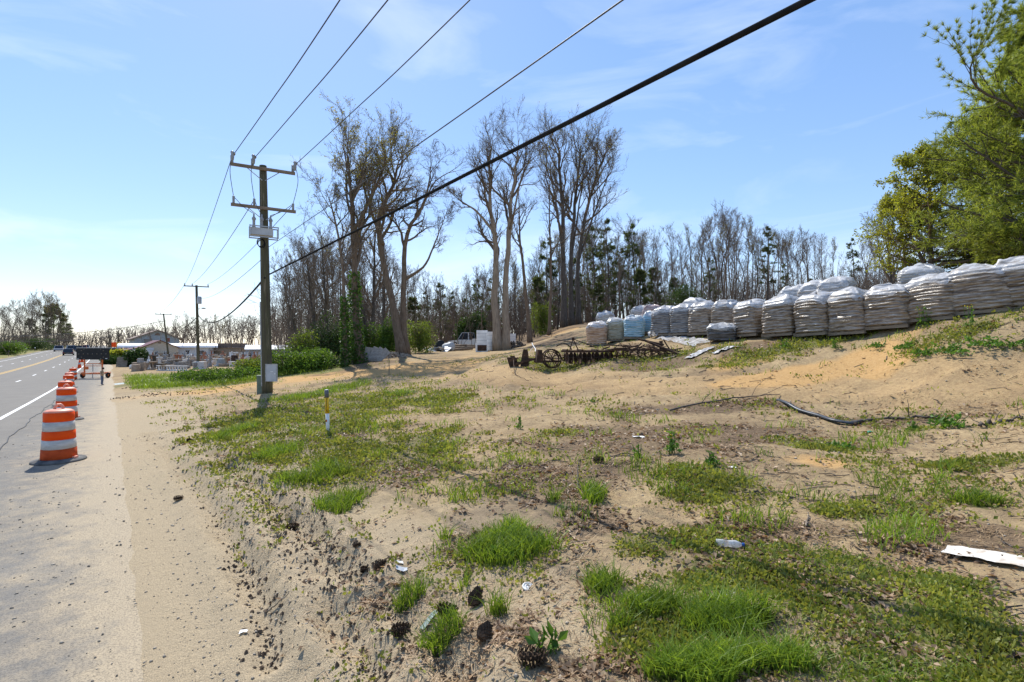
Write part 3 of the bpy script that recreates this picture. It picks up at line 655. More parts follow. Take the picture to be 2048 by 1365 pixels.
# skyline of the wood: photograph column -> row of the tree tops
SKX = [560, 640, 760, 880, 960, 1060, 1180, 1260, 1330, 1400, 1460, 1520, 1600, 1660, 1720, 1790, 1900]
SKY_ = [500, 470, 520, 560, 540, 500, 440, 450, 480, 445, 420, 455, 470, 480, 470, 445, 470]
HK = [15, 17, 13, 16, 11, 16]
cnt = 0
for i in range(235):
    px = 575 + (1760 - 575) * ((i * .618034) % 1.0)
    layer = i % 3; Y = (58, 72, 90)[layer] + rng.random() * 12
    if px < 900: Y += 8
    if px > 1300: Y -= (px - 1300) * .025
    p = GY_(px, Y); top = np.interp(px, SKX, SKY_) + abs(rng.normal()) * 45 + (10, 5, 0)[layer]
    Ht = EYE + (HOR - top) / F * Y - p[2]
    if Ht < 5: continue
    k = int(rng.integers(0, 6)); sc = Ht / HK[k]
    if sc > 1.5: sc = 1.35 + .15 * rng.random()
    plant(FK, k, p, sc, rng.random() * 6.28, LB[0], 'trees of the wood behind the clearing'); cnt += 1
PH = [15, 13, 8]
for px, Y, top, k in [(1185, 66, 455, 0), (1215, 70, 440, 0), (1240, 64, 500, 1), (1150, 60, 520, 1), (1095, 66, 480, 1), (1265, 75, 450, 0), (1080, 62, 560, 2), (880, 80, 570, 1), (905, 84, 585, 0), (930, 78, 600, 1), (955, 82, 560, 0), (985, 76, 555, 1), (850, 86, 585, 0),
  (1535, 62, 455, 0), (1705, 58, 478, 0), (1420, 64, 520, 1), (1310, 66, 540, 2), (1350, 62, 560, 2), (1570, 66, 530, 1), (1620, 60, 560, 2), (1280, 60, 545, 2), (1200, 58, 570, 2), (830, 70, 600, 2)]:
    p = GY_(px, Y); Ht = EYE + (HOR - top) / F * Y - p[2]
    plant(PK, k, p, Ht / PH[k], rng.random() * 6, LB[1], 'pines of the wood behind the clearing')
# underbrush and distant wood: masses of stems nobody could count
def thicket(name, label, cat, pts, hts, seed, mat, n1=6, rr=.02, sides=3):
    rng = np.random.default_rng(seed); n_ = len(pts); k = 5
    D = unit(np.stack([rng.normal(size=n_) * .16, rng.normal(size=n_) * .16, np.ones(n_)], -1)); C = [pts]
    for j in range(k - 1):
        D = unit(D + rng.normal(size=D.shape) * .10); C.append(C[-1] + D * (hts / (k - 1))[:, None])
    C = np.stack(C, 1); R = (rr * (.6 + .8 * rng.random(n_)))[:, None] * np.linspace(1, .3, k)[None]
    mb = MB(); mb.chains(C, R, sides, False); B = sub(C, R, n1, .25, 1, (.4, 1.0), .38, 4, .08, .2, rng, .6, .4, .4, .3, rr * .3); mb.chains(*B, 3, False)
    B2 = sub(*B, 4, .2, 1, (.4, 1.), .5, 3, .05, .2, rng, .7, .5, .3, .2, rr * .25); mb.ribbons(*B2, rng)
    return tag(mb.build(name, mat), label, cat, None, 'stuff')
n_ = 1700; px = 560 + 1240 * rng.random(n_); Y = 56 + 50 * rng.random(n_); Y -= np.clip(px - 1300, 0, 500) * .028; x = (px - 1024) / F * Y
thicket('underbrush', 'brown leafless underbrush filling the wood behind the clearing', 'brush', np.stack([x, Y, gz(x, Y) - .1], -1), (2 + 6.5 * rng.random(n_) ** 1.3) * np.interp(px, [1250, 1500], [1, .45]), 301, M['twig_far'], 5, .035)
n_ = 750; px = 540 + 1260 * rng.random(n_); Y = 105 + 40 * rng.random(n_); x = (px - 1024) / F * Y; g_ = gz(x, Y); top = np.interp(px, SKX, SKY_) + 70 + 50 * rng.random(n_)
thicket('distant_wood', 'far brown mass of bare trees closing the view behind the wood', 'wood', np.stack([x, Y, g_ - .2], -1), np.maximum(EYE + (HOR - top) / F * Y - g_, 5), 302, M['twig_far'], 6, .10)
n_ = 800; px = 560 + 640 * rng.random(n_); Y = 84 + 24 * rng.random(n_); x = (px - 1024) / F * Y
thicket('distant_wood', 'low brown tangle of young trees deep in the wood', 'wood', np.stack([x, Y, gz(x, Y) - .2], -1), 4 + 6 * rng.random(n_), 305, M['twig_far'], 6, .055)
n_ = 420; px = -60 + 620 * rng.random(n_); Y = 190 + 60 * rng.random(n_); x = (px - 1024) / F * Y; g_ = gz(x, Y); top = 655 + 14 * rng.random(n_) - np.interp(px, [150, 300, 400, 560], [-8, 6, 18, 30])
thicket('distant_wood', 'hazy line of far trees closing the road and yard at the horizon', 'wood', np.stack([x, Y, g_ - .2], -1), np.maximum(EYE + (HOR - top) / F * Y - g_, 4), 303, M['twig_far'], 6, .16)
n_ = 420; px = 148 - 560 * rng.random(n_) ** 1.6; Y = (25.5 + 14 * rng.random(n_)) * F / (215 - px); x = (px - 1024) / F * Y
thicket('roadside_brush', 'brown tangled brush under the trees across the highway', 'brush', np.stack([x, Y, gz(x, Y) - .1], -1), (2.5 + 5 * rng.random(n_)) * np.clip(Y / 120, .8, 2.4), 304, M['twig_far'], 7, .07)
# trees behind the sheds, and the clump across the highway
for i, (px, Y, top) in enumerate([(372, 125, 632), (392, 130, 640), (348, 128, 640), (322, 132, 645), (300, 128, 655), (430, 120, 638), (460, 118, 634), (485, 122, 640), (508, 118, 640), (545, 110, 625), (412, 126, 648), (446, 128, 650), (530, 122, 640), (285, 130, 662)]):
    p = GY_(px, Y); Ht = EYE + (HOR - top) / F * Y - p[2]
    plant(FK, i % 6, p, Ht / HK[i % 6], i * 1.3, 'small bare tree in the row behind the garden sheds', 'bare trees behind the garden sheds')
for i, (px, Y, top) in enumerate([(8, 105, 630), (30, 112, 618), (52, 104, 622), (70, 115, 603), (92, 110, 596), (112, 112, 606), (128, 118, 620), (-25, 100, 595), (45, 98, 640), (18, 98, 625), (62, 100, 620), (82, 102, 608), (102, 104, 604), (120, 108, 616), (136, 116, 640), (40, 116, 612), (5, 118, 620), (24, 104, 616), (58, 108, 610), (76, 104, 600), (98, 108, 598), (116, 104, 610), (132, 108, 628), (84, 118, 600), (106, 120, 606), (66, 112, 612), (48, 120, 616), (140, 112, 650), (12, 112, 628)]):
    Y = (27 + (Y - 98) * .5) * F / (215 - px); p = GY_(px, Y); Ht = EYE + (HOR - top) / F * Y - p[2]
    plant(FK, (2, 4, 5, 2, 5, 4, 2, 3, 4)[i % 9], p, Ht / HK[(2, 4, 5, 2, 5, 4, 2, 3, 4)[i % 9]], i * 2.1, 'bare tree of the dark clump across the highway', 'bare trees across the highway')
for i, (px, Y, top) in enumerate([(92, 114, 618), (108, 116, 612), (128, 117, 630), (140, 120, 650), (62, 118, 640)]):
    Y = (27 + (Y - 98) * .5) * F / (215 - px); p = GY_(px, Y); Ht = EYE + (HOR - top) / F * Y - p[2]
    plant(PK, 2, p, Ht / PH[2], i, 'evergreen in the dark clump across the highway', 'evergreens across the highway')

# ---- leafy shrubs and the pines on the right
def leafy(name, label, cat, base, rx, ry, rz, n, size, mat, seed, group=None, stem=True, holes=.35):
    rng = np.random.default_rng(seed); e = empty(name, base, 0, label, cat, group)
    k = 12; c = unit(rng.normal(size=(k, 3))) * rng.random((k, 1)) ** .4 * .7; rad_ = .32 + .25 * rng.random(k); c[:, 2] = c[:, 2] * .5 + .5
    i = rng.integers(0, k, n); q = c[i] + unit(rng.normal(size=(n, 3))) * (rad_[i] * (.55 + .5 * rng.random(n) ** .5))[:, None]
    q = q[q[:, 2] > -.02]; q = q * np.array([rx, ry, rz])
    v, f = cards(q, size, rng, asp=.6); obj('foliage', mesh_np('foliage', v, [f]), M[mat], e)
    if stem:
        P = np.zeros((9, 4, 3)); d = rng.normal(size=(9, 3)) * .35; d[:, 2] = 1; P += (np.linspace(0, 1, 4)[None, :, None] * d[:, None] * np.array([rx, ry, rz]) * .85)
        mb = MB(); mb.chains(P, np.full((9, 4), .02), 4, False); B = sub(P, np.full((9, 4), .02), 8, .2, 1, (.4, 1), .5, 4, .05, .2, rng); mb.chains(*B, 3, False); mb.build('stems', M['twig'], e)
    return e
SH = [(575, 33, 2.0, 1.5, 1.4, 'leaf_green', 'bright green vine-covered shrub right behind the utility pole'), (612, 33.5, 1.9, 1.3, 1.35, 'leaf_green', 'rounded green shrub on the bank right of the utility pole'), (640, 34.5, 1.5, 1.3, 1.2, 'leaf_green', 'low green shrub at the end of the hedge by the ivy trunk'),
      (655, 38, 1.6, 1.4, 3.3, 'leaf_dark', 'dark evergreen shrub behind the hedge'), (600, 36, 1.4, 1.0, 2.5, 'leaf_spring', 'lime-leaved shrub rising behind the hedge'), (700, 40, 1.3, 1.1, 2.6, 'leaf_green', 'leafy shrub between the two ivy trunks'),
      (745, 42, 1.6, 1.2, 2.2, 'leaf_green', 'green shrub behind the leaning slabs'), (775, 43, 1.3, 1.0, 2.6, 'leaf_green', 'green shrub left of the leaning brown trunk'), (838, 42, 1.6, 1.2, 2.4, 'leaf_spring', 'bright shrub right of the paired trunks'),
      (940, 62, 2.2, 1.5, 3.6, 'leaf_dark', 'dark bushy evergreen behind the white stacks'), (1085, 58, 1.4, 1.1, 3.5, 'leaf_spring', 'pale green sapling on the mound'), (1370, 55, 2.4, 1.5, 3.2, 'leaf_dark', 'dark evergreen bush behind the wrapped pallets'),
      (430, 36, 2.6, 1.4, .9, 'leaf_green', 'low bright weedy shrub before the ornament yard'), (480, 35, 2.6, 1.4, .85, 'leaf_green', 'low tangled shrub left of the utility pole'), (515, 36, 2.0, 1.2, 1.2, 'leaf_spring', 'tangled brownish shrub beside the utility pole'), (380, 38, 2.2, 1.3, .75, 'leaf_green', 'low green brush at the edge of the ornament yard'),
      (272, 74, 1.8, 1.5, 2.4, 'leaf_dark', 'glossy dark evergreen shrub before the red-roofed cottage'), (236, 88, 2.8, 2.0, 2.2, 'leaf_lime', 'loose yellow-green bush left of the cottage'), (224, 84, 2.2, 1.8, 1.3, 'leaf_dark', 'dark low bush by the drive at the cottage'), (14, 135, 7, 3, 3.0, 'leaf_green', 'green leafy thicket across the highway at the frame edge'), (70, 190, 9, 4, 4.0, 'leaf_dark', 'low dark thicket under the clump across the highway')]
for i, (px, Y, rx, ry, rz, mt, lb) in enumerate(SH):
    leafy('shrub', lb, 'shrub', GY_(px, Y), rx, ry, rz, int(1200 + 700 * min(rx * rz, 6)), .13 if Y < 60 else .3, mt, 400 + i, 'shrubs')
# white pines at the right edge, feathery and near
used.clear()
for i, (px, Y, H, reach, c0, nb, sd, lb) in enumerate([(2120, 17, 8.9, 3.9, .06, 110, 501, 'largest feathery pine at the right edge, one branch swept up against the sky'), (2080, 21, 7.4, 4.2, .05, 100, 502, 'dense pine behind the nearest pallets at the right edge'), (1985, 25, 7.6, 3.8, .05, 95, 503, 'lower broad pine left of the large one')]):
    e = pine_kind(sd, H, .26, c0, reach, 9, 'needle', needles=9, nl=.19, nb=nb, kb=7, droop=.015, nw=.0125)
    e.location = GY_(px, Y); e.location.z -= .1; tag(e, lb, 'pine', 'pines at the right edge')
# the swept branch: part of the large pine, carried by its trunk
big = [o for o in bpy.data.objects if o.name.startswith('pine_tree') and o.get('label', '').startswith('largest')][0]
rng = np.random.default_rng(9); bl = np.array(big.location)
def swept(pts, r, seed):
    P = spline([np.array(at(*q)) - bl for q in pts], 12); R = np.linspace(r, .008, 12)
    S = sub(P[None], R[None], 14, .25, 1, (.3, .8), .28, 5, .12, .1, rng, .5, .3, .3, .3, .005)
    S2 = sub(*S, 3, .3, 1, (.3, .7), .5, 3, .08, .1, rng, .6, .4, .3, .2, .004)
    mb = MB(); mb.chains(P[None], R[None], 6, False); mb.chains(*S, 4, False); mb.chains(*S2, 3, False)
    base = np.concatenate([S[0][:, 1:].reshape(-1, 3), S2[0].reshape(-1, 3), P[8:]]); nb_ = 44; bi = np.repeat(np.arange(len(base)), nb_)
    dr = np.concatenate([np.repeat(unit(S[0][:, -1] - S[0][:, 0]), 4, 0), np.repeat(unit(S2[0][:, -1] - S2[0][:, 0]), 3, 0), np.repeat(unit(P[-1:] - P[-4:-3]), 4, 0)])
    d = unit(dr[bi] * .9 + rng.normal(size=(len(bi), 3)) * .4 + np.array([.25, 0, .05])); s = unit(np.cross(d, rng.normal(size=d.shape))); ln = .17 * (.6 + .7 * rng.random(len(bi)))[:, None]
    q = base[bi]; V = np.stack([q - s * .007, q + s * .007, q + d * ln], 1).reshape(-1, 3)
    br = mb.build('swept_branch', M['bark_dark'], big, True); obj('needles', mesh_np('needles', V, [np.arange(len(V)).reshape(-1, 3)]), M['needle'], br)
swept([(2118, 300, 17), (2040, 220, 16.2), (1965, 185, 15.6), (1940, 145, 15.3), (1958, 95, 15.2), (1985, 60, 15.1)], .05, 1)
swept([(2118, 330, 17), (2060, 250, 16.4), (2010, 190, 16.0), (1990, 140, 15.8), (2035, 130, 15.7)], .04, 2)
# the yellow-green tree coming into leaf beside them
b = GY_(1862, 25)
rngt = np.random.default_rng(61)
tr, cr, lv = bare_tree(61, [([(0, 0, 0), up_to(b, 1862, 480), up_to(b, 1858, 380), up_to(b, 1850, 325)], .16)], n1=34, n2=8, n3=5, n4=2, spread=.55, t0=.06, ang=(.8, 1.35), up=.05, leaf=30000, leafsize=.11, fall=.8)
e = empty('leafing_tree', b, 0, 'yellow-green tree coming into leaf beside the pines', 'tree'); tr.build('trunk', M['bark_dark'], e, True); cr.build('crown', M['twig'], e, True); obj('leaves', mesh_np('leaves', lv[0], [lv[1]]), M['leaf_lime'], e)
b = GY_(1806, 27)
tr, cr, lv = bare_tree(64, [([(0, 0, 0), up_to(b, 1808, 500), up_to(b, 1800, 440), up_to(b, 1796, 425)], .09)], n1=26, n2=7, n3=5, n4=2, spread=.6, t0=.06, ang=(.8, 1.35), up=.05, leaf=14000, leafsize=.10, fall=.7)
e = empty('leafing_tree', b, 0, 'smaller yellow-green tree at the left foot of the larger one', 'tree'); tr.build('trunk', M['bark_dark'], e, True); cr.build('crown', M['twig'], e, True); obj('leaves', mesh_np('leaves', lv[0], [lv[1]]), M['leaf_lime'], e)
b = GY_(1775, 40)
put_tree('bare_tree', 'bare spreading tree just left of the yellow-green tree', 'tree', 62, b, [([(0, 0, 0), up_to(b, 1782, 560), up_to(b, 1775, 500), up_to(b, 1765, 432)], .15)], n1=20, n2=7, n3=5, n4=2, spread=.5, t0=.1, bark='bark_dark')

# ---- say which tree is which: by what it stands behind and its rank
ORD = ['first', 'second', 'third', 'fourth', 'fifth', 'sixth', 'seventh', 'eighth', 'ninth', 'tenth', 'eleventh', 'twelfth', 'thirteenth', 'fourteenth', 'fifteenth', 'sixteenth', 'seventeenth', 'eighteenth', 'nineteenth', 'twentieth'] + ['twenty-' + q for q in ('first', 'second', 'third', 'fourth', 'fifth', 'sixth', 'seventh', 'eighth', 'ninth')] + ['thirtieth'] + ['thirty-' + q for q in ('first', 'second', 'third', 'fourth', 'fifth')]
ZN = [(0, 680, 'behind the roadside hedge'), (680, 830, 'behind the ivy trunks'), (830, 950, 'behind the dump'), (950, 1050, 'behind the twin tree'), (1050, 1180, 'behind the leafy mound'), (1180, 1310, 'behind the coloured pallets'), (1310, 1430, 'behind the dark pallets'), (1430, 1560, 'behind the black torn pallet'), (1560, 1680, 'behind the middle front pallets'), (1680, 3000, 'left of the yellow-green tree')]
def relabel(group, noun, ranks=True):
    L_ = [o for o in bpy.data.objects if o.get('group') == group]
    for o in L_: o['_px'] = 1024 + F * o.location.x / o.location.y
    bins = {}
    for o in L_:
        if ranks:
            zn = [z[2] for z in ZN if z[0] <= o['_px'] < z[1]][0]; rk = 'front' if o.location.y < 68 else ('middle' if o.location.y < 84 else 'rear'); key = f'in the {rk} rank {zn}'
        else: key = ranks or ''
        bins.setdefault(key, []).append(o)
    for key, q in bins.items():
        for i, o in enumerate(sorted(q, key=lambda o: o['_px'])): o['label'] = (f'{ORD[i]} {noun} from the left {key}' if len(q) > 1 else f'only {noun} {key}').strip()
    for o in L_: del o['_px']
relabel('trees of the wood behind the clearing', 'bare tree'); relabel('pines of the wood behind the clearing', 'dark pine')
relabel('bare trees behind the garden sheds', 'small bare tree behind the garden sheds, counted', False); relabel('bare trees across the highway', 'bare tree of the clump across the highway, counted', False); relabel('evergreens across the highway', 'evergreen of the clump across the highway, counted', False)
# ---------------------------------------------------------------- utility poles and lines
CA = np.array([.867, .498, 0]); LD = np.array([-.498, .867, 0])      # crossarm and line directions
def sagline(a, b, sag, k=24):
    t = np.linspace(0, 1, k)[:, None]; p = np.asarray(a) * (1 - t) + np.asarray(b) * t; p[:, 2] -= 4 * sag * (t * (1 - t))[:, 0]; return p
def insulator(mb, p, h=.26, r=.055):
    k = 7; prof = [(r * .5, 0)]
    for i in range(k): z = h * (i + .5) / k; prof += [(r, z - h * .02), (r * .6, z + h * .05)]
    prof += [(r * .45, h), (.001, h)]
    mb.lathe(prof, 10, p)
def lineal(mb, a, b, r=.045, n=5):
    """ribbed strain insulator between two points"""
    a = np.asarray(a, float); b = np.asarray(b, float); k = n * 2 + 1; t = np.linspace(0, 1, k)
    mb.tube(a + (b - a) * t[:, None], np.where(np.arange(k) % 2, r, r * .45), 8)
P1 = GY_(535, 22); top1 = np.array([(526 - 1024) / F * 22, 22, EYE + (HOR - 332) / F * 22])
pole = empty('utility_pole', P1, 0, 'nearest wooden utility pole with two crossarms and a grey cabinet panel', 'utility pole', 'utility poles along the highway')
dl = top1 - P1
mb = MB(); t = np.linspace(0, 1, 12)[:, None]; mb.tube(np.array([0, 0, -.3]) * (1 - t) + dl * t, np.linspace(.22, .145, 12), 16); mb.build('shaft', M['wood_dark'], pole, True)
def arm(z_frac_pt, parent, half=1.25):
    c = z_frac_pt; mb = MB(); mb.box((0, 0, 0), (half * 2, .10, .12)); o = mb.build('crossarm', M['wood_arm'], parent, loc=c, rot=(0, 0, math.atan2(CA[1], CA[0]))); return o
def on_pole(z): f = (z - 0) / dl[2]; return dl * f
zu = EYE + (HOR - 341) / F * 22 - P1[2]; zl = EYE + (HOR - 419) / F * 22 - P1[2]
cu = on_pole(zu) - LD * .2; cl = on_pole(zl) - LD * .2
arm(cu, pole); arm(cl, pole)
mb = MB()
for c in (cu, cl):
    for s in (-1, 1): mb.tube([c + CA * s * .62 + np.array([0, 0, -.05]) + LD * .02, on_pole(c[2] - .5) + CA * s * .05 - LD * .2], .018, 5)
mb.build('arm_braces', M['steel'], pole)
TU = [-1.18, -.42, 1.16]; TL = [-1.15, -.38, 1.14]
for s in TU:
    mb = MB(); insulator(mb, cu + CA * s + np.array([0, 0, .06]), .3, .07); mb.build('insulator', M['porcelain'], pole, True)
for s in TL:
    mb = MB(); insulator(mb, cl + CA * s + np.array([0, 0, .06]), .3, .06); mb.build('insulator', M['porcelain'], pole, True)
# recloser: grey box in a steel frame with three bushings
rc = on_pole(EYE + (HOR - 468) / F * 22 - P1[2]) - LD * .32 - CA * .12
rz1 = math.atan2(CA[1], CA[0])
mb = MB(); mb.box((0, 0, 0), (.86, .34, .30)); r_ = mb.build('recloser_box', M['panel_grey'], pole, loc=rc, rot=(0, 0, rz1))
mb = MB()
for z in (-.24, .2):
    for y in (-.22, .22): mb.box((.08, y, z), (1.12, .035, .045))
for x in (-.46, .62):
    for y in (-.22, .22): mb.box((x, y, -.02), (.035, .03, .40))
mb.build('recloser_frame', M['steel'], pole, loc=rc, rot=(0, 0, rz1))
for x in (-.30, 0.0, .34):
    mb = MB(); mb.lathe([(.05, .15), (.075, .19), (.055, .24), (.055, .46), (.08, .50), (.08, .56), (.035, .62), (.03, .74), (.001, .75)], 12, (x, 0, 0)); mb.build('bushing', M['porcelain'], pole, True, loc=rc, rot=(0, 0, rz1))
mb = MB(); a = np.linspace(0, 2 * pi, 20)
for q in range(3): mb.tube(np.stack([.14 * np.cos(a) - .05 + .02 * q, np.full(20, -.05), -.45 + .17 * np.sin(a) - .03 * q], -1), .014, 5)
mb.build('coiled_lead', M['cable'], pole, loc=rc, rot=(0, 0, rz1))
# jumpers from arm to arm and down to the bushings
mb = MB()
for i, s in enumerate(TU):
    a = cu + CA * s - LD * .75 + np.array([0, 0, .12]); b_ = cl + CA * TL[i] + np.array([0, 0, .34])
    mb.tube(spline([a, a * .6 + b_ * .4 + CA * (.15 if s > 0 else -.1), b_], 12), .013, 5)
    c = rc + CA * (-.30, 0, .34)[i] + np.array([0, 0, .74]); mb.tube(spline([b_, (b_ + c) / 2 + np.array([0, 0, -.08]), c], 10), .013, 5)
mb.build('jumper_wires', M['wire'], pole)
for s in TU:
    mb = MB(); a = cu + CA * s - LD * .72 + np.array([0, 0, .28]); mb.lathe([(.02, -.38), (.05, -.34), (.07, -.2), (.05, -.1), (.075, -.02), (.03, .03), (.001, .04)], 10, a); mb.build('surge_arrester', M['porcelain'], pole, True)
# grey panel, meter back board and its rim at the foot of the pole
pc = at(543, 746, 21.7) - P1
mb = MB(); mb.box((0, 0, 0), (.52, .05, .74)); pn = mb.build('cabinet_panel', M['panel_grey'], pole, loc=pc, rot=(0, 0, rad(-6)))
mb = MB()
for s in (-1, 1): mb.box((s * .25, -.03, 0), (.02, .02, .74)); mb.box((0, -.03, s * .36), (.48, .02, .02))
mb.build('rim', M['steel'], pn)
mb = MB(); mb.box((.03, -.03, .05), (.12, .012, .025)); mb.box((.17, -.03, -.04), (.04, .02, .06)); mb.build('latch', M['white'], pn)
mb = MB(); mb.tube([on_pole(.3) + np.array([-.17, -.14, 0]), on_pole(3.9) + np.array([-.17, -.12, 0])], .03, 6); mb.build('conduit', M['steel'], pole)
# other poles
def far_pole(base, top, label, arms, extra=None, half=1.2):
    e = empty('utility_pole', base, 0, label, 'utility pole', 'utility poles along the highway'); d = np.asarray(top) - np.asarray(base)
    mb = MB(); t = np.linspace(0, 1, 6)[:, None]; mb.tube(np.array([0, 0, -.3]) * (1 - t) + d * t, np.linspace(.20, .14, 6), 10); mb.build('shaft', M['wood_dark'], e, True)
    for dz in arms:
        c = d + np.array([0, 0, -dz]); mb = MB(); mb.box((0, 0, 0), (half * 2, .11, .13)); mb.build('crossarm', M['wood_arm'], e, loc=c, rot=(0, 0, rz1))
        for s in (-1.1, -.4, 1.1):
            mb = MB(); insulator(mb, c + CA * s * half / 1.2 + np.array([0, 0, .06]), .28, .08); mb.build('insulator', M['porcelain'], e, True)
    if extra: extra(e, d)
    return e, np.asarray(base) + d
def x2(e, d):
    mb = MB(); mb.lathe([(.001, 0), (.26, 0), (.27, .1), (.27, .85), (.2, .95), (.001, .97)], 14, d + np.array([.42, -.1, -2.4])); mb.build('transformer', M['panel_grey'], e, True)
    p = d + np.array([0, 0, -3.3]); mb = MB(); mb.tube(spline([p, p + np.array([.6, -.3, .32]), p + np.array([1.1, -.5, .3])], 8), .03, 6); la = mb.build('lamp_arm', M['steel'], e)
    mb = MB(); mb.lathe([(.001, .12), (.16, .08), (.2, 0), (.12, -.08), (.001, -.1)], 10, p + np.array([1.25, -.56, .28]), 1.5, .8); mb.build('lamp_head', M['panel_grey'], la, True)
B2 = GY_(397, 66); T2 = at(393, 571, 66); e2, T2 = far_pole(B2, T2, 'second utility pole with transformer and street lamp, beside the ornament yard', [.15], x2, 1.4)
B3 = GY_(338, 112); T3 = at(327, 628, 112); e3, T3 = far_pole(B3, T3, 'third utility pole standing before the red-roofed cottage', [.15], None, 1.5)
B4 = GY_(236, 165); e4, T4 = far_pole(B4, at(236, 664, 165), 'thin far utility pole beyond the cottage, right of two', [], None)
B5 = GY_(218, 190); e5, T5 = far_pole(B5, at(218, 669, 190), 'thin far utility pole at the end of the highway', [], None)
def cable(label, pts, r, mat='wire', name='power_line', group='overhead lines'):
    mb = MB(); mb.tube(pts, r, 6); o = mb.build(name, M[mat], None, True); return tag(o, label, 'cable', group)
def through(a, px, py, zdrop, ext=2.6, sag=.0):
    """wire from a past the point seen at a pixel, on towards the pole behind the camera"""
    z = a[2] - zdrop; Y = (z - EYE) * F / (HOR - py); b = np.array([(px - 1024) / F * Y, Y, z]); e = a + (b - a) * ext; e[2] = a[2] - .3
    p = spline([a, a * .5 + b * .5 + np.array([0, 0, -zdrop * .12]), b, e], 40); return p
W3 = [P1 + cu + CA * s - LD * .12 + np.array([0, 0, .26]) for s in TU]
for i, (q, nm) in enumerate(zip([(680, 0), (776, 0), (940, 0)], ['leftmost', 'middle', 'right'])):
    cable(nm + ' of the three thin power lines rising from the top crossarm', through(W3[i], *q, .35), .014)
    d = unit(through(W3[i], *q, .35)[3] - W3[i])
    mb = MB(); lineal(mb, W3[i] + d * .1, W3[i] + d * .55, .055, 4); o = mb.build('strain_insulator', M['porcelain'], pole, True); o.matrix_parent_inverse.identity(); o.location = tuple(-P1)
NEU = at(538, 494, 21.9); THK = at(539, 549, 21.8)
cable('single thin line tied to the pole below the grey box, rising to the right', through(NEU, 1246, 0, .25), .011)
cable('thick twisted black cable sweeping across the sky to the upper right', through(THK, 1618, 0, .12), .034, 'cable', 'telephone_cable')
L2 = [T2 + CA * s * 1.1 + np.array([0, 0, .2]) for s in (-1.1, -.4, 1.1)]
for i, nm in enumerate(['left', 'middle', 'right']):
    cable(nm + ' power line dropping from the near pole to the second pole', sagline(P1 + cl + CA * TL[i] + np.array([0, 0, .3]) if i else W3[0], L2[i], .5), .014)
cable('sagging thick cable between the near pole and the second pole', sagline(THK + np.array([-.2, 0, -.15]), B2 + np.array([0, 0, EYE + (HOR - 632) / F * 66 - B2[2]]), 1.35), .04, 'cable', 'telephone_cable')
cable('thin grey line from the near pole down to the second pole', sagline(at(531, 512, 22), T2 + np.array([0, 0, -1.6]), .7), .012)
cable('cable from the second pole down to the third pole', sagline(B2 + np.array([0, 0, EYE + (HOR - 632) / F * 66 - B2[2]]), T3 + np.array([0, 0, -4.0]), 1.0), .045, 'cable', 'telephone_cable')
cable('upper wire from the second pole on to the third pole', sagline(L2[0], T3 + CA * -1.2, .8), .02)
cable('wires crossing high over the far highway', sagline(at(-60, 672, 105), at(330, 642, 118), 1.2), .05)
cable('lower wire crossing over the far highway', sagline(at(-60, 682, 105), at(310, 660, 118), 1.2), .04)
# green service pedestal beside the pole
b = GY_(522, 22.3); e = empty('service_pedestal', b, rad(8), 'green metal service pedestal standing left of the utility pole', 'utility box')
gmx = pmat('green_grey_paint', (.12, .17, .13), (.19, .24, .19), 4, .5)
mb = MB(); mb.box((0, 0, .32), (.26, .26, .74)); mb.build('cabinet', gmx, e); mb = MB(); mb.box((0, 0, .72), (.30, .30, .06)); mb.build('lid', gmx, e)
mb = MB(); mb.box((.09, -.135, .45), (.05, .012, .35)); mb.build('door_slot', M['black'], e)

# ---------------------------------------------------------------- marker post
b = G(656, 864); e = empty('pipeline_marker', b, 0, 'slim white marker post with yellow label and grey cap in the grass', 'marker post')
ln = np.array([-.035, 0, 0])
def seg(z0, z1, r0, r1, nm, mt):
    mb = MB(); mb.tube([ln * z0 + np.array([0, 0, z0]), ln * z1 + np.array([0, 0, z1])], [r0, r1], 12); return mb.build(nm, mt, e, True)
seg(-.1, .43, .040, .040, 'lower_tube', M['white']); ylw = seg(.43, .78, .0415, .0415, 'yellow_label', pmat('yellow_label', (.75, .42, .01), (.8, .48, .02), 6, .5)); seg(.78, .95, .046, .046, 'cap', pmat('dark_grey_plastic', (.09, .09, .1), (.16, .16, .17), 6, .6)); seg(.95, .96, .047, .03, 'cap_rim', M['white'])
mb = MB()
rng = np.random.default_rng(3)
for z in np.arange(.47, .76, .022): mb.box(ln * z + np.array([.006 * rng.normal(), -.042, z]), (.012 + .016 * rng.random(), .004, .012))
mb.build('print', M['black'], ylw)
mb = MB(); mb.box(ln * .27 + np.array([-.01, -.041, .27]), (.03, .004, .05)); mb.build('sticker', M['trailer_orange'], e)

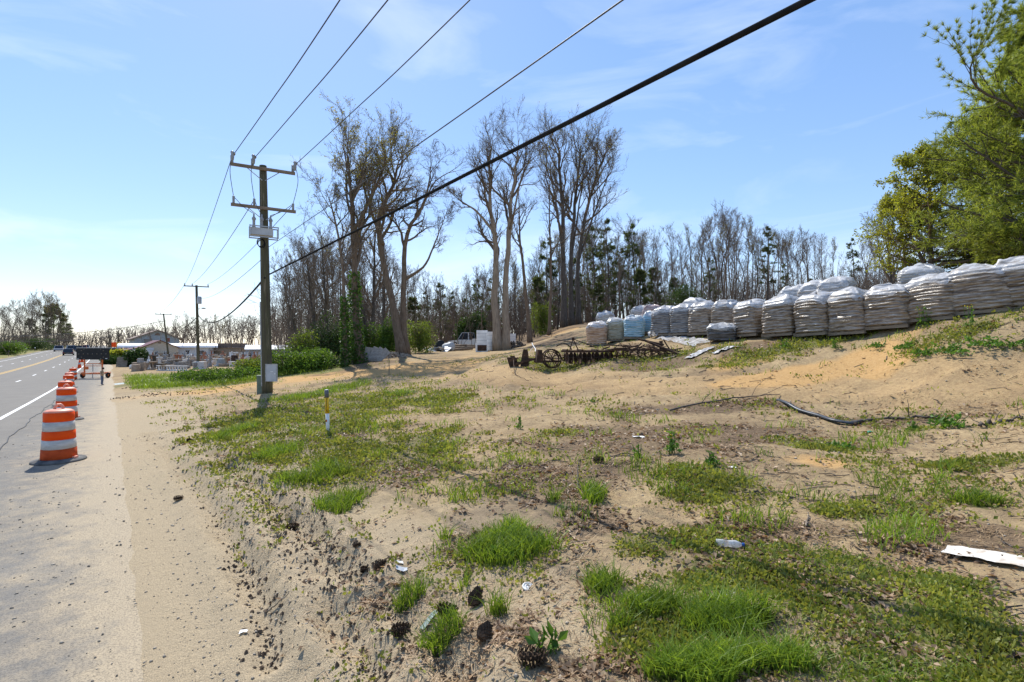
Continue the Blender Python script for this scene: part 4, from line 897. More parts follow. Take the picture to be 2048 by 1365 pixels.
# ---------------------------------------------------------------- work-zone drums and cones
def drum():
    e = empty('traffic_drum', (0, 0, 0)); zs = [.05, .27, .46, .64, .83, 1.02]; rs = [.30, .285, .275, .265, .255, .25]
    ms = ['orange_worn', 'drum_white', 'orange', 'drum_white', 'orange']; nm = ['lower_band', 'white_band', 'orange_band', 'white_band', 'orange_band']
    for i in range(5):
        z0, z1, r0, r1 = zs[i], zs[i + 1], rs[i], rs[i + 1]; g = .006
        mb = MB(); mb.lathe([(r0 - .008, z0), (r0, z0 + g), (r1 + .004, z1 - g), (r1 - .008, z1)], 32); mb.build(nm[i], M[ms[i]], e, True)
    mb = MB(); mb.lathe([(.245, 1.02), (.245, 1.035), (.20, 1.065), (.10, 1.085), (.001, 1.09)], 32); tp = mb.build('top', M['orange_top'], e, True)
    a = np.linspace(0, pi, 14); mb = MB(); mb.tube(np.stack([.075 * np.cos(a), np.zeros(14), 1.075 + .10 * np.sin(a)], -1), np.full(14, .028), 8); mb.build('handle', M['orange_top'], tp, True)
    mb = MB(); mb.lathe([(.001, .012), (.30, .012), (.32, .07), (.335, .055), (.44, .04), (.455, .02), (.455, 0), (.001, 0)], 36); mb.build('rubber_base', M['rubber'], e, True)
    mb = MB(); mb.box((.30, -.06, .07), (.08, .10, .05)); mb.build('foot_tab', M['orange_top'], e)
    return e
d0 = drum(); first = True
for i, (px, py, rz, lb) in enumerate([(118, 923, .3, 'nearest orange and white drum on a grey rubber base'), (133, 841, 1.2, 'second drum from the camera, partly behind the nearest'), (131, 812, 2.2, 'third drum, its orange top just left of the second'), (137, 786, .6, 'fourth drum in the row along the edge line'), (139, 776, 1.8, 'fifth drum in the row, overlapped by the fourth'), (146, 761, 2.8, 'farthest drum, beside the arrow board trailer')]):
    o = d0 if first else copy_tree(d0); first = False; p = gp(px, py); p[2] = float(road_top(p[1])); o.location = p; o.rotation_euler = (0, 0, rz)
    tag(o, lb, 'traffic drum', 'traffic drums along the shoulder')
def cone():
    e = empty('traffic_cone', (0, 0, 0)); mb = MB(); mb.lathe([(.19, .03), (.17, .1), (.05, .88), (.035, .9), (.03, .9)], 18); mb.build('body', M['orange'], e, True)
    mb = MB(); mb.lathe([(.125, .42), (.128, .43), (.105, .60), (.10, .6)], 18); mb.build('collar', M['drum_white'], e, True); mb = MB(); mb.box((0, 0, .02), (.46, .46, .04)); mb.build('base', M['orange_worn'], e); return e
c0 = cone(); first = True
for px, py, lb in [(159, 737, 'nearer orange cone left of the arrow board trailer'), (164, 725, 'farther orange cone seen under the arrow board')]:
    o = c0 if first else copy_tree(c0); first = False; p = gp(px, py); p[2] = float(road_top(p[1])); o.location = p; o.scale = (1.25, 1.25, 1.25); tag(o, lb, 'traffic cone', 'traffic cones on the shoulder')

# ---------------------------------------------------------------- arrow board trailer
p = gp(186, 757); p[2] = float(road_top(p[1])); s_ = p[1] / F
ab = empty('arrow_board_trailer', p, rad(4), 'black arrow board on an orange towing trailer at the shoulder', 'arrow board')
Wd = 61 * s_ ; z0, z1 = 37 * s_, 60 * s_
mb = MB(); mb.box((0, 0, (z0 + z1) / 2), (Wd, .12, z1 - z0)); bd = mb.build('board', M['black'], ab)
mb = MB(); mb.box((0, 0, z1 + .03), (Wd * 1.0, .16, .05)); mb.build('top_edge', M['drum_white'], bd)
for i, (u, v) in enumerate([(-.42, 0), (-.34, .28), (-.34, -.28), (-.28, 0), (-.26, .42), (-.26, -.42), (-.14, 0), (0, 0), (.14, 0), (.28, 0), (.34, .28), (.34, -.28), (.42, 0), (.26, .42), (.26, -.42)]):
    mb = MB(); mb.lathe([(.055, 0), (.05, .03), (.001, .04)], 10); mb.build('lamp', M['lamp_amber'], bd, True, loc=(u * Wd, -.06, (z0 + z1) / 2 + v * (z1 - z0)), rot=(rad(90), 0, 0))
mb = MB(); mb.box((Wd * .43, -.064, z0 + .1), (.18, .006, .06)); mb.box((-Wd * .45, -.064, z0 + .08), (.10, .006, .05)); mb.build('name_plate', M['white'], bd)
hx = Wd * .27
for sx in (-hx - .02, hx + .02): mb = MB(); mb.box((sx, .05, z0 / 2 + .28), (.09, .09, z0 + .1)); mb.build('mast', M['trailer_orange'], ab)
mb = MB(); mb.box((0, .05, z0 * .78), (2 * hx, .06, .07)); mb.box((0, .05, z0 * .66), (2 * hx, .05, .05)); mb.build('mast_brace', M['trailer_orange'], ab)
mb = MB(); mb.box((0, 0, .42), (2 * hx + .5, .12, .12)); mb.box((0, .9, .42), (.12, 1.9, .10)); mb.box((-hx, .6, .42), (.10, 1.2, .1)); mb.box((hx, .6, .42), (.10, 1.2, .1)); mb.box((0, 1.2, .42), (2 * hx, .1, .1)); mb.build('chassis', M['trailer_orange'], ab)
mb = MB(); mb.box((-.05, .05, z0 * .55), (.05, .05, .7)); mb.build('crank_post', M['steel'], ab)
for sx in (-hx - .36, hx + .36):
    mb = MB(); mb.lathe([(.14, -.09), (.24, -.08), (.26, -.04), (.26, .04), (.24, .08), (.14, .09)], 20); wl = mb.build('wheel', M['tyre'], ab, True, loc=(sx, .3, .26), rot=(0, rad(90), 0))
    mb = MB(); mb.lathe([(.001, -.03), (.14, -.03), (.14, .03), (.001, .05)], 16); mb.build('rim', M['trailer_orange'], wl, True)
    mb = MB(); mb.box((sx, .3, .56), (.24, .6, .03)); mb.build('mudguard', M['trailer_orange'], ab)
for sx in (-hx - .75, 0, hx): mb = MB(); mb.box((sx, -.05, .2), (.05, .05, .42)); mb.box((sx, -.05, .01), (.16, .16, .02)); mb.build('stabiliser_leg', M['steel'], ab)
mb = MB(); mb.box((-hx - .4, -.05, .42), (.8, .05, .05)); mb.build('outrigger', M['trailer_orange'], ab)
mb = MB(); mb.box((-hx + .12, .1, .95), (.24, .2, .26)); mb.build('control_box', M['trailer_orange'], ab)

# ---------------------------------------------------------------- person looking at a phone
def person(loc, H, rz):
    e = empty('person', loc, rz, 'person in tan jacket and jeans looking down at a phone on the shoulder', 'person'); s = H / 1.72
    V = [(0, 0, .95), (0, 0, 1.12), (0, .01, 1.30), (0, .02, 1.44), (0, .04, 1.52), (0, .09, 1.60), (0, .12, 1.68),      # 0-6 pelvis..head
         (-.10, 0, .90), (-.11, .02, .50), (-.11, -.02, .10), (-.12, .12, .04),                                              # 7-10 leg
         (.10, 0, .90), (.11, .03, .50), (.12, -.01, .10), (.13, .13, .04),                                                  # 11-14
         (-.20, .0, 1.40), (-.26, -.02, 1.14), (-.14, .20, 1.10), (-.06, .27, 1.13),                                         # 15-18 arm
         (.20, .0, 1.40), (.27, -.02, 1.14), (.15, .22, 1.10), (.06, .29, 1.14)]                                            # 19-22
    E = [(0, 1), (1, 2), (2, 3), (3, 4), (4, 5), (5, 6), (0, 7), (7, 8), (8, 9), (9, 10), (0, 11), (11, 12), (12, 13), (13, 14), (2, 15), (15, 16), (16, 17), (17, 18), (2, 19), (19, 20), (20, 21), (21, 22)]
    Rr = [.15, .145, .165, .09, .058, .085, .075, .095, .07, .05, .045, .095, .07, .05, .045, .07, .055, .042, .03, .07, .055, .042, .03]
    me = bpy.data.meshes.new('body'); me.from_pydata([tuple(np.array(v) * s) for v in V], E, [])
    o = obj('body', me, None, e); md = o.modifiers.new('skin', 'SKIN'); o.modifiers.new('sub', 'SUBSURF').levels = 2; o.modifiers['sub'].render_levels = 2
    for i, q in enumerate(me.skin_vertices[0].data): q.radius = (Rr[i] * s, Rr[i] * s * .85); q.use_root = (i == 0)
    m, t, L = new_mat('skin_jacket_jeans'); bs = N(t, 'ShaderNodeBsdfPrincipled', Roughness=.8); oo = N(t, 'ShaderNodeOutputMaterial'); L(bs.outputs[0], oo.inputs[0])
    tc = N(t, 'ShaderNodeTexCoord'); sp = N(t, 'ShaderNodeSeparateXYZ'); L(tc.outputs['Object'], sp.inputs[0]); dv = N(t, 'ShaderNodeMath', operation='DIVIDE'); dv.inputs[1].default_value = H; L(sp.outputs['Z'], dv.inputs[0])
    cr = N(t, 'ShaderNodeValToRGB'); cr.color_ramp.interpolation = 'CONSTANT'; el = cr.color_ramp.elements; el[0].position = 0; el[0].color = (.05, .035, .025, 1); el[1].position = .045; el[1].color = (.10, .13, .20, 1)
    for pz, c in ((.53, (.40, .28, .18)), (.86, (.45, .27, .19))): q = el.new(pz); q.color = (*c, 1)
    L(dv.outputs[0], cr.inputs[0]); L(cr.outputs[0], bs.inputs['Base Color']); me.materials.append(m)
    for p_ in o.data.polygons: p_.use_smooth = True
    md.use_smooth_shade = True
    mb = MB(); mb.lathe([(.001, .13), (.06, .115), (.095, .06), (.10, 0), (.09, -.05), (.07, -.07)], 14, (0, .085, 1.655), 1, 1.12); h = mb.build('hair', pmat('brown_hair', (.05, .03, .018), (.09, .055, .03), 12, .8), e, True); h.scale = (s, s, s)
    sk = pmat('skin', (.42, .25, .17), rough=.6)
    for sx in (-1, 1):
        mb = MB(); mb.box((sx * .055, .30, 1.135), (.045, .07, .08), rx=.4)
        for f_ in range(4): mb.tube([(sx * .05, .325, 1.10 + f_ * .022), (sx * .02, .36 - .004 * f_, 1.115 + f_ * .022), (sx * -.005, .345, 1.125 + f_ * .022)], [.009, .008, .007], 6)
        mb.tube([(sx * .055, .29, 1.17), (sx * .03, .315, 1.195), (sx * .015, .335, 1.195)], [.011, .009, .008], 6); hd = mb.build('hand', sk, e, True); hd.scale = (s, s, s)
    return e, s
p = gp(204, 771); p[2] = float(road_top(p[1])) if p[0] + ROADK * p[1] < .3 else float(gz(p[0], p[1]))
pe, ps = person(p, 34.5 * p[1] / F, rad(-75))
mb = MB(); mb.box((0, 0, 0), (.075, .012, .15), rx=-.9); ph = mb.build('mobile_phone', M['black']); q_ = np.array([0, .355, 1.14]) * ps; a_ = rad(-75); ph.location = tuple(p + np.array([q_[0] * cos(a_) - q_[1] * sin(a_), q_[0] * sin(a_) + q_[1] * cos(a_), q_[2]])); ph.rotation_euler = (0, 0, a_); tag(ph, 'dark phone held in front of the person by the arrow board', 'phone')

# ---------------------------------------------------------------- vehicles
glass = pmat('dark_window_glass', (.012, .014, .018), rough=.08, spec=.6)
def car(name, label, loc, rz, paint, L_=4.6, W_=1.85, H_=1.55, suv=False, truck=False):
    e = empty(name, loc, rz, label, 'car', 'vehicles on the highway'); hl = L_ / 2
    bz = .32; sh = .86 if not suv else .95
    body = [(-hl, bz + .1), (-hl + .1, bz), (hl - .1, bz), (hl, bz + .12), (hl - .04, sh - .12), (hl - .9, sh), (-hl + .05, sh), (-hl, sh - .1)]
    mb = MB(); p_ = np.array(body)
    for sgn, w0, w1 in ((1, W_ / 2, W_ / 2),): mb.prism([(x, z) for x, z in body], -W_ / 2, W_ / 2); mb.build('body', paint, e)
    if truck: cab = [(-.2, sh), (1.3, sh), (.75, H_), (-.1, H_)]
    elif suv: cab = [(-hl + .05, sh), (hl - 1.1, sh), (hl - 1.8, H_), (-hl + .35, H_)]
    else: cab = [(-hl + .45, sh), (hl - 1.2, sh), (hl - 2.0, H_), (-hl + 1.2, H_)]
    c = np.array(cab); cc = c.mean(0); mb = MB()
    V = []
    for sy in (-1, 1):
        for (x, z), ins in zip(cab, (0.04, .04, .2, .2)): V.append((x, sy * (W_ / 2 - ins), z))
    mb.add(V, [[0, 1, 2, 3], [7, 6, 5, 4], [0, 4, 5, 1], [1, 5, 6, 2], [2, 6, 7, 3], [3, 7, 4, 0]]); mb.build('cabin', paint, e)
    V = np.array(V)
    def pane(nm, ids, out):
        q = V[list(ids)]; ctr = q.mean(0); q = ctr + (q - ctr) * .86 + np.array(out) * .012; mb = MB(); mb.add(q, [[0, 1, 2, 3]]); mb.build(nm, glass, e)
    pane('side_window', (0, 1, 2, 3), (0, -1, .2)); pane('side_window', (7, 6, 5, 4), (0, 1, .2)); pane('windscreen', (1, 5, 6, 2), (1, 0, .5)); pane('rear_window', (3, 7, 4, 0), (-1, 0, .5))
    for sx in (-hl * .6, hl * .62):
        for sy in (-1, 1):
            mb = MB(); mb.lathe([(.2, -.1), (.31, -.1), (.34, -.06), (.34, .06), (.31, .1), (.2, .1)], 16); wl = mb.build('wheel', M['tyre'], e, True, loc=(sx, sy * (W_ / 2 - .08), .34), rot=(rad(90), 0, 0)); mb = MB(); mb.lathe([(.001, -.08), (.2, -.07), (.2, .07), (.001, .08)], 12); mb.build('rim', M['steel'], wl, True)
    for sy in (-1, 1):
        mb = MB(); mb.box((hl + .005, sy * (W_ / 2 - .25), sh - .2), (.03, .38, .14)); mb.build('headlight', M['drum_white'], e)
        mb = MB(); mb.box((-hl - .005, sy * (W_ / 2 - .2), sh - .2), (.03, .26, .16)); mb.build('tail_light', pmat('tail_red', (.35, .01, .01), rough=.3), e)
    mb = MB(); mb.box((-hl - .02, 0, sh - .35), (.02, .5, .14)); mb.build('number_plate', M['white'], e); mb = MB(); mb.box((hl + .02, 0, .5), (.05, W_ * .9, .16)); mb.box((-hl - .02, 0, .46), (.05, W_ * .9, .16)); mb.build('bumpers', M['black'], e)
    if truck: mb = MB(); mb.box((-hl + .95, 0, sh + .08), (1.8, W_, .18)); mb.build('bed_rail', paint, e)
    return e
pt = lambda n, c: pmat('car_paint_' + n, c, rough=.25, spec=.5, coat=.6)
RA = math.atan2(1, -ROADK)          # heading along the road, away from the camera
def oncar(px, py): p = gp(px, py); p[2] = float(road_top(p[1])); return p
car('car', 'black sedan driving away in the near lane', oncar(137, 711), RA, pt('black', (.012, .013, .018)), 4.8, 2.1, 1.65)
car('car', 'silver oncoming car at the far left lane', oncar(118, 703.5), RA + pi, pt('silver', (.35, .36, .40)), 5.2, 2.4, 1.9, True)
car('car', 'white van-like car behind the black sedan', oncar(143, 704), RA, pt('white', (.7, .7, .7)), 5.0, 2.4, 2.0, True)
car('car', 'dark blue car right of the white one', oncar(156, 704), RA, pt('navy', (.03, .045, .07)), 5.0, 2.4, 1.9, True)
car('car', 'red car mostly hidden behind the arrow board', oncar(166, 702.5), RA, pt('red', (.45, .03, .025)), 5.0, 2.2, 1.8)
car('car', 'white car far off above the arrow board', oncar(172, 700), RA, pt('white2', (.6, .6, .62)), 5.2, 2.3, 1.9, True)
car('pickup_truck', 'white box-fronted truck parked right of the arrow board', GY_(224, 120), RA + pi + .2, pt('white3', (.7, .7, .68)), 5.5, 2.2, 2.3, truck=True)
car('pickup_truck', 'pale pickup half hidden beside the white wrapped stacks', GY_(941, 60), rad(160), pt('pale', (.55, .57, .6)), 5.0, 1.9, 1.75, truck=True)
# mailboxes and the yellow banner
for i, (px, Y, mt, lb) in enumerate([(17, 124, 'black', 'dark mailbox on a post across the highway'), (52, 152, 'white', 'white mailbox farther along the far verge'), (70, 172, 'white', 'farthest pale mailbox beside a green bush')]):
    b = GY_(px, Y); e = empty('mailbox', b, rad(40), lb, 'mailbox', 'mailboxes across the highway'); mb = MB(); mb.box((0, 0, .55), (.12, .12, 1.1)); mb.build('post', M['wood_plank'], e)
    a = np.linspace(0, pi, 8); mb = MB(); mb.prism([(.16 * cos(q), .16 * sin(q) + 1.25) for q in a] + [(-.16, 1.1), (.16, 1.1)], -.3, .3); mb.build('box', M[mt], e); mb = MB(); mb.box((0, 0, 1.08), (.34, .62, .04)); mb.build('shelf', M['wood_plank'], e)
b = GY_(232, 122); e = empty('banner_sign', b, 0, 'yellow and orange banner on posts left of the cottage', 'sign'); mb = MB()
for s in (-1.2, 1.2): mb.box((s, 0, 1.8), (.1, .1, 3.6))
mb.build('posts', M['wood_dark'], e); mb = MB(); mb.box((-.45, -.06, 3.0), (1.1, .04, 1.1)); mb.build('orange_panel', M['orange'], e); mb = MB(); mb.box((.75, -.06, 3.0), (1.2, .04, 1.1)); mb.build('yellow_panel', M['marking_yellow'], e)
# water in the ditch
mw, t_, L_ = new_mat('ditch_water'); bs = N(t_, 'ShaderNodeBsdfPrincipled', Roughness=.06); bs.inputs['Base Color'].default_value = (.05, .05, .045, 1); bs.inputs['Specular IOR Level'].default_value = .7; oo = N(t_, 'ShaderNodeOutputMaterial'); L_(bs.outputs[0], oo.inputs[0])
a = np.linspace(0, 2 * pi, 28)[:-1]; rr = 1 + .25 * np.sin(a * 3 + 1) + .15 * np.sin(a * 5)
V = np.stack([pud[0] + .62 * rr * np.cos(a) - .25 * np.sin(a), pud[1] + 2.6 * rr * np.sin(a), np.full(27, float(gz(pud[0], pud[1])) + .05)], -1)
tag(obj('puddle', mesh_np('puddle', V, [np.arange(27)[None]]), mw), kind='structure')
# ---------------------------------------------------------------- cottage, barn, sheds
siding = lambda n, c1, c2: pmat(n, c1, c2, 3, .8, stretch=(.6, .6, 4))
M['cream'] = siding('cream_siding', (.50, .44, .34), (.60, .54, .44)); M['bluegrey'] = siding('blue_grey_siding', (.30, .35, .38), (.40, .46, .50)); M['roof_red'] = pmat('red_metal_roof', (.115, .03, .026), (.17, .05, .042), 3, .5, stretch=(1, 1, 1))
M['roof_brown'] = pmat('brown_shingle', (.17, .12, .095), (.26, .20, .16), 5, .85); M['film'] = pmat('white_greenhouse_film', (.66, .67, .68), (.80, .81, .82), 2, .4); M['tan'] = siding('tan_wall', (.30, .22, .15), (.40, .31, .22)); M['brick'] = pmat('brick_red', (.22, .09, .06), (.32, .15, .10), 9, .85)
def gable_house(name, label, base, w, d, eave, peak, wall, roof, rz=0, over=.35, th=.14):
    """gable end faces -y"""
    e = empty(name, base, rz, label, 'building'); mb = MB(); mb.prism([(-w / 2, -.4), (w / 2, -.4), (w / 2, eave), (0, peak), (-w / 2, eave)], 0, d); wl = mb.build('wall', wall, e)
    sl = (peak - eave) / (w / 2); mb = MB()
    for s in (-1, 1):
        x1 = s * (w / 2 + over); z1 = eave - over * sl; pts = [(0, peak + .02), (x1, z1 + .02), (x1, z1 + .02 + th), (0, peak + .02 + th)]
        if s > 0: pts = pts[::-1]
        mb.prism(pts, -over, d + over)
    rf = mb.build('roof', roof, e); return e, wl, rf
def window(parent, x, y, z, w, h, frame=None, dark=glass, bars=True):
    mb = MB(); mb.box((x, y, z), (w, .06, h)); wn = mb.build('window', frame or M['white'], parent)
    mb = MB()
    for sx in (-1, 1):
        for sz in (-1, 1): mb.box((x + sx * w * .22, y - .035, z + sz * h * .22), (w * .36, .02, h * .36))
    mb.build('pane', dark, wn); mb = MB(); mb.box((x, y - .05, z - h / 2 - .04), (w * 1.15, .14, .07)); mb.build('sill', frame or M['white'], wn)
u = lambda px, py, Y, b: at(px, py, Y) - b
Yc = 115; b = GY_(320, Yc); s_ = Yc / F
s_ *= .84
co, wl, rf = gable_house('cottage', 'cream cottage with red metal roof and lean-to porch among garden ornaments', b, 73 * s_, 9, EYE + (HOR - 697) * s_ - b[2], EYE + (HOR - 680.5) * s_ - b[2], M['cream'], M['roof_red'], rad(43))
ev = EYE + (HOR - 697) * s_ - b[2]
mb = MB(); xl = (247 - 320) * s_; xr = -36.5 * s_; mb.prism([(xl, ev - .75), (xr, ev + .05), (xr, ev + .17), (xl, ev - .6)][::-1], -.4, 8); mb.build('porch_roof', M['roof_red'], co)
for x in (xl + .25, (xl + xr) / 2): mb = MB(); mb.box((x, -.2, ev / 2 - .4), (.12, .12, ev - .3)); mb.build('porch_post', M['white'], co)
mb = MB(); mb.box(((xl + xr) / 2, 6.0, ev / 2 - .5), (xr - xl, .1, ev - .2)); mb.build('porch_back_wall', M['tan'], co)
mb = MB(); mb.box((-20.5 * s_, -.08, ev + .05 - .35), (17 * s_, .08, 6.5 * s_)); mb.build('sign_board', pmat('pale_blue_sign', (.55, .60, .68), (.66, .70, .76), 2, .5), co)
mb = MB(); mb.box((-20 * s_, -.04, 1.0), (1.05, .08, 2.0)); dr = mb.build('door', M['white'], co); mb = MB(); mb.box((-20 * s_ + .4, -.1, 1.0), (.06, .06, .12)); mb.build('handle', M['black'], dr)
for x in (-6.5 * s_, 11 * s_): window(co, x, -.04, 1.35, 8 * s_, 8 * s_)
mb = MB(); mb.box((-12 * s_, -.06, .45), (8.5 * s_, .1, 1.2)); mb.build('brick_skirt', M['brick'], co); mb = MB(); mb.box((2, 3, EYE + (HOR - 678) * s_ - b[2]), (.6, .6, .9)); mb.build('chimney', M['brick'], rf)
mb = MB(); mb.box((-1 * s_, -.04, EYE + (HOR - 684) * s_ - b[2] - .1), (.6, .06, .3)); mb.build('gable_vent', M['roof_brown'], co)
Yb = 165; b = GY_(315, Yb); s_ = Yb / F
s_ *= .84
ba, wl, rf = gable_house('barn', 'tall blue-grey barn with arched gable window behind the cottage', b, 88 * s_, 18, EYE + (HOR - 675) * s_ - b[2], EYE + (HOR - 656.5) * s_ - b[2], M['bluegrey'], M['roof_brown'], rad(41), 1.0, .25)
a = np.linspace(0, pi, 10); zc = EYE + (HOR - 666.5) * s_ - b[2]; mb = MB(); mb.prism([(5.2 * s_ * cos(q), zc + 4.5 * s_ * sin(q)) for q in a] + [(-5.2 * s_, zc - 1.2 * s_), (5.2 * s_, zc - 1.2 * s_)], -.12, 0); mb.build('arched_window', M['roof_brown'], ba)
mb = MB(); mb.box((-18.5 * s_, -.08, EYE + (HOR - 683) * s_ - b[2]), (16.5 * s_, .12, 13 * s_)); mb.build('hay_door', pmat('grey_door', (.19, .18, .17), (.27, .26, .25), 3, .8), ba); mb = MB(); mb.box((19 * s_, -.08, EYE + (HOR - 684) * s_ - b[2]), (8 * s_, .12, 11 * s_)); mb.build('side_door', M['panel_grey'], ba)
for i in range(22):
    mb = MB(); x = -42 * s_ + i * 4 * s_; top = EYE + (HOR - 675) * s_ - b[2] + (1 - abs(x) / (44 * s_)) * 18 * s_ - .3; mb.box((x, -.05, top / 2), (.14, .08, top)); mb.build('batten', M['bluegrey'], ba)
# long white greenhouse with a rounded roof
Yg = 124; s_ = Yg / F; b = GY_(390, Yg); s_ *= .84; gh = empty('greenhouse', b, rad(33), 'long white greenhouse with rounded film roof beside the cottage', 'building')
zt = EYE + (HOR - 686.5) * s_ - b[2]; ze = EYE + (HOR - 696.5) * s_ - b[2]; x0, x1 = (341 - 390) * s_, (437 - 390) * s_
a = np.linspace(0, pi, 12); mb = MB(); mb.prism([(2.5 - 2.6 * cos(q), ze + (zt - ze) * sin(q)) for q in a], x0 - 10, x1, 'x'); mb.build('roof', M['film'], gh, False)
mb = MB(); mb.box(((x0 + x1) / 2 - .6, 2.5, ze / 2 - .2), (x1 - x0 - 1.2, 4.9, ze + .4)); mb.build('wall', M['white'], gh)
mb = MB(); mb.box(((x0 + x1) / 2, -.25, ze - .02), (x1 - x0, .5, .12)); mb.build('eave', M['white'], gh)
for x, w, h in ((-15 * s_, 9 * s_, 11 * s_), (12 * s_, 14 * s_, 9 * s_)): window(gh, x, -.02, ze * .52, w, h, M['panel_grey'])
mb = MB(); mb.box((1 * s_, -.06, ze * .5), (.5, .12, ze)); mb.build('downpipe', M['white'], gh); mb = MB(); mb.box((33 * s_, -.05, ze * .45), (10 * s_, .1, ze * .9)); mb.build('sliding_door', M['panel_grey'], gh)
b = GY_(456, 128); s_ = 128 / F; sd, _, _ = gable_house('storage_shed', 'tan shed with brown roof right of the white greenhouse', b, 11, 7, EYE + (HOR - 698) * s_ - b[2], EYE + (HOR - 696) * s_ - b[2], M['tan'], M['roof_brown'], 0)
mb = MB(); mb.prism([(-4.4, EYE + (HOR - 697) * s_ - b[2]), (4.4, EYE + (HOR - 697) * s_ - b[2]), (4.0, EYE + (HOR - 687) * s_ - b[2]), (-4.0, EYE + (HOR - 687) * s_ - b[2])], 1, 1.4); mb.build('roof_slope', M['roof_brown'], sd)
b = GY_(528, 96); s_ = 96 / F; s_ *= .86; lw = empty('low_shed', b, rad(26), 'long low shed with bright white roof behind the hedge', 'building'); zr = EYE + (HOR - 701.5) * s_ - b[2]; zk = EYE + (HOR - 692) * s_ - b[2]
mb = MB(); mb.box((2, 3, zr / 2 - .2), (126 * s_, 6, zr + .3)); mb.build('wall', M['panel_grey'], lw); mb = MB(); mb.prism([(-.5, zr), (6.5, zk), (6.5, zk + .12), (-.5, zr + .12)], -65 * s_ + 2, 65 * s_ + 2, 'x'); mb.build('roof', M['film'], lw)
for x in (-5, -3, -1): mb = MB(); mb.box((x, -.05, zr * .45), (1.5, .1, zr * .7)); mb.build('door_panel', M['white'], lw)
# frame of an open pergola between the sheds
b = GY_(446, 100); e = empty('pergola', b, 0, 'open timber pergola frame between greenhouse and low shed', 'pergola')
for x in (-2.2, 0, 2.2): mb = MB(); mb.box((x, 0, 1.05), (.14, .14, 2.1)); mb.build('post', M['wood_plank'], e)
mb = MB(); mb.box((0, 0, 2.1), (5, .16, .16)); mb.box((0, 2, 2.3), (5, .16, .16)); mb.build('beam', M['wood_plank'], e)

# ---------------------------------------------------------------- garden ornaments for sale
stone = pmat('cast_stone_grey', (.22, .21, .20), (.40, .385, .365), 6, .9, .3); stone2 = pmat('cast_stone_tan', (.26, .20, .15), (.42, .34, .26), 6, .9, .3); terr = pmat('terracotta', (.28, .11, .065), (.40, .19, .12), 6, .85); dark = pmat('dark_bronze', (.04, .035, .03), (.09, .08, .07), 6, .6); whit = pmat('white_cast_stone', (.55, .54, .52), (.72, .71, .69), 5, .85)
def orn(kind):
    mb = MB()
    if kind == 'urn': mb.lathe([(.001, 0), (.26, 0), (.26, .08), (.1, .16), (.09, .26), (.3, .5), (.34, .75), (.3, .85), (.38, .92), (.34, .93), (.2, .8), (.001, .8)], 14)
    if kind == 'birdbath': mb.lathe([(.001, 0), (.3, 0), (.3, .08), (.14, .16), (.1, .6), (.14, .8), (.45, .9), (.5, 1.0), (.46, 1.0), (.3, .94), (.001, .92)], 14)
    if kind == 'statue': mb.lathe([(.001, 0), (.28, 0), (.28, .25), (.2, .27), (.22, .5), (.17, .8), (.2, 1.0), (.24, 1.15), (.09, 1.28), (.07, 1.33), (.11, 1.42), (.1, 1.52), (.001, 1.58)], 12, sy=.75); mb.tube([(-.22, 0, 1.15), (-.3, -.1, .9), (-.12, -.22, .85)], [.07, .06, .04], 6); mb.tube([(.22, 0, 1.15), (.32, -.05, .9), (.25, -.2, 1.0)], [.07, .06, .04], 6)
    if kind == 'bench':
        mb.box((0, 0, .48), (1.3, .42, .09))
        for s in (-.45, .45): mb.box((s, 0, .22), (.16, .36, .44), taper=.8)
    if kind == 'planter': mb.box((0, 0, .3), (.5, .5, .6), taper=1.25); mb.box((0, 0, .62), (.72, .72, .09))
    if kind == 'column': mb.box((0, 0, .08), (.5, .5, .16)); mb.lathe([(.2, .16), (.17, .25), (.15, 1.1), (.2, 1.2)], 14); mb.box((0, 0, 1.25), (.46, .46, .12))
    if kind == 'fountain': mb.lathe([(.001, 0), (.7, 0), (.75, .35), (.68, .36), (.6, .2), (.12, .2), (.1, .8), (.4, .95), (.42, 1.02), (.08, 1.0), (.07, 1.35), (.2, 1.45), (.001, 1.5)], 16)
    if kind == 'pallet_of_stone':
        for k_ in range(4): mb.box((.02 * (k_ % 2), 0, .2 + .17 * k_), (1.05, .95, .15))
        mb.box((0, 0, .06), (1.1, 1.0, .12))
    if kind == 'animal': mb.lathe([(.001, 0), (.22, .02), (.3, .2), (.26, .42), (.12, .52), (.001, .54)], 10, sy=1.5); mb.lathe([(.001, -.15), (.13, -.06), (.14, .06), (.001, .16)], 10, (0, -.38, .55)); [mb.lathe([(.06, 0), (.05, .2)], 6, (a_, b_, 0)) for a_ in (-.14, .14) for b_ in (-.25, .25)]
    return mb.mesh(kind, kind not in ('bench', 'planter', 'pallet_of_stone'))
KN = {'urn': ('garden_urn', 'urn'), 'birdbath': ('birdbath', 'birdbath'), 'statue': ('garden_statue', 'statue'), 'bench': ('stone_bench', 'bench'), 'planter': ('square_planter', 'planter'), 'column': ('stone_pedestal', 'pedestal'), 'fountain': ('garden_fountain', 'fountain'), 'pallet_of_stone': ('stone_pallet', 'stone pallet'), 'animal': ('animal_figure', 'animal figure')}
MT = [('grey stone', stone), ('tan stone', stone2), ('terracotta', terr), ('dark bronze', dark), ('white stone', whit)]
rng = np.random.default_rng(55); kinds = list(KN); OM = {}
spots = []
for row, (py, x0, x1, n_) in enumerate([(719, 262, 345, 12), (721, 350, 560, 30), (724, 300, 545, 40), (727, 295, 530, 36), (730, 290, 500, 34), (733, 290, 520, 32), (738, 265, 420, 18), (741, 270, 340, 6)]):
    for i in range(n_): spots.append((x0 + (x1 - x0) * (i + rng.random() * .8) / n_, py + rng.normal() * .8, row))
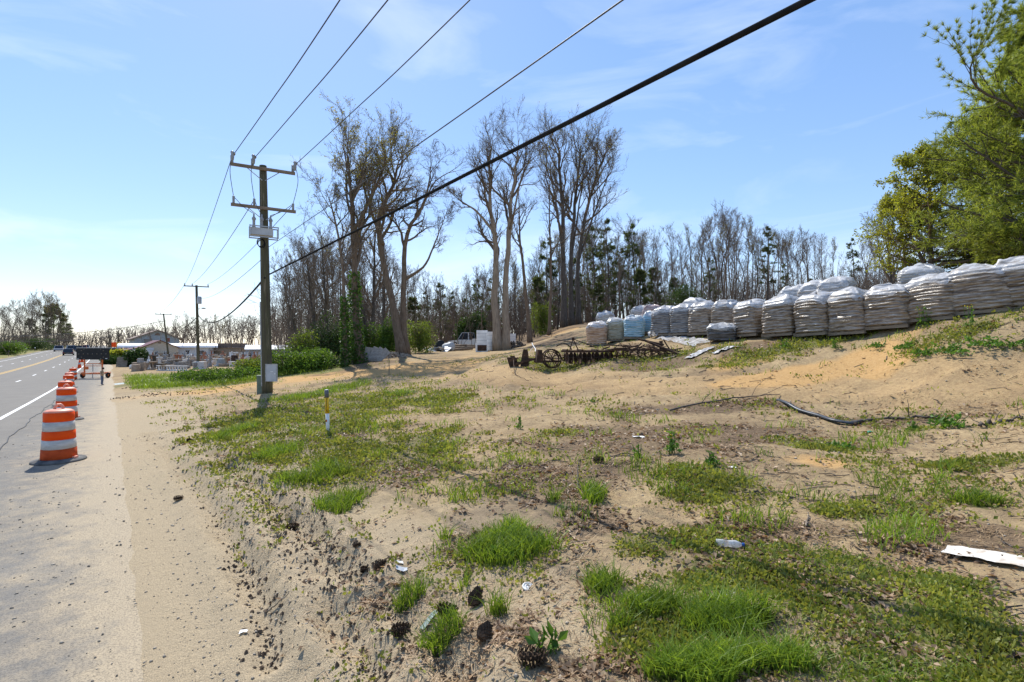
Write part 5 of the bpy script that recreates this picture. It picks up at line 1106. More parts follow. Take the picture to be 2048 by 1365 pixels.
for px, py, row in spots:
    k_ = kinds[int(rng.choice(len(kinds), p=[.17, .10, .2, .05, .14, .1, .08, .09, .07]))]; mi = int(rng.choice(5, p=[.32, .22, .14, .17, .15]))
    key = (k_, mi)
    if key not in OM: OM[key] = orn(k_); OM[key].materials.append(MT[mi][1])
    p = G(px, py); o = obj(KN[k_][0], OM[key], None, None, p, (0, 0, rng.random() * 6)); sc = .85 + .5 * rng.random(); o.scale = (sc, sc, sc)
    side = 'at the front edge' if row >= 5 else ('in the middle rows' if row >= 2 else 'near the buildings')
    tag(o, f'{MT[mi][0]} {KN[k_][1]} {side} of the ornament yard', KN[k_][1], f'{KN[k_][1]} pieces for sale in the ornament yard')
# low white balustrade pieces and a picket row
b = G(300, 727); e = empty('picket_fence', b, 0, 'short row of white pickets before the cottage', 'fence')
for i in range(14): mb = MB(); mb.box((-2.3 + i * .36, 0, .4), (.16, .05, .8)); mb.build('picket', whit, e)
for z in (.2, .65): mb = MB(); mb.box((0, .04, z), (5, .04, .08)); mb.build('rail', whit, e)
b = G(345, 742); e = empty('balustrade', b, rad(-14), 'low white balustrade lying at the front of the ornament yard', 'balustrade')
for i in range(11): mb = MB(); mb.lathe([(.09, 0), (.11, .1), (.06, .18), (.1, .3), (.08, .45)], 8, (-2 + i * .4, 0, .08)); mb.build('baluster', whit, e)
mb = MB(); mb.box((0, 0, .04), (4.5, .3, .08)); mb.box((0, 0, .57), (4.5, .3, .1)); mb.build('rail', whit, e)
for i, (px, py, w_, h_, lb) in enumerate([(282, 742, .75, 1.5, 'grey rough stone block at the front of the ornament yard'), (272, 743, .9, .8, 'brown stump-like stone block at the front of the ornament yard'), (469, 733, .9, 1.6, 'rusty upright barrel among the ornaments'), (443, 733, 1.4, 1.1, 'blue-grey slatted crate among the ornaments')]):
    b = G(px, py); mb = MB(); mb.lathe([(.001, 0), (w_ / 2, 0), (w_ / 2 * 1.04, h_ * .5), (w_ / 2 * .95, h_ * .97), (w_ / 2 * .8, h_), (.001, h_)], (5, 7, 16, 4)[i]); o = mb.build(('stone_block', 'stone_block', 'barrel', 'crate')[i], (stone, stone2, M['rust'], M['bluegrey'])[i], None, i == 2, loc=b); tag(o, lb, ('stone', 'stone', 'barrel', 'crate')[i])
b = G(246, 734); e = empty('sandwich_board', b, rad(20), 'grey folding board leaning by the drive to the ornament yard', 'sign board')
for s in (-1, 1): mb = MB(); mb.box((0, s * .35, .7), (1.3, .05, 1.5), rx=s * .42); mb.build('panel', M['wood_plank'], e)

# ---------------------------------------------------------------- wrapped pallets of bagged goods
def wrapmat(name, c1, c2, c3, gloss=.32):
    m, t, L = new_mat(name); b = N(t, 'ShaderNodeBsdfPrincipled', Roughness=gloss); b.inputs['Specular IOR Level'].default_value = .55; b.inputs['Coat Weight'].default_value = .18; b.inputs['Coat Roughness'].default_value = .4
    o = N(t, 'ShaderNodeOutputMaterial'); L(b.outputs[0], o.inputs[0]); tc = N(t, 'ShaderNodeTexCoord'); mp = N(t, 'ShaderNodeMapping'); mp.inputs['Scale'].default_value = (1.6, 1.6, 15); L(tc.outputs['Object'], mp.inputs[0])
    n1 = N(t, 'ShaderNodeTexNoise', Scale=1.3, Detail=7.0, Roughness=.7, Distortion=.5); L(mp.outputs[0], n1.inputs['Vector'])
    cr = N(t, 'ShaderNodeValToRGB'); e = cr.color_ramp.elements; e[0].position = .38; e[0].color = (*c1, 1); e[1].position = .64; e[1].color = (*c3, 1); q = e.new(.5); q.color = (*c2, 1); L(n1.outputs['Fac'], cr.inputs[0]); L(cr.outputs[0], b.inputs['Base Color'])
    n2 = N(t, 'ShaderNodeTexNoise', Scale=2.2, Detail=6.0, Roughness=.6); L(mp.outputs[0], n2.inputs['Vector']); bp = N(t, 'ShaderNodeBump', Strength=.8, Distance=.03); L(n2.outputs['Fac'], bp.inputs['Height']); L(bp.outputs[0], b.inputs['Normal']); L(bp.outputs[0], b.inputs['Coat Normal'])
    return m
WM = {'grey': wrapmat('grey_brown_wrap', (.06, .038, .022), (.235, .175, .118), (.46, .435, .41)), 'dark': wrapmat('charcoal_wrap', (.05, .048, .047), (.17, .16, .155), (.36, .36, .36)), 'tan': wrapmat('tan_wrap', (.24, .115, .045), (.48, .30, .18), (.66, .55, .45)), 'olive': wrapmat('olive_wrap', (.20, .17, .09), (.36, .32, .22), (.56, .54, .46)), 'blue': wrapmat('blue_wrap', (.09, .24, .34), (.25, .44, .55), (.55, .63, .68)), 'pink': wrapmat('pinkish_bags', (.24, .13, .12), (.40, .28, .26), (.60, .56, .54)), 'pale': wrapmat('pale_wrap', (.22, .20, .185), (.40, .385, .37), (.60, .60, .60)), 'black': wrapmat('black_torn_wrap', (.012, .012, .013), (.05, .046, .044), (.20, .19, .19))}
mf, t_, L_ = new_mat('white_plastic_film'); bs = N(t_, 'ShaderNodeBsdfPrincipled', Roughness=.3); bs.inputs['Base Color'].default_value = (.72, .73, .75, 1); bs.inputs['Coat Weight'].default_value = .3; trn = N(t_, 'ShaderNodeBsdfTranslucent'); trn.inputs[0].default_value = (.7, .71, .73, 1); mx_ = N(t_, 'ShaderNodeMixShader', Fac=.3); oo = N(t_, 'ShaderNodeOutputMaterial')
tc_ = N(t_, 'ShaderNodeTexCoord'); n_1 = N(t_, 'ShaderNodeTexNoise', Scale=7., Detail=6.0); L_(tc_.outputs['Object'], n_1.inputs['Vector']); bp_ = N(t_, 'ShaderNodeBump', Strength=.7, Distance=.03); L_(n_1.outputs['Fac'], bp_.inputs['Height']); L_(bp_.outputs[0], bs.inputs['Normal'])
L_(bs.outputs[0], mx_.inputs[1]); L_(trn.outputs[0], mx_.inputs[2]); M['plastic'] = mf
tp_ = N(t_, 'ShaderNodeBsdfTransparent'); m2_ = N(t_, 'ShaderNodeMixShader'); mp_ = N(t_, 'ShaderNodeMapping'); mp_.inputs['Scale'].default_value = (2, 2, 7); L_(tc_.outputs['Object'], mp_.inputs[0]); n_2 = N(t_, 'ShaderNodeTexNoise', Scale=1.6, Detail=6.0, Roughness=.7); L_(mp_.outputs[0], n_2.inputs['Vector']); r_2 = N(t_, 'ShaderNodeMapRange'); r_2.inputs[1].default_value = .42; r_2.inputs[2].default_value = .62; r_2.inputs[3].default_value = .05; r_2.inputs[4].default_value = .75; L_(n_2.outputs['Fac'], r_2.inputs[0]); L_(r_2.outputs[0], m2_.inputs[0]); L_(mx_.outputs[0], m2_.inputs[1]); L_(tp_.outputs[0], m2_.inputs[2]); L_(m2_.outputs[0], oo.inputs[0])
def wrapped(label, base, rz, w, d, h, mat, seed, layers=11, lean=(0, 0), hood=.2, pallet=True, dome=.12, tilt=(0, 0)):
    e = empty('wrapped_pallet', base, rz, label, 'pallet', 'plastic-wrapped pallets'); e.rotation_euler = (tilt[0], tilt[1], rz); rng = np.random.default_rng(seed)
    n_ = 52; z0 = .12 if pallet else 0; rows = layers * 5; a = np.arange(n_) * 2 * pi / n_; ca, sa = np.cos(a), np.sin(a); ex = .40
    sx = np.sign(ca) * np.abs(ca) ** ex * w / 2; sy = np.sign(sa) * np.abs(sa) ** ex * d / 2
    ph = rng.random() * 9
    def ring(t, scale=1., dz=0., amp=1.):
        lay = t * layers; bul = np.abs(np.sin(pi * (lay + .10 * np.sin(a * 2 + ph) + .22 * vn(a * 3, np.full(n_, t * 3 + seed), seed)))) ** .6
        wob = (fbm(ca * 2.2 + seed, sa * 2.2 + t * 5, 1.5, seed, 3) - .5) * .15 * amp + (bul - .6) * (.03 + .05 * vn(ca * 1.5 + seed, sa * 1.5 + t * 6, seed + 1)) * amp
        s = scale * (1 - .05 * (1 - t) + .03 * sin(t * 3 + ph) - .20 * max(0, (t - .72) / .28) ** 2) + wob
        droop = (fbm(ca * 1.5, sa * 1.5 + seed, 1.2, seed + 4, 2) - .5) * .16 * t
        return np.stack([sx * s + lean[0] * t, sy * s + lean[1] * t, z0 + (h - z0) * t + dz + droop], -1)
    V = [ring(0, .9)] + [ring(t) for t in np.linspace(.01, .97, rows)]
    for q in (.99, 1.0): V.append(ring(q, .985 - (q - .97)))
    for s in (.9, .75, .55, .3, .08):
        rg = ring(1.0, s, dome * (1 - s ** 2)); rg[:, 2] += (fbm(rg[:, 0] * 2 + seed, rg[:, 1] * 2, 2.0, seed + 9, 4) - .5) * .22; V.append(rg)
    V = np.stack(V); k_ = len(V); j, q = np.meshgrid(np.arange(k_ - 1), np.arange(n_), indexing='ij'); b0 = j * n_
    Fq = np.stack([b0 + q, b0 + (q + 1) % n_, b0 + n_ + (q + 1) % n_, b0 + n_ + q], -1).reshape(-1, 4); cap = np.arange(n_)[None] + (k_ - 1) * n_
    obj('bag_stack', mesh_np('bag_stack', V.reshape(-1, 3), [Fq, cap], True), WM[mat], e)
    if hood:
        ths = np.linspace(1 - hood, .985, 8); U = []
        for i, t in enumerate(ths):
            rg = ring(t, 1.015 + .01 * rng.random()); rg[:, :2] *= 1.008
            if i == 0: rg[:, 2] += (fbm(a * 2.5 + seed, a * 0, 1.0, seed, 3) - .5) * 1.6 * hood * h
            rg[:, :2] *= (1 + (fbm(a * 6 + seed, a * 0 + t * 4, 1.0, seed + 2, 3) - .5) * .05)[:, None]; U.append(rg)
        for s in (.93, .78, .58, .32, .06):
            rg = ring(1.0, s, dome * (1 - s ** 2) + .03); rg[:, 2] += (fbm(rg[:, 0] * 2 + seed, rg[:, 1] * 2, 2.0, seed + 9, 4) - .5) * .22 + (fbm(rg[:, 0] * 7, rg[:, 1] * 7, 1, seed, 3) - .5) * .07; U.append(rg)
        U = np.stack(U); k_ = len(U); j, q = np.meshgrid(np.arange(k_ - 1), np.arange(n_), indexing='ij'); b0 = j * n_
        obj('plastic_hood', mesh_np('plastic_hood', U.reshape(-1, 3), [np.stack([b0 + q, b0 + (q + 1) % n_, b0 + n_ + (q + 1) % n_, b0 + n_ + q], -1).reshape(-1, 4), np.arange(n_)[None] + (k_ - 1) * n_], True), M['plastic'], e)
    if pallet:
        mb = MB()
        for yy in (-d * .42, 0, d * .42): mb.box((0, yy, .06), (w * .96, .09, .09))
        for xx in np.linspace(-w * .43, w * .43, 6): mb.box((xx, 0, .12), (.09, d * .95, .02))
        mb.build('wooden_pallet', M['wood_plank'], e)
    return e
RW = rad(-66)
FR = [(1507, 19.6, 1.12, 1.28, 'grey', 'wrapped pallet at the left end of the large front row'), (1571, 18.2, 1.2, 1.30, 'grey', 'second wrapped pallet of the large front row'), (1640, 17.0, 1.2, 1.28, 'grey', 'third wrapped pallet of the large front row'), (1712, 16.0, 1.15, 1.30, 'grey', 'fourth pallet of the front row, black torn wrap at its foot'),
      (1787, 15.1, 1.25, 1.2, 'grey', 'fifth pallet of the front row, its lower bags exposed'), (1876, 14.2, 1.32, 1.16, 'grey', 'sixth pallet of the front row with a crumpled film top'), (1972, 13.3, 1.42, 1.16, 'grey', 'bulging wide pallet, second from the right frame edge'), (2075, 12.5, 1.4, 1.22, 'grey', 'wrapped pallet cut off by the right frame edge')]
for i, (px, Y, w_, h_, mt, lb) in enumerate(FR):
    b = GY_(px, Y); b[2] -= (.02, .0, .02, .05, .1, .14, .18, .2)[i]; wrapped(lb, b, RW + .06 * sin(i * 2.1), w_ * 1.02, 1.1, h_, mt, 600 + i, 10 + i % 3, (.05 * sin(i * 1.7), -.03), .16, tilt=(rad(1.5 * sin(i)), rad(-3)))
GR = [(1330, 24.6, 1.12, 1.28, 'dark', 'dark grey wrapped pallet right of the blue one'), (1368, 23.6, 1.05, 1.32, 'dark', 'second dark pallet right of the blue one'), (1407, 22.6, 1.1, 1.34, 'grey', 'third pallet right of the blue one'), (1452, 21.6, .98, 1.28, 'grey', 'pallet behind the low black torn one')]
for i, (px, Y, w_, h_, mt, lb) in enumerate(GR): wrapped(lb, GY_(px, Y), RW + .4, w_, 1.1, h_, mt, 620 + i, 12, (.07, 0), .18, tilt=(0, rad(-2)))
wrapped('low black torn pallet lying before the grey row', GY_(1447, 20.2), RW + .5, 1.15, .9, .58, 'black', 630, 5, (0, 0), .25, False, .06)
wrapped('orange-tan wrapped pallet at the left end', GY_(1193, 27), rad(-8), 1.1, 1.1, 1.12, 'tan', 640, 11, (.02, 0), .14)
wrapped('olive-grey wrapped pallet between the tan and the blue', GY_(1231, 27.2), rad(-10), 1.0, 1.1, 1.12, 'olive', 641, 11, (0, 0), .12)
wrapped('blue wrapped pallet beside the olive one', GY_(1268, 26.4), rad(-14), 1.06, 1.1, 1.10, 'blue', 642, 9, (.03, 0), .1)
wrapped('second blue pallet slumped against the blue one', GY_(1300, 27.2), rad(-20), .85, 1.0, 1.08, 'blue', 643, 9, (.08, 0), .12)
wrapped('pale slumped pallet alone behind the tan one', GY_(1218, 33), rad(-10), 1.15, 1.1, 1.3, 'pale', 644, 8, (-.12, 0), .2, tilt=(0, rad(-8)))
wrapped('pale pallet behind the blue one', GY_(1272, 33), rad(-10), 1.15, 1.1, 1.35, 'pale', 645, 8, (.12, 0), .25, tilt=(0, rad(10)))
pk = wrapped('leaning pallet of pinkish bags behind the blue one', GY_(1293, 31), rad(-20), 1.1, 1.0, 1.42, 'pink', 646, 5, (.22, 0), 0, tilt=(0, rad(8)))
for i, (px, Y, h_, lb) in enumerate([(1388, 26.5, 1.35, 'taller pallet peeking out behind the dark pallets'), (1632, 20.5, 1.2, 'rear pallet showing behind the second and third front pallets'), (1672, 19.6, 1.22, 'rear pallet with lifted film behind the third front pallet'), (1840, 16.9, 1.02, 'rear pallet with leaves on its film behind the fifth'), (1590, 21.3, 1.2, 'rear pallet behind the second front pallet')]):
    wrapped(lb, GY_(px, Y), RW + .2, 1.15, 1.05, h_, 'pale', 650 + i, 10, (.05, 0), .25)
# loose film, flattened bags and a black bundle on the ground
def sheet(name, label, cat, c, lx, ly, rz, mat, seed, amp=.10, lift=.03):
    k_ = 22; xs, ys = np.meshgrid(np.linspace(-lx / 2, lx / 2, k_), np.linspace(-ly / 2, ly / 2, k_)); X = c[0] + xs * cos(rz) - ys * sin(rz); Y = c[1] + xs * sin(rz) + ys * cos(rz)
    ed = (fbm(xs * 3 + seed, ys * 3, 1.2, seed, 3) - .5); X += ed * .2 * lx / 3; Y += (fbm(xs * 3, ys * 3 + seed, 1.2, seed + 3, 3) - .5) * .2 * ly / 2
    Zz = gz(X, Y) + lift + np.abs(fbm(X * 2.5, Y * 2.5, 1.5, seed + 7, 4) - .5) * amp * 2
    i_ = np.arange(k_ * k_).reshape(k_, k_); q = np.stack([i_[:-1, :-1], i_[:-1, 1:], i_[1:, 1:], i_[1:, :-1]], -1).reshape(-1, 4)
    o = obj(name, mesh_np(name, np.stack([X, Y, Zz], -1).reshape(-1, 3), [q], True), mat); return tag(o, label, cat)
sheet('plastic_sheet', 'crumpled pale plastic sheet along the foot of the grey pallets', 'plastic sheet', GY_(1365, 22.2), 3.8, .9, rad(-30) + 2.2, M['plastic'], 71, .16)
sheet('plastic_sheet', 'grey flattened film lying right of the farm implements', 'plastic sheet', GY_(1400, 18.6), 1.5, .35, rad(35), WM['pale'], 72, .08)
sheet('plastic_sheet', 'second flattened film strip below the black torn pallet', 'plastic sheet', GY_(1452, 17.9), 1.0, .3, rad(20), WM['pale'], 73, .08)
sheet('plastic_sheet', 'brown flattened strip between the film and the implements', 'plastic sheet', GY_(1345, 19.2), 1.2, .3, rad(35), M['wood_plank'], 74, .08)
sheet('plastic_bundle', 'crumpled white plastic bundle beside the blue pallet', 'plastic bundle', GY_(1316, 24.6), .8, .6, .3, M['plastic'], 75, .5, .1)
# ---------------------------------------------------------------- white wrapped stacks by the twin tree
def slabs(label, base, w, d, h, n_, rz):
    e = empty('block_stack', base, rz, label, 'stack', 'white stacks by the twin tree'); hh = h / n_
    for i in range(n_):
        mb = MB(); z = hh * (i + .5); mb.box((0, 0, z), (w, d, hh * .90)); mb.box((0, 0, z), (w * .985, d * 1.012, hh * .72)); mb.build('block_layer', M['film'], e)
    mb = MB(); mb.box((0, 0, h / 2), (w * .965, d * .97, h * .97)); mb.build('core', M['panel_grey'], e); return e
slabs('shorter white stack behind the low dark-faced one', GY_(964, 46), .95, .9, 1.15 + .7, 6, rad(6)); slabs('tall white stack of five layers beside the twin tree', GY_(986, 45), 1.1, 1.0, 1.66, 5, rad(4)); slabs('white stack half hidden behind the twin tree', GY_(1021, 47), .9, .9, 1.3, 5, rad(4))
b = GY_(963, 43.6); e = empty('open_crate', b, rad(4), 'low white box with a dark open face before the white stacks', 'box'); mb = MB(); mb.box((0, .1, .38), (1.02, .8, .76)); mb.build('shell', M['film'], e); mb = MB(); mb.box((.04, -.31, .33), (.78, .04, .5)); mb.build('dark_face', M['rust'], e)
# ---------------------------------------------------------------- rusting farm implements
def arc(c, r, a0, a1, k=10, plane='xz'):
    a = np.linspace(a0, a1, k); z = np.zeros(k); return np.stack([c[0] + r * np.cos(a), c[1] + z, c[2] + r * np.sin(a)], -1) if plane == 'xz' else np.stack([c[0] + z, c[1] + r * np.cos(a), c[2] + r * np.sin(a)], -1)
def sit(px, Y, px2):
    a = GY_(px, Y); b = GY_(px2, Y); return (a + b) / 2
b = sit(1028, 21, 1072); e = empty('plough', b, rad(-6), 'rusty plough with upright curved blades at the left end of the implements', 'plough')
mb = MB(); mb.box((.1, 0, .28), (1.15, .09, .09), ry=-.25); mb.box((.35, .1, .35), (.5, .08, .08), rz=.5); mb.build('beam', M['rust'], e)
for x, h, tl in ((-.42, .45, -.9), (-.02, .72, .25)):
    V = []; 
    for i in range(7):
        t = i / 6; 
        for s in (-1, 1): V.append((x + s * .17 * (1 - .5 * t * t) + .12 * t * tl, .10 * math.sin(t * 2.2) + .02 * s, .03 + h * t))
    V = np.array(V); i = np.arange(6) * 2; mb = MB(); mb.add(V, np.stack([i, i + 1, i + 3, i + 2], -1)); mb.add(V + np.array([0, .03, 0]), np.stack([i, i + 2, i + 3, i + 1], -1)); mb.build('mouldboard', M['rust'], e, True)
mb = MB(); mb.prism([(-.75, .42), (-.25, .40), (-.5, .18), (-.62, -.02)], -.05, .05); mb.build('share', M['rust'], e); mb = MB(); mb.tube([(-.6, 0, 0), (.3, .05, .36)], .035, 6); mb.build('brace', M['rust'], e)
b = sit(1076, 21, 1112); e = empty('ridger', b, rad(10), 'rusty broken drill with wheel and hopper beside the plough', 'farm implement')
mb = MB(); mb.prism([(-.5, .25), (-.18, .25), (-.25, .78), (-.42, .78)], -.18, .18); mb.build('hopper', M['rust'], e)
for y in (-.15, .2):
    mb = MB(); mb.lathe([(.36, -.03), (.40, -.03), (.40, .03), (.36, .03), (.36, -.03)], 20); w_ = mb.build('wheel', M['rust'], e, False, loc=(.2, y, .42), rot=(rad(80), 0, .2)); mb = MB()
    for q in range(6): mb.tube([(0, 0, 0), (.37 * cos(q * pi / 3), .37 * sin(q * pi / 3), 0)], .016, 4)
    mb.build('spokes', M['rust'], w_)
mb = MB(); mb.box((0, 0, .3), (1.1, .07, .07)); mb.box((.1, .15, .45), (.8, .06, .06), ry=.5); mb.tube(arc((.1, 0, .3), .42, .3, 2.6), .025, 6); mb.tube(arc((.45, .1, .3), .25, 0, 3.0), .022, 6); mb.build('frame', M['rust'], e)
b = sit(1133, 20.6, 1216); e = empty('disc_harrow', b, rad(4), 'rusty disc harrow with a three-point hitch before the tan pallet', 'disc harrow')
for y, tl in ((-.35, .06), (.35, -.06)):
    mb = MB(); mb.tube([(-.95, y, .25), (.95, y + tl, .25)], .03, 6); mb.build('axle', M['rust'], e)
    for i in range(11):
        x = -.88 + i * .176 + .02 * sin(i * 5.1); mb = MB(); mb.lathe([(.001, .045), (.12, .035), (.22, .0), (.235, -.012), (.22, -.004), (.001, .035)], 16); mb.build('disc', M['rust'], e, True, loc=(x, y + tl * (x + .95) / 1.9, .235), rot=(rad(6 * sin(i * 3.3)), rad(90 + 7 * sin(i * 2.7 + y)), rad((12 if y < 0 else -12) + 6 * sin(i * 1.9))))
mb = MB()
for y in (-.42, -.2, .2, .42): mb.box((0, y, .50), (2.0, .07, .08))
for x in (-.9, -.3, .3, .9): mb.box((x, 0, .56), (.08, .95, .05))
mb.build('frame', M['rust'], e)
mb = MB(); mb.tube([(-.75, -.2, .54), (-.58, 0, 1.0)], .025, 6); mb.tube([(-.32, .2, .54), (-.58, 0, 1.0)], .025, 6); mb.tube([(-.58, 0, 1.0), (.45, .1, .62)], .018, 6); mb.box((-.58, 0, 1.0), (.10, .08, .12)); mb.tube(arc((-.98, 0, .45), .36, .3, 2.4), .025, 6); mb.build('hitch', M['rust'], e)
b = sit(1222, 20, 1335); e = empty('spring_tooth_harrow', b, rad(-8), 'rusty spring-tooth harrow with curled tines, right end of the implements', 'harrow')
mb = MB()
for y in (-.4, 0, .4): mb.box((-.1, y, .30), (2.2, .05, .06))
mb.box((-1.1, 0, .3), (.06, .9, .06)); mb.box((.95, 0, .3), (.06, .9, .06)); mb.build('frame', M['rust'], e)
rng = np.random.default_rng(8)
for y in (-.4, 0, .4):
    for i in range(8):
        x = -1.0 + i * .27 + .08 * (y > 0); mb = MB(); mb.tube(arc((x, y, .18), .17 + .03 * rng.random(), .3 + .3 * rng.random(), 4.6, 9), .016, 5); mb.build('tine', M['rust'], e, True)
mb = MB(); mb.tube([(.15, -.3, .68), (1.55, -.55, .08)], .045, 6); mb.tube([(-.05, -.1, .72), (.9, -.25, .5)], .04, 6); mb.box((.8, -.15, .45), (.12, .12, .4)); mb.build('draw_bar', M['rust'], e)
mb = MB()
for q in range(46):
    c_ = np.array([rng.uniform(-1.3, 1.3), rng.uniform(-.5, .5), rng.uniform(.05, .5)]); d_ = rng.normal(size=3) * np.array([.3, .2, .14]); mb.tube(spline([c_ - d_, c_ + rng.normal(size=3) * .05, c_ + d_], 5), rng.uniform(.012, .03), 5)
lr = mb.build('loose_rods', M['rust'], e); lr['kind'] = 'stuff'
# ---------------------------------------------------------------- dumped things by the wood
b = GY_(879, 47); e = empty('steel_barrel', b, rad(20), 'open black barrel lying on its side in the dump', 'barrel'); mb = MB(); mb.lathe([(.36, -.55), (.42, -.56), (.42, 0), (.435, .02), (.42, .04), (.42, .55), (.3, .57), (.001, .57)], 20); mb.build('shell', M['black'], e, True, loc=(0, 0, .45), rot=(rad(75), 0, 0)); mb = MB(); mb.lathe([(.40, -.5), (.40, .5), (.001, .5)], 20); mb.build('lining', M['tyre'], e, True, loc=(0, 0, .45), rot=(rad(75), 0, 0))
b = GY_(897, 46.2); mb = MB(); mb.lathe([(.001, -.5), (.36, -.48), (.40, -.3), (.40, .3), (.36, .48), (.001, .5)], 18); o = mb.build('plastic_tank', M['panel_grey'], None, True, loc=b + np.array([0, 0, .36]), rot=(rad(80), 0, rad(60))); tag(o, 'pale rounded tank lying right of the black barrel', 'tank')
rng = np.random.default_rng(12)
for i, (px, Y, lb) in enumerate([(858, 45, 'white torn board at the left of the dump'), (866, 45.5, 'grey bent sheet below the black barrel'), (884, 44.8, 'tan board sloping before the barrel'), (893, 45, 'pale flat board before the tank'), (874, 46, 'second grey bent sheet below the black barrel')]):
    b = GY_(px, Y); mb = MB(); mb.box((0, 0, 0), (1.3, .55, .05)); mb.box((.3, .1, .06), (.8, .3, .05), rz=.4); o = mb.build('scrap_board', (M['white'], M['panel_grey'], M['wood_plank'], M['film'], M['panel_grey'])[i], None, loc=b + np.array([0, 0, .16 + .1 * rng.random()]), rot=(rng.normal() * .3, rng.normal() * .3, rng.random() * 3)); tag(o, lb, 'board', 'scrap in the dump')
for i in range(9):
    b = GY_(908 + i * 3.4, 47 + .3 * (i % 3)); mb = MB(); mb.tube([(-.9, 0, 0), (0, .03, .02), (.9, 0, 0)], [.10, .11, .09], 8); o = mb.build('log', M['bark'], None, True, loc=b + np.array([0, 0, .12 + .16 * (i % 3)]), rot=(0, rng.normal() * .12, rng.normal() * .35)); tag(o, f'{ORD[i]} cut log from the left in the small pile right of the tank', 'log', 'logs in the dump')
b = GY_(727, 36.2); 
for i, (dx, tl, lb) in enumerate([(0, .12, 'upright'), (.30, .42, 'second'), (.52, .62, 'third'), (.75, .78, 'most tilted')]):
    mb = MB(); mb.box((0, 0, .5), (.62 - .04 * i, .06, 1.02)); o = mb.build('leaning_slab', stone, None, loc=(b[0] + .35 + dx, b[1] - .1 - .12 * i, float(gz(b[0] + .35 + dx, b[1])) + .02), rot=(0, tl, rad(8))); tag(o, f'{lb} of four grey slabs leaning by the ivy tree', 'slab', 'slabs leaning by the ivy tree')
def heap(name, label, c, rx, ry, h, n_, size, mat, seed):
    rng = np.random.default_rng(seed); r = np.sqrt(rng.random(n_)); a = rng.random(n_) * 2 * pi; X = c[0] + rx * r * np.cos(a); Y = c[1] + ry * r * np.sin(a); Zz = gz(X, Y) + h * (1 - r ** 1.5) * rng.random(n_)
    oc = np.array([[1, 0, 0], [0, 1, 0], [-1, 0, 0], [0, -1, 0], [0, 0, 1], [0, 0, -1.]]); V = oc[None] * (size * (.5 + rng.random((n_, 1, 3)))) ; V = V + rng.normal(size=V.shape) * size * .18 + np.stack([X, Y, Zz], -1)[:, None]
    Fo = np.array([[0, 1, 4], [1, 2, 4], [2, 3, 4], [3, 0, 4], [1, 0, 5], [2, 1, 5], [3, 2, 5], [0, 3, 5]]); Ff = (np.arange(n_)[:, None, None] * 6 + Fo[None]).reshape(-1, 3)
    return tag(obj(name, mesh_np(name, V.reshape(-1, 3), [Ff]), mat), label, 'heap', None, 'stuff')
heap('rubble_heap', 'low heap of pale rubble behind the leaning slabs', GY_(765, 38), 2.2, .7, .45, 260, .10, stone2, 1)
heap('brush_heap', 'dark brush heap at the foot of the twin tree', GY_(1028, 44.5), 1.0, .6, .7, 160, .10, M['bark_dark'], 2)
heap('dark_heap', 'dark heap of rotting leaves behind the slabs and trunks', GY_(685, 36.5), 2.2, .8, .5, 260, .14, M['bark_dark'], 3)
for i, (px, py) in enumerate([(300, 772), (330, 770), (270, 795), (360, 790)]): heap('dirt_clods', 'dark clods along the muddy drive edge', G(px, py), 2.2, 1.0, .06, 110, .035, pmat('mud', (.09, .06, .04), (.16, .11, .08), 5, .95), 20 + i)
b = G(778, 751); mb = MB(); mb.tube([(0, 0, -.1), (.01, 0, .4), (-.01, 0, .88)], [.022, .02, .018], 6); o = mb.build('wooden_stake', M['wood_plank'], None, loc=b); tag(o, 'thin wooden stake standing in the sandy track', 'stake')

# ---------------------------------------------------------------- small things on the ground
def cone_mesh():
    rng = np.random.default_rng(4); mb = MB(); mb.lathe([(.001, -.06), (.018, -.05), (.024, 0), (.015, .06), (.001, .08)], 10); V = []; n_ = 0
    for i in range(90):
        t = i / 90; z = -.065 + .145 * t; r = .048 * math.sin(min(1, .25 + t * 1.0) * pi * .78) + .004; a = i * 2.39996; u_ = np.array([cos(a), sin(a), 0]); tn = np.array([-sin(a), cos(a), 0]); c = u_ * r + np.array([0, 0, z])
        V += [u_ * r * .3 + np.array([0, 0, z - .004]), c - tn * .013 + np.array([0, 0, .006]), c + u_ * .007 + np.array([0, 0, .014]), c + tn * .013 + np.array([0, 0, .006])]
    mb.add(V, np.arange(360).reshape(-1, 4)); return mb.mesh('pine_cone')
pc_m = cone_mesh(); pc_m.materials.append(pmat('pine_cone_scale', (.035, .022, .014), (.12, .075, .045), 30, .8))
for i, (px, py, rx, rz, s, lb) in enumerate([(1060, 1342, 1.5, .5, 1.25, 'large pine cone at the bottom edge of the view'), (798, 1290, 1.2, .3, 1.0, 'upright dark pine cone in the tyre track'), (757, 1147, 1.5, 1.4, 1.0, 'pine cone lying beside a smaller one by the tyre ridge'), (728, 1139, 1.5, .4, .7, 'small pine cone left of a larger one by the tyre ridge'), (950, 1212, 1.3, 2.0, 1.1, 'dark pine cone under a grass tuft'), (890, 1250, 1.4, .2, 1.1, 'pine cone standing near a grey-green rag'), (968, 1303, 1.5, 1.9, .95, 'pine cone half sunk in leaf litter'), (582, 1040, 1.4, .7, 1.1, 'pine cone on the rutted edge'), (712, 1105, 1.5, 1.1, .6, 'tiny pine cone on bare sand'), (1195, 930, 1.5, .3, 1.1, 'dark cone on the dirt in the middle distance'), (378, 882, 1.5, .2, 1.2, 'dark cone pair at the rut start'), (355, 1004, 1.5, 1.2, .9, 'flattened cone on the gravel')]):
    p = G(px, py); o = obj('pine_cone', pc_m, None, None, p + np.array([0, 0, .045 * s]), (rx, 0, rz + .9)); o.scale = (s * .9, s * .9, s * .95); tag(o, lb, 'pine cone', 'pine cones')
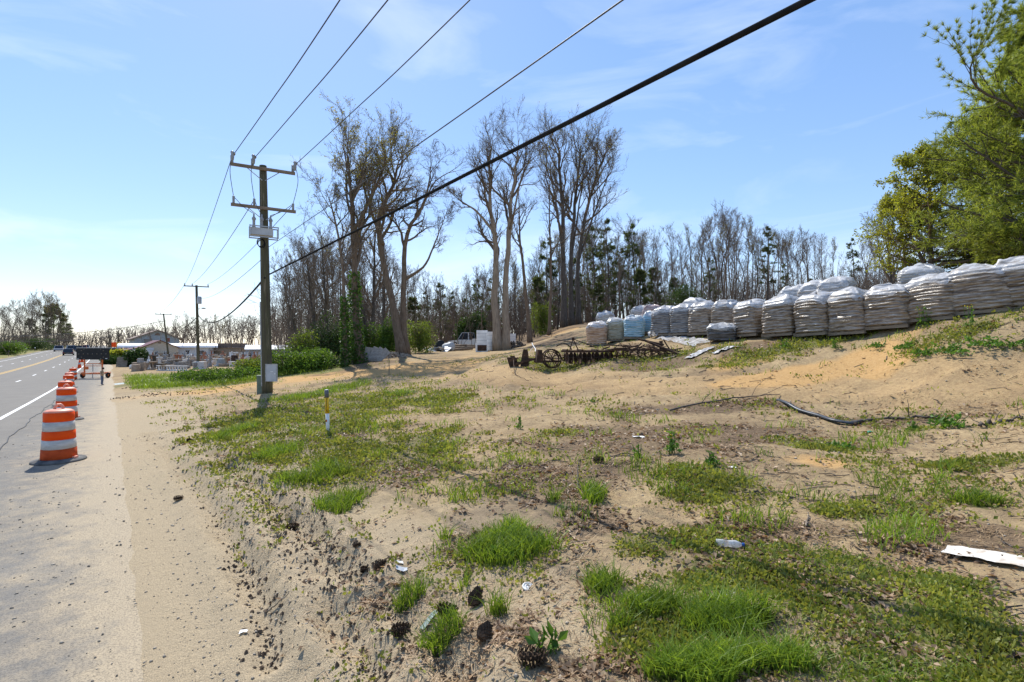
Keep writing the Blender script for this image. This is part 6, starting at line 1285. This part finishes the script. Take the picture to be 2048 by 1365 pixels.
def flat(name, label, cat, px, py, lx, ly, rz, mat, seed, amp=.02, lift=.015): return sheet(name, label, cat, G(px, py), lx, ly, rz, mat, seed, amp, lift)
flat('paper_sheet', 'large dirty white paper sheet in the grass at right', 'paper', 1968, 1118, .46, .20, rad(-52), pmat('dirty_paper', (.40, .33, .25), (.66, .63, .58), 9, .8, lo=.35, hi=.55), 81, .03, .03)
flat('plastic_scrap', 'clear film scrap in the tall grass', 'plastic scrap', 1465, 1182, .16, .10, .4, M['plastic'], 82); flat('paper_scrap', 'white paper scrap by the grey film piece', 'paper', 800, 1133, .06, .05, .4, M['white'], 83); flat('plastic_scrap', 'grey ribbed film piece near the pine cones', 'plastic scrap', 804, 1145, .10, .07, .2, M['panel_grey'], 84)
flat('paper_scrap', 'small white scrap on the rutted sand', 'paper', 487, 1276, .06, .05, .2, M['white'], 85); flat('plastic_scrap', 'pale scrap of rag by the ridge', 'rag', 858, 1250, .12, .06, .6, pmat('grey_green_cloth', (.22, .28, .25), (.33, .38, .34), 9, .9), 86, .06); flat('paper_scrap', 'white rag on the slope at right', 'paper', 1885, 925, .16, .10, .3, M['white'], 87, .05)
flat('paper_scrap', 'white scrap left of the flowering weed', 'paper', 1277, 875, .20, .10, .2, M['white'], 88, .05); flat('paper_scrap', 'small white scrap right of the flowering weed', 'paper', 1465, 933, .09, .07, .2, M['white'], 89, .04); flat('plastic_scrap', 'green plastic scrap by the hose end', 'plastic scrap', 1735, 864, .22, .10, .3, pmat('green_plastic', (.03, .20, .12), rough=.4), 90, .06)
b = G(1458, 1093); e = empty('plastic_bottle', b, rad(-28), 'crushed clear bottle with a blue cap in the weeds', 'bottle'); mb = MB(); mb.lathe([(.001, -.1), (.03, -.1), (.033, -.05), (.028, 0), (.033, .05), (.02, .085), (.012, .1)], 14, sy=.6); mb.build('body', M['plastic'], e, True, loc=(0, 0, .04), rot=(0, rad(85), 0)); mb = MB(); mb.lathe([(.015, 0), (.015, .02), (.001, .021)], 12); mb.build('cap', pmat('blue_cap', (.02, .10, .35), rough=.4), e, True, loc=(.1, 0, .05), rot=(0, rad(85), 0))
b = G(1056, 1176); e = empty('cup_lid', b, 0, 'white plastic cup lid on bare soil', 'cup lid'); mb = MB(); mb.lathe([(.045, 0), (.046, .008), (.038, .012), (.036, .006), (.001, .007)], 24); mb.build('disc', M['white'], e, True, rot=(.3, .1, 0)); mb = MB(); mb.lathe([(.020, .008), (.022, .014), (.018, .014)], 18); mb.build('raised_ring', M['film'], e, True, rot=(.3, .1, 0))
# black flat drain hose, sticks, branches
hp = [G(*q) for q in [(1556, 800), (1575, 812), (1600, 822), (1640, 835), (1665, 845), (1700, 850), (1712, 846)]]; P = spline([q + np.array([0, 0, .04]) for q in hp], 40); T_, A_, B_ = frames(P[None]); sd_ = np.cross(T_[0], np.array([0, 0, 1.])); V = np.concatenate([P - sd_ * .07, P + np.array([0, 0, .035]), P + sd_ * .07, P - np.array([0, 0, .02])]); i = np.arange(39); Qs = [np.stack([i + a_ * 40, i + 1 + a_ * 40, i + 1 + b_ * 40, i + b_ * 40], -1) for a_, b_ in ((0, 1), (1, 2), (2, 3), (3, 0))]
tag(obj('drain_hose', mesh_np('drain_hose', V, [np.concatenate(Qs)], True), pmat('dark_blue_black_hose', (.02, .024, .03), (.06, .07, .085), 6, .4)), 'flat black drain hose snaking over the bare dirt', 'hose')
def stick(label, pts, r, mat='bark_dark', twigs=0, lift=.03, seed=1):
    P = spline([G(*q) + np.array([0, 0, lift + (q[2] if len(q) > 2 else 0)]) if len(q) < 3 else G(q[0], q[1]) + np.array([0, 0, q[2]]) for q in pts], 16); P[1:-1] += np.random.default_rng(seed).normal(size=(14, 3)) * r * .7; R = np.linspace(r, r * .4, 16); e = MB(); e.chains(P[None], R[None], 6)
    if twigs: S = sub(P[None], R[None], twigs, .1, .95, (.5, 1.1), .22, 4, .02, .2, np.random.default_rng(seed), .5, .3, .3, .2, .004); e.chains(*S, 4, False)
    o = e.build('fallen_branch', M[mat], None, True); return tag(o, label, 'branch', 'fallen branches')
stick('long dark branch lying across the dirt left of the hose', [(1340, 825), (1420, 808), (1500, 800), (1560, 790)], .022, twigs=10); stick('dark root-like branch right of the hose', [(1700, 846), (1760, 836), (1850, 842), (1880, 838)], .035, twigs=8, seed=3); stick('branch at the right edge by the broad-leaved weeds', [(1960, 858), (2000, 846), (2046, 838)], .035, twigs=10, seed=4)
stick('pale bare stick leaning in the weeds', [(1612, 1060), (1618, 1028)], .010, 'wood_plank', 0, seed=5); stick('thin upright dead stem in a grass tuft', [(1156, 985), (1155, 950), (1160, 915)], .008, 'bark_dark', 0, seed=6)
o = bpy.data.objects[-1] if False else None
stick('white peeled branch propped on the plough', [(1064, 706, .55), (1084, 726, .05)], .025, 'white', 3, seed=7); stick('curved dark vine in front of the plough', [(1028, 735, .3), (1030, 750, .05), (1058, 764, .03)], .018, 'rust', 0, seed=8); stick('long stick on the leafy mound', [(1040, 684), (1075, 672), (1110, 668)], .05, 'bark_pale', 3, seed=9); stick('branch lying below the mound', [(1085, 672), (1130, 682), (1160, 690)], .05, 'bark', 5, seed=10); stick('straw-coloured stick on the gravel', [(535, 1225), (578, 1212)], .007, 'wood_plank', 0, seed=11)

# ---------------------------------------------------------------- broad-leaved weeds, one by one
def weed(label, px, py, w_, h_, n_, ls, seed, flowers=0, mat='weed', stalks=5):
    rng = np.random.default_rng(seed); b = G(px, py); e = empty('weed_plant', b, 0, label, 'weed', 'broad-leaved weeds'); P = np.zeros((stalks, 5, 3)); d = rng.normal(size=(stalks, 3)) * .35; d[:, 2] = 1; P += np.linspace(0, 1, 5)[None, :, None] * d[:, None] * np.array([w_, w_, h_]); P[:, :, :2] += rng.normal(size=(stalks, 1, 2)) * w_ * .25
    mb = MB(); mb.chains(P, np.full((stalks, 5), .006), 4, False); mb.build('stems', M['weed'], e)
    r = np.sqrt(rng.random(n_)); a = rng.random(n_) * 2 * pi; q = np.stack([r * np.cos(a) * w_, r * np.sin(a) * w_, (1 - r ** 1.5) * h_ * rng.random(n_) * .7 + .02], -1); i = rng.integers(0, stalks, n_ // 2); q2 = P[i, rng.integers(1, 5, n_ // 2)]; q = np.concatenate([q, q2])
    v, f = cards(q, ls, rng, .15, .55, .5); lf = obj('leaves', mesh_np('leaves', v, [f]), M[mat], e); lf['kind'] = 'stuff'
    if flowers: v, f = cards(P[rng.integers(0, stalks, flowers), 4] + rng.normal(size=(flowers, 3)) * .03, .03, rng, .1, .9); fo = obj('flowers', mesh_np('flowers', v, [f]), M['flower'], e); fo['kind'] = 'stuff'
WD = [(1345, 905, .10, .30, 60, .06, 14, 'tall mustard weed with yellow flowers on the bare dirt'), (1425, 932, .08, .17, 40, .055, 2, 'small weed right of the flowering mustard'), (1275, 918, .07, .2, 26, .05, 1, 'thin weed left of the flowering mustard'), (1680, 895, .2, .08, 90, .06, 0, 'flat rosette weed below the hose'), (1895, 858, .24, .18, 110, .08, 0, 'broad-leaved weed right of the hose'), (1825, 862, .08, .14, 36, .06, 0, 'small weed beside the broad-leaved one'),
  (1345, 1092, .02, .02, 6, .05, 0, 'tiny sprout in the ground cover'), (1038, 860, .06, .25, 26, .06, 2, 'upright weed alone on the sandy slope'), (1185, 806, .1, .12, 26, .06, 0, 'small weed on the sandy track'), (1570, 697, .18, .3, 60, .075, 3, 'weed before the black torn pallet'), (1672, 700, .16, .28, 60, .075, 4, 'weed in front of the third front pallet'), (1848, 652, .2, .5, 70, .07, 10, 'tall flowering weed before the sixth front pallet'), (1942, 655, .14, .5, 55, .065, 10, 'tall flowering weed before the bulging pallet'), (1800, 655, .14, .34, 50, .07, 4, 'weed at the foot of the fifth pallet'),
  (1755, 695, .26, .12, 80, .08, 0, 'left of the glossy leaf clumps on the slope'), (1812, 698, .26, .15, 90, .085, 0, 'second glossy leaf clump on the slope'), (1848, 712, .24, .13, 80, .085, 0, 'lowest glossy leaf clump on the slope'), (1912, 706, .34, .2, 130, .09, 0, 'largest glossy leaf clump on the slope'), (1975, 695, .34, .2, 130, .09, 0, 'glossy leaf clump right of the largest'), (2040, 690, .2, .14, 60, .085, 0, 'glossy leaf clump at the right frame edge'), (1090, 1310, .10, .08, 16, .09, 0, 'broad dock leaves at the bottom edge'), (1010, 1120, .12, .06, 30, .07, 0, 'dark rosette beside the grass tuft')]
for i, (px, py, w_, h_, n_, ls, fl, lb) in enumerate(WD): weed(lb, px, py, w_, h_, n_, ls, 700 + i, fl)

# ---------------------------------------------------------------- grass, ground cover and litter
rng = np.random.default_rng(91)
def flat_cards(P, size, rng):
    n = len(P); a = rng.random(n) * 2 * pi; d = np.stack([np.cos(a), np.sin(a), rng.normal(size=n) * .22], -1); s = np.stack([-np.sin(a), np.cos(a), rng.normal(size=n) * .3], -1); L_ = (size * (.5 + .8 * rng.random(n)))[:, None]; up = np.array([0, 0, 1.]) * L_ * (.10 + .25 * rng.random((n, 1)))
    V = np.stack([P, P + d * L_ * .5 + s * L_ * .3 + up, P + d * L_ + up * .3, P + d * L_ * .55 - s * L_ * .3 + up * .8], 1); return V.reshape(-1, 3), np.arange(n * 4).reshape(-1, 4)
def scatter(n_, x0, x1, y0, y1, dens, power=1.6):
    """random ground positions, thinned by a density function; nearer ground gets more"""
    X = []; Y = []
    yy = y0 * (y1 / y0) ** (rng.random(n_) ** 1.0); xx = (x0 + (x1 - x0) * rng.random(n_)) * yy
    d = dens(xx, yy); k = rng.random(n_) < d; xx, yy = xx[k], yy[k]; return xx, yy, gz(xx, yy)
trd = lambda x, y: sstep(2.0, 1.0, np.minimum(path_dist(x, y, TRACK), path_dist(x, y, TRACK2)))
off_ok = lambda x, y: sstep(1.2, 2.2, x + ROADK * y)
def blades(name, label, x, y, z, h, wd, seed, mat, lean=.45):
    rng = np.random.default_rng(seed); n_ = len(x); a = rng.random(n_) * 2 * pi; ln = lean * (.3 + rng.random(n_)); d = np.stack([np.cos(a) * ln, np.sin(a) * ln, np.ones(n_)], -1); b_ = rng.random(n_) * 2 * pi; s = np.stack([np.cos(b_), np.sin(b_), np.zeros(n_)], -1) * (wd * (.6 + .7 * rng.random(n_)))[:, None]; base = np.stack([x, y, z - .01], -1); H = (h * (.45 + .8 * rng.random(n_)))[:, None]
    mid = base + d * H * .55; tip = base + d * H * np.array([1.9, 1.9, .92]); V = np.stack([base - s, base + s, mid - s * .8, mid + s * .8, tip], 1).reshape(-1, 3); i = np.arange(n_)[:, None] * 5
    return tag(obj(name, mesh_np(name, V, [i + np.array([[0, 1, 3, 2]]), i + np.array([[2, 3, 4]])]), mat), label, 'grass', None, 'stuff')
x, y, z = scatter(880000, -1.15, 1.5, 1.5, 34, lambda x, y: sstep(.30, .95, field(x, y, TALL, .7, 3.2, 3)) ** 1.3 * off_ok(x, y) * .95 + .16 * sstep(.66, .74, fbm(x, y, 1.7, 35, 2)) * sstep(2.5, 4.5, x + ROADK * y) * (1 - trd(x, y)))
blades('grass', 'bright green tufts of tall grass scattered over the bare dirt', x, y, z, np.where(y < 6, .15, .17) + .05 * vn(x * 2, y * 2, 4), np.clip(.0022 + .0005 * y, .002, .009), 1, M['grass'])
x, y, z = scatter(330000, -1.15, 1.5, 1.5, 34, lambda x, y: sstep(.3, .9, field(x, y, COVER, .8, 1.6, 8)) * sstep(.42, .6, fbm(x, y, 2.4, 15, 3)) * off_ok(x, y) * (1 - trd(x, y)) * .6 + .004 * off_ok(x, y))
blades('short_grass', 'short thin grass mixed into the ground cover', x, y, z, np.full(len(x), .07), np.clip(.0018 + .0005 * y, .002, .009), 2, M['grass'], .8)
x, y, z = scatter(290000, -1.15, 1.5, 1.5, 34, lambda x, y: sstep(.1, .95, field(x, y, COVER, .8, 1.6, 8)) * (.16 + .84 * sstep(.42, .60, fbm(x, y, 2.2, 27, 4))) * off_ok(x, y) * (1 - trd(x, y)) * .75 + (.004 + .12 * sstep(.50, .72, fbm(x, y, .9, 33, 4))) * off_ok(x, y) * (1 - .8 * trd(x, y)))
n_ = len(x); k_ = 5; c = np.repeat(np.stack([x, y, z], -1), k_, 0); c += rng.normal(size=c.shape) * np.array([.03, .03, .008]) * np.repeat(np.clip(.6 + .12 * y, .6, 3), k_)[:, None]; c[:, 2] = np.maximum(c[:, 2], np.repeat(z, k_)) + .012 * np.repeat(1 + .12 * y, k_) * rng.random(n_ * k_)
sz = np.repeat(np.clip(.018 + .0035 * y, .018, .07), k_); v, f = cards(c, sz, rng, .1, .7, 1.2); tag(obj('ground_cover', mesh_np('ground_cover', v, [f]), M['cover']), 'low yellowish-green chickweed cover over the dirt', 'ground cover', None, 'stuff')
x, y, z = scatter(220000, -1.1, 1.5, 1.5, 26, lambda x, y: (sstep(.1, .8, field(x, y, LITTER, .8, 1.3, 21)) * .55 + .10 + .25 * sstep(.3, .9, field(x, y, COVER, .8, 1.6, 8)) + .12 * sstep(.25, .9, field(x, y, TALL, .8, 2, 3))) * sstep(.38, .64, fbm(x, y, 2.4, 37, 3)) * off_ok(x, y) * (1 - .8 * trd(x, y)))
v, f = flat_cards(np.stack([x, y, z + .012], -1), np.clip(.038 + .004 * y, .03, .1), rng); tag(obj('leaf_litter', mesh_np('leaf_litter', v, [f]), M['dead_leaf']), 'dry brown fallen leaves strewn over the dirt', 'leaf litter', None, 'stuff')
x, y, z = scatter(330000, -1.1, 1.5, 1.5, 18, lambda x, y: (.22 + .6 * sstep(.2, .8, field(x, y, LITTER, .8, 1.3, 21))) * sstep(.34, .64, fbm(x, y, 1.8, 47, 3)) * off_ok(x, y) + .10 * sstep(1.0, 2.0, x + ROADK * y) * sstep(4.5, 2.5, x + ROADK * y) * sstep(.5, .65, fbm(x, y, 1.4, 49, 2)))
n_ = len(x); a = rng.random(n_) * 2 * pi; ln = (.02 + .05 * rng.random(n_)); d = np.stack([np.cos(a) * ln, np.sin(a) * ln, rng.normal(size=n_) * .012], -1); s = np.stack([-np.sin(a), np.cos(a), np.zeros(n_)], -1) * np.clip(.0012 + .0003 * y, .001, .006)[:, None]; p_ = np.stack([x, y, z + .009], -1); V = np.stack([p_ - s, p_ + s, p_ + d + s, p_ + d - s], 1).reshape(-1, 3)
tag(obj('pine_straw', mesh_np('pine_straw', V, [np.arange(n_ * 4).reshape(-1, 4)]), M['straw']), 'scattered brown pine straw and chaff', 'straw', None, 'stuff')
x, y, z = scatter(36000, -1.3, 1.4, 1.5, 14, lambda x, y: .10 + .4 * sstep(3.0, 1.5, x + ROADK * y) * sstep(.2, .8, x + ROADK * y) + .15 * sstep(.45, .6, fbm(x, y, 1.1, 51, 2)))
k = x + ROADK * y > -2.5; x, y, z = x[k], y[k], z[k]; z = np.where(x + ROADK * y < .3, road_top(y), z); n_ = len(x); sz = (.004 + .012 * rng.random(n_) ** 3)[:, None, None] * np.clip(.7 + .1 * y, .7, 1.6)[:, None, None]
oc = np.array([[1, 0, 0], [0, 1, 0], [-1, 0, 0], [0, -1, 0], [0, 0, .8], [0, 0, -.6]]); V = oc[None] * sz * (.6 + .8 * rng.random((n_, 6, 1))) + np.stack([x, y, z + .003], -1)[:, None]; Fo = np.array([[0, 1, 4], [1, 2, 4], [2, 3, 4], [3, 0, 4], [1, 0, 5], [2, 1, 5], [3, 2, 5], [0, 3, 5]])
tag(obj('gravel', mesh_np('gravel', V.reshape(-1, 3), [(np.arange(n_)[:, None, None] * 6 + Fo[None]).reshape(-1, 3)], True), M['pebble']), 'loose pebbles and grit on the shoulder and the rutted dirt', 'gravel', None, 'stuff')
# broken dark twigs strewn over the dirt
x, y, z = scatter(9000, -.7, 1.4, 2.0, 26, lambda x, y: sstep(3.0, 5.0, x + ROADK * y) * (.12 + .6 * sstep(.5, .66, fbm(x, y, .7, 63, 3))))
n_ = len(x); a = rng.random(n_) * 2 * pi; ln = .03 + .16 * rng.random(n_) ** 2; t_ = np.linspace(-1, 1, 4)[None, :, None]; d = np.stack([np.cos(a) * ln, np.sin(a) * ln, np.zeros(n_)], -1)[:, None]
Pt = np.stack([x, y, z], -1)[:, None] + d * t_ + rng.normal(size=(n_, 4, 3)) * np.array([.012, .012, .003]); Pt[..., 2] = gz(Pt[..., 0], Pt[..., 1]) + .008 + .012 * rng.random((n_, 4))
mb = MB(); mb.chains(Pt, np.repeat((.0022 + .004 * rng.random(n_) ** 2)[:, None] * np.clip(.7 + .08 * y, .7, 2)[:, None], 4, 1), 3, False); tag(mb.build('twig_debris', M['bark_dark']), 'small dark broken twigs strewn over the dirt', 'twigs', None, 'stuff')
# dark crumbs thrown up along the ruts
Pc = []
for rp in RUTS:
    q = spline([p_[:3] for p_ in rp], 400); i = rng.integers(0, 400, 600); Pc.append(q[i] + np.stack([rng.normal(size=600) * .08, rng.normal(size=600) * .08, np.zeros(600)], -1))
Pc = np.concatenate(Pc); Pc = Pc[Pc[:, 0] + ROADK * Pc[:, 1] > .6]; Pc[:, 2] = gz(Pc[:, 0], Pc[:, 1]) + .004; n_ = len(Pc)
V = oc[None] * (.006 + .022 * rng.random(n_) ** 2.5)[:, None, None] * (.5 + rng.random((n_, 6, 1))) + Pc[:, None]
tag(obj('dirt_crumbs', mesh_np('dirt_crumbs', V.reshape(-1, 3), [(np.arange(n_)[:, None, None] * 6 + Fo[None]).reshape(-1, 3)]), pmat('damp_soil', (.06, .04, .027), (.13, .095, .065), 8, .95)), 'dark soil crumbs thrown up along the tyre ruts', 'soil', None, 'stuff')
# roadside grass beyond the drive and across the highway
x, y, z = scatter(60000, -.80, -.36, 31, 70, lambda x, y: sstep(1.2, 2.4, x + ROADK * y) * sstep(.35, .55, fbm(x, y, .5, 61, 3)) * (1 - trd(x, y)) * sstep(56, 46, y) * sstep(31, 34, y))
blades('verge_grass', 'bright green grass and weeds on the bank before the ornament yard', x, y, z, np.full(len(x), .32), np.full(len(x), .016), 5, M['grass'], .5)
# mark leaf masses as what they are: uncountable
for o in bpy.data.objects:
    if o.parent is not None and o.type == 'MESH' and o.name.split('.')[0] in ('buds', 'ivy', 'needles', 'leaves', 'foliage', 'stems', 'crown', 'branches'): o['kind'] = 'stuff'

# things that still share words are told apart by their order from the left
dup = {}
for o in bpy.data.objects:
    if o.parent is None and o.get('label'): dup.setdefault(o['label'], []).append(o)
for lb, q in dup.items():
    if len(q) > 1:
        for i, o in enumerate(sorted(q, key=lambda o: o.location.x / max(o.location.y, .1))):
            if i < len(ORD): o['label'] = f'{lb}, {ORD[i]} from the left'
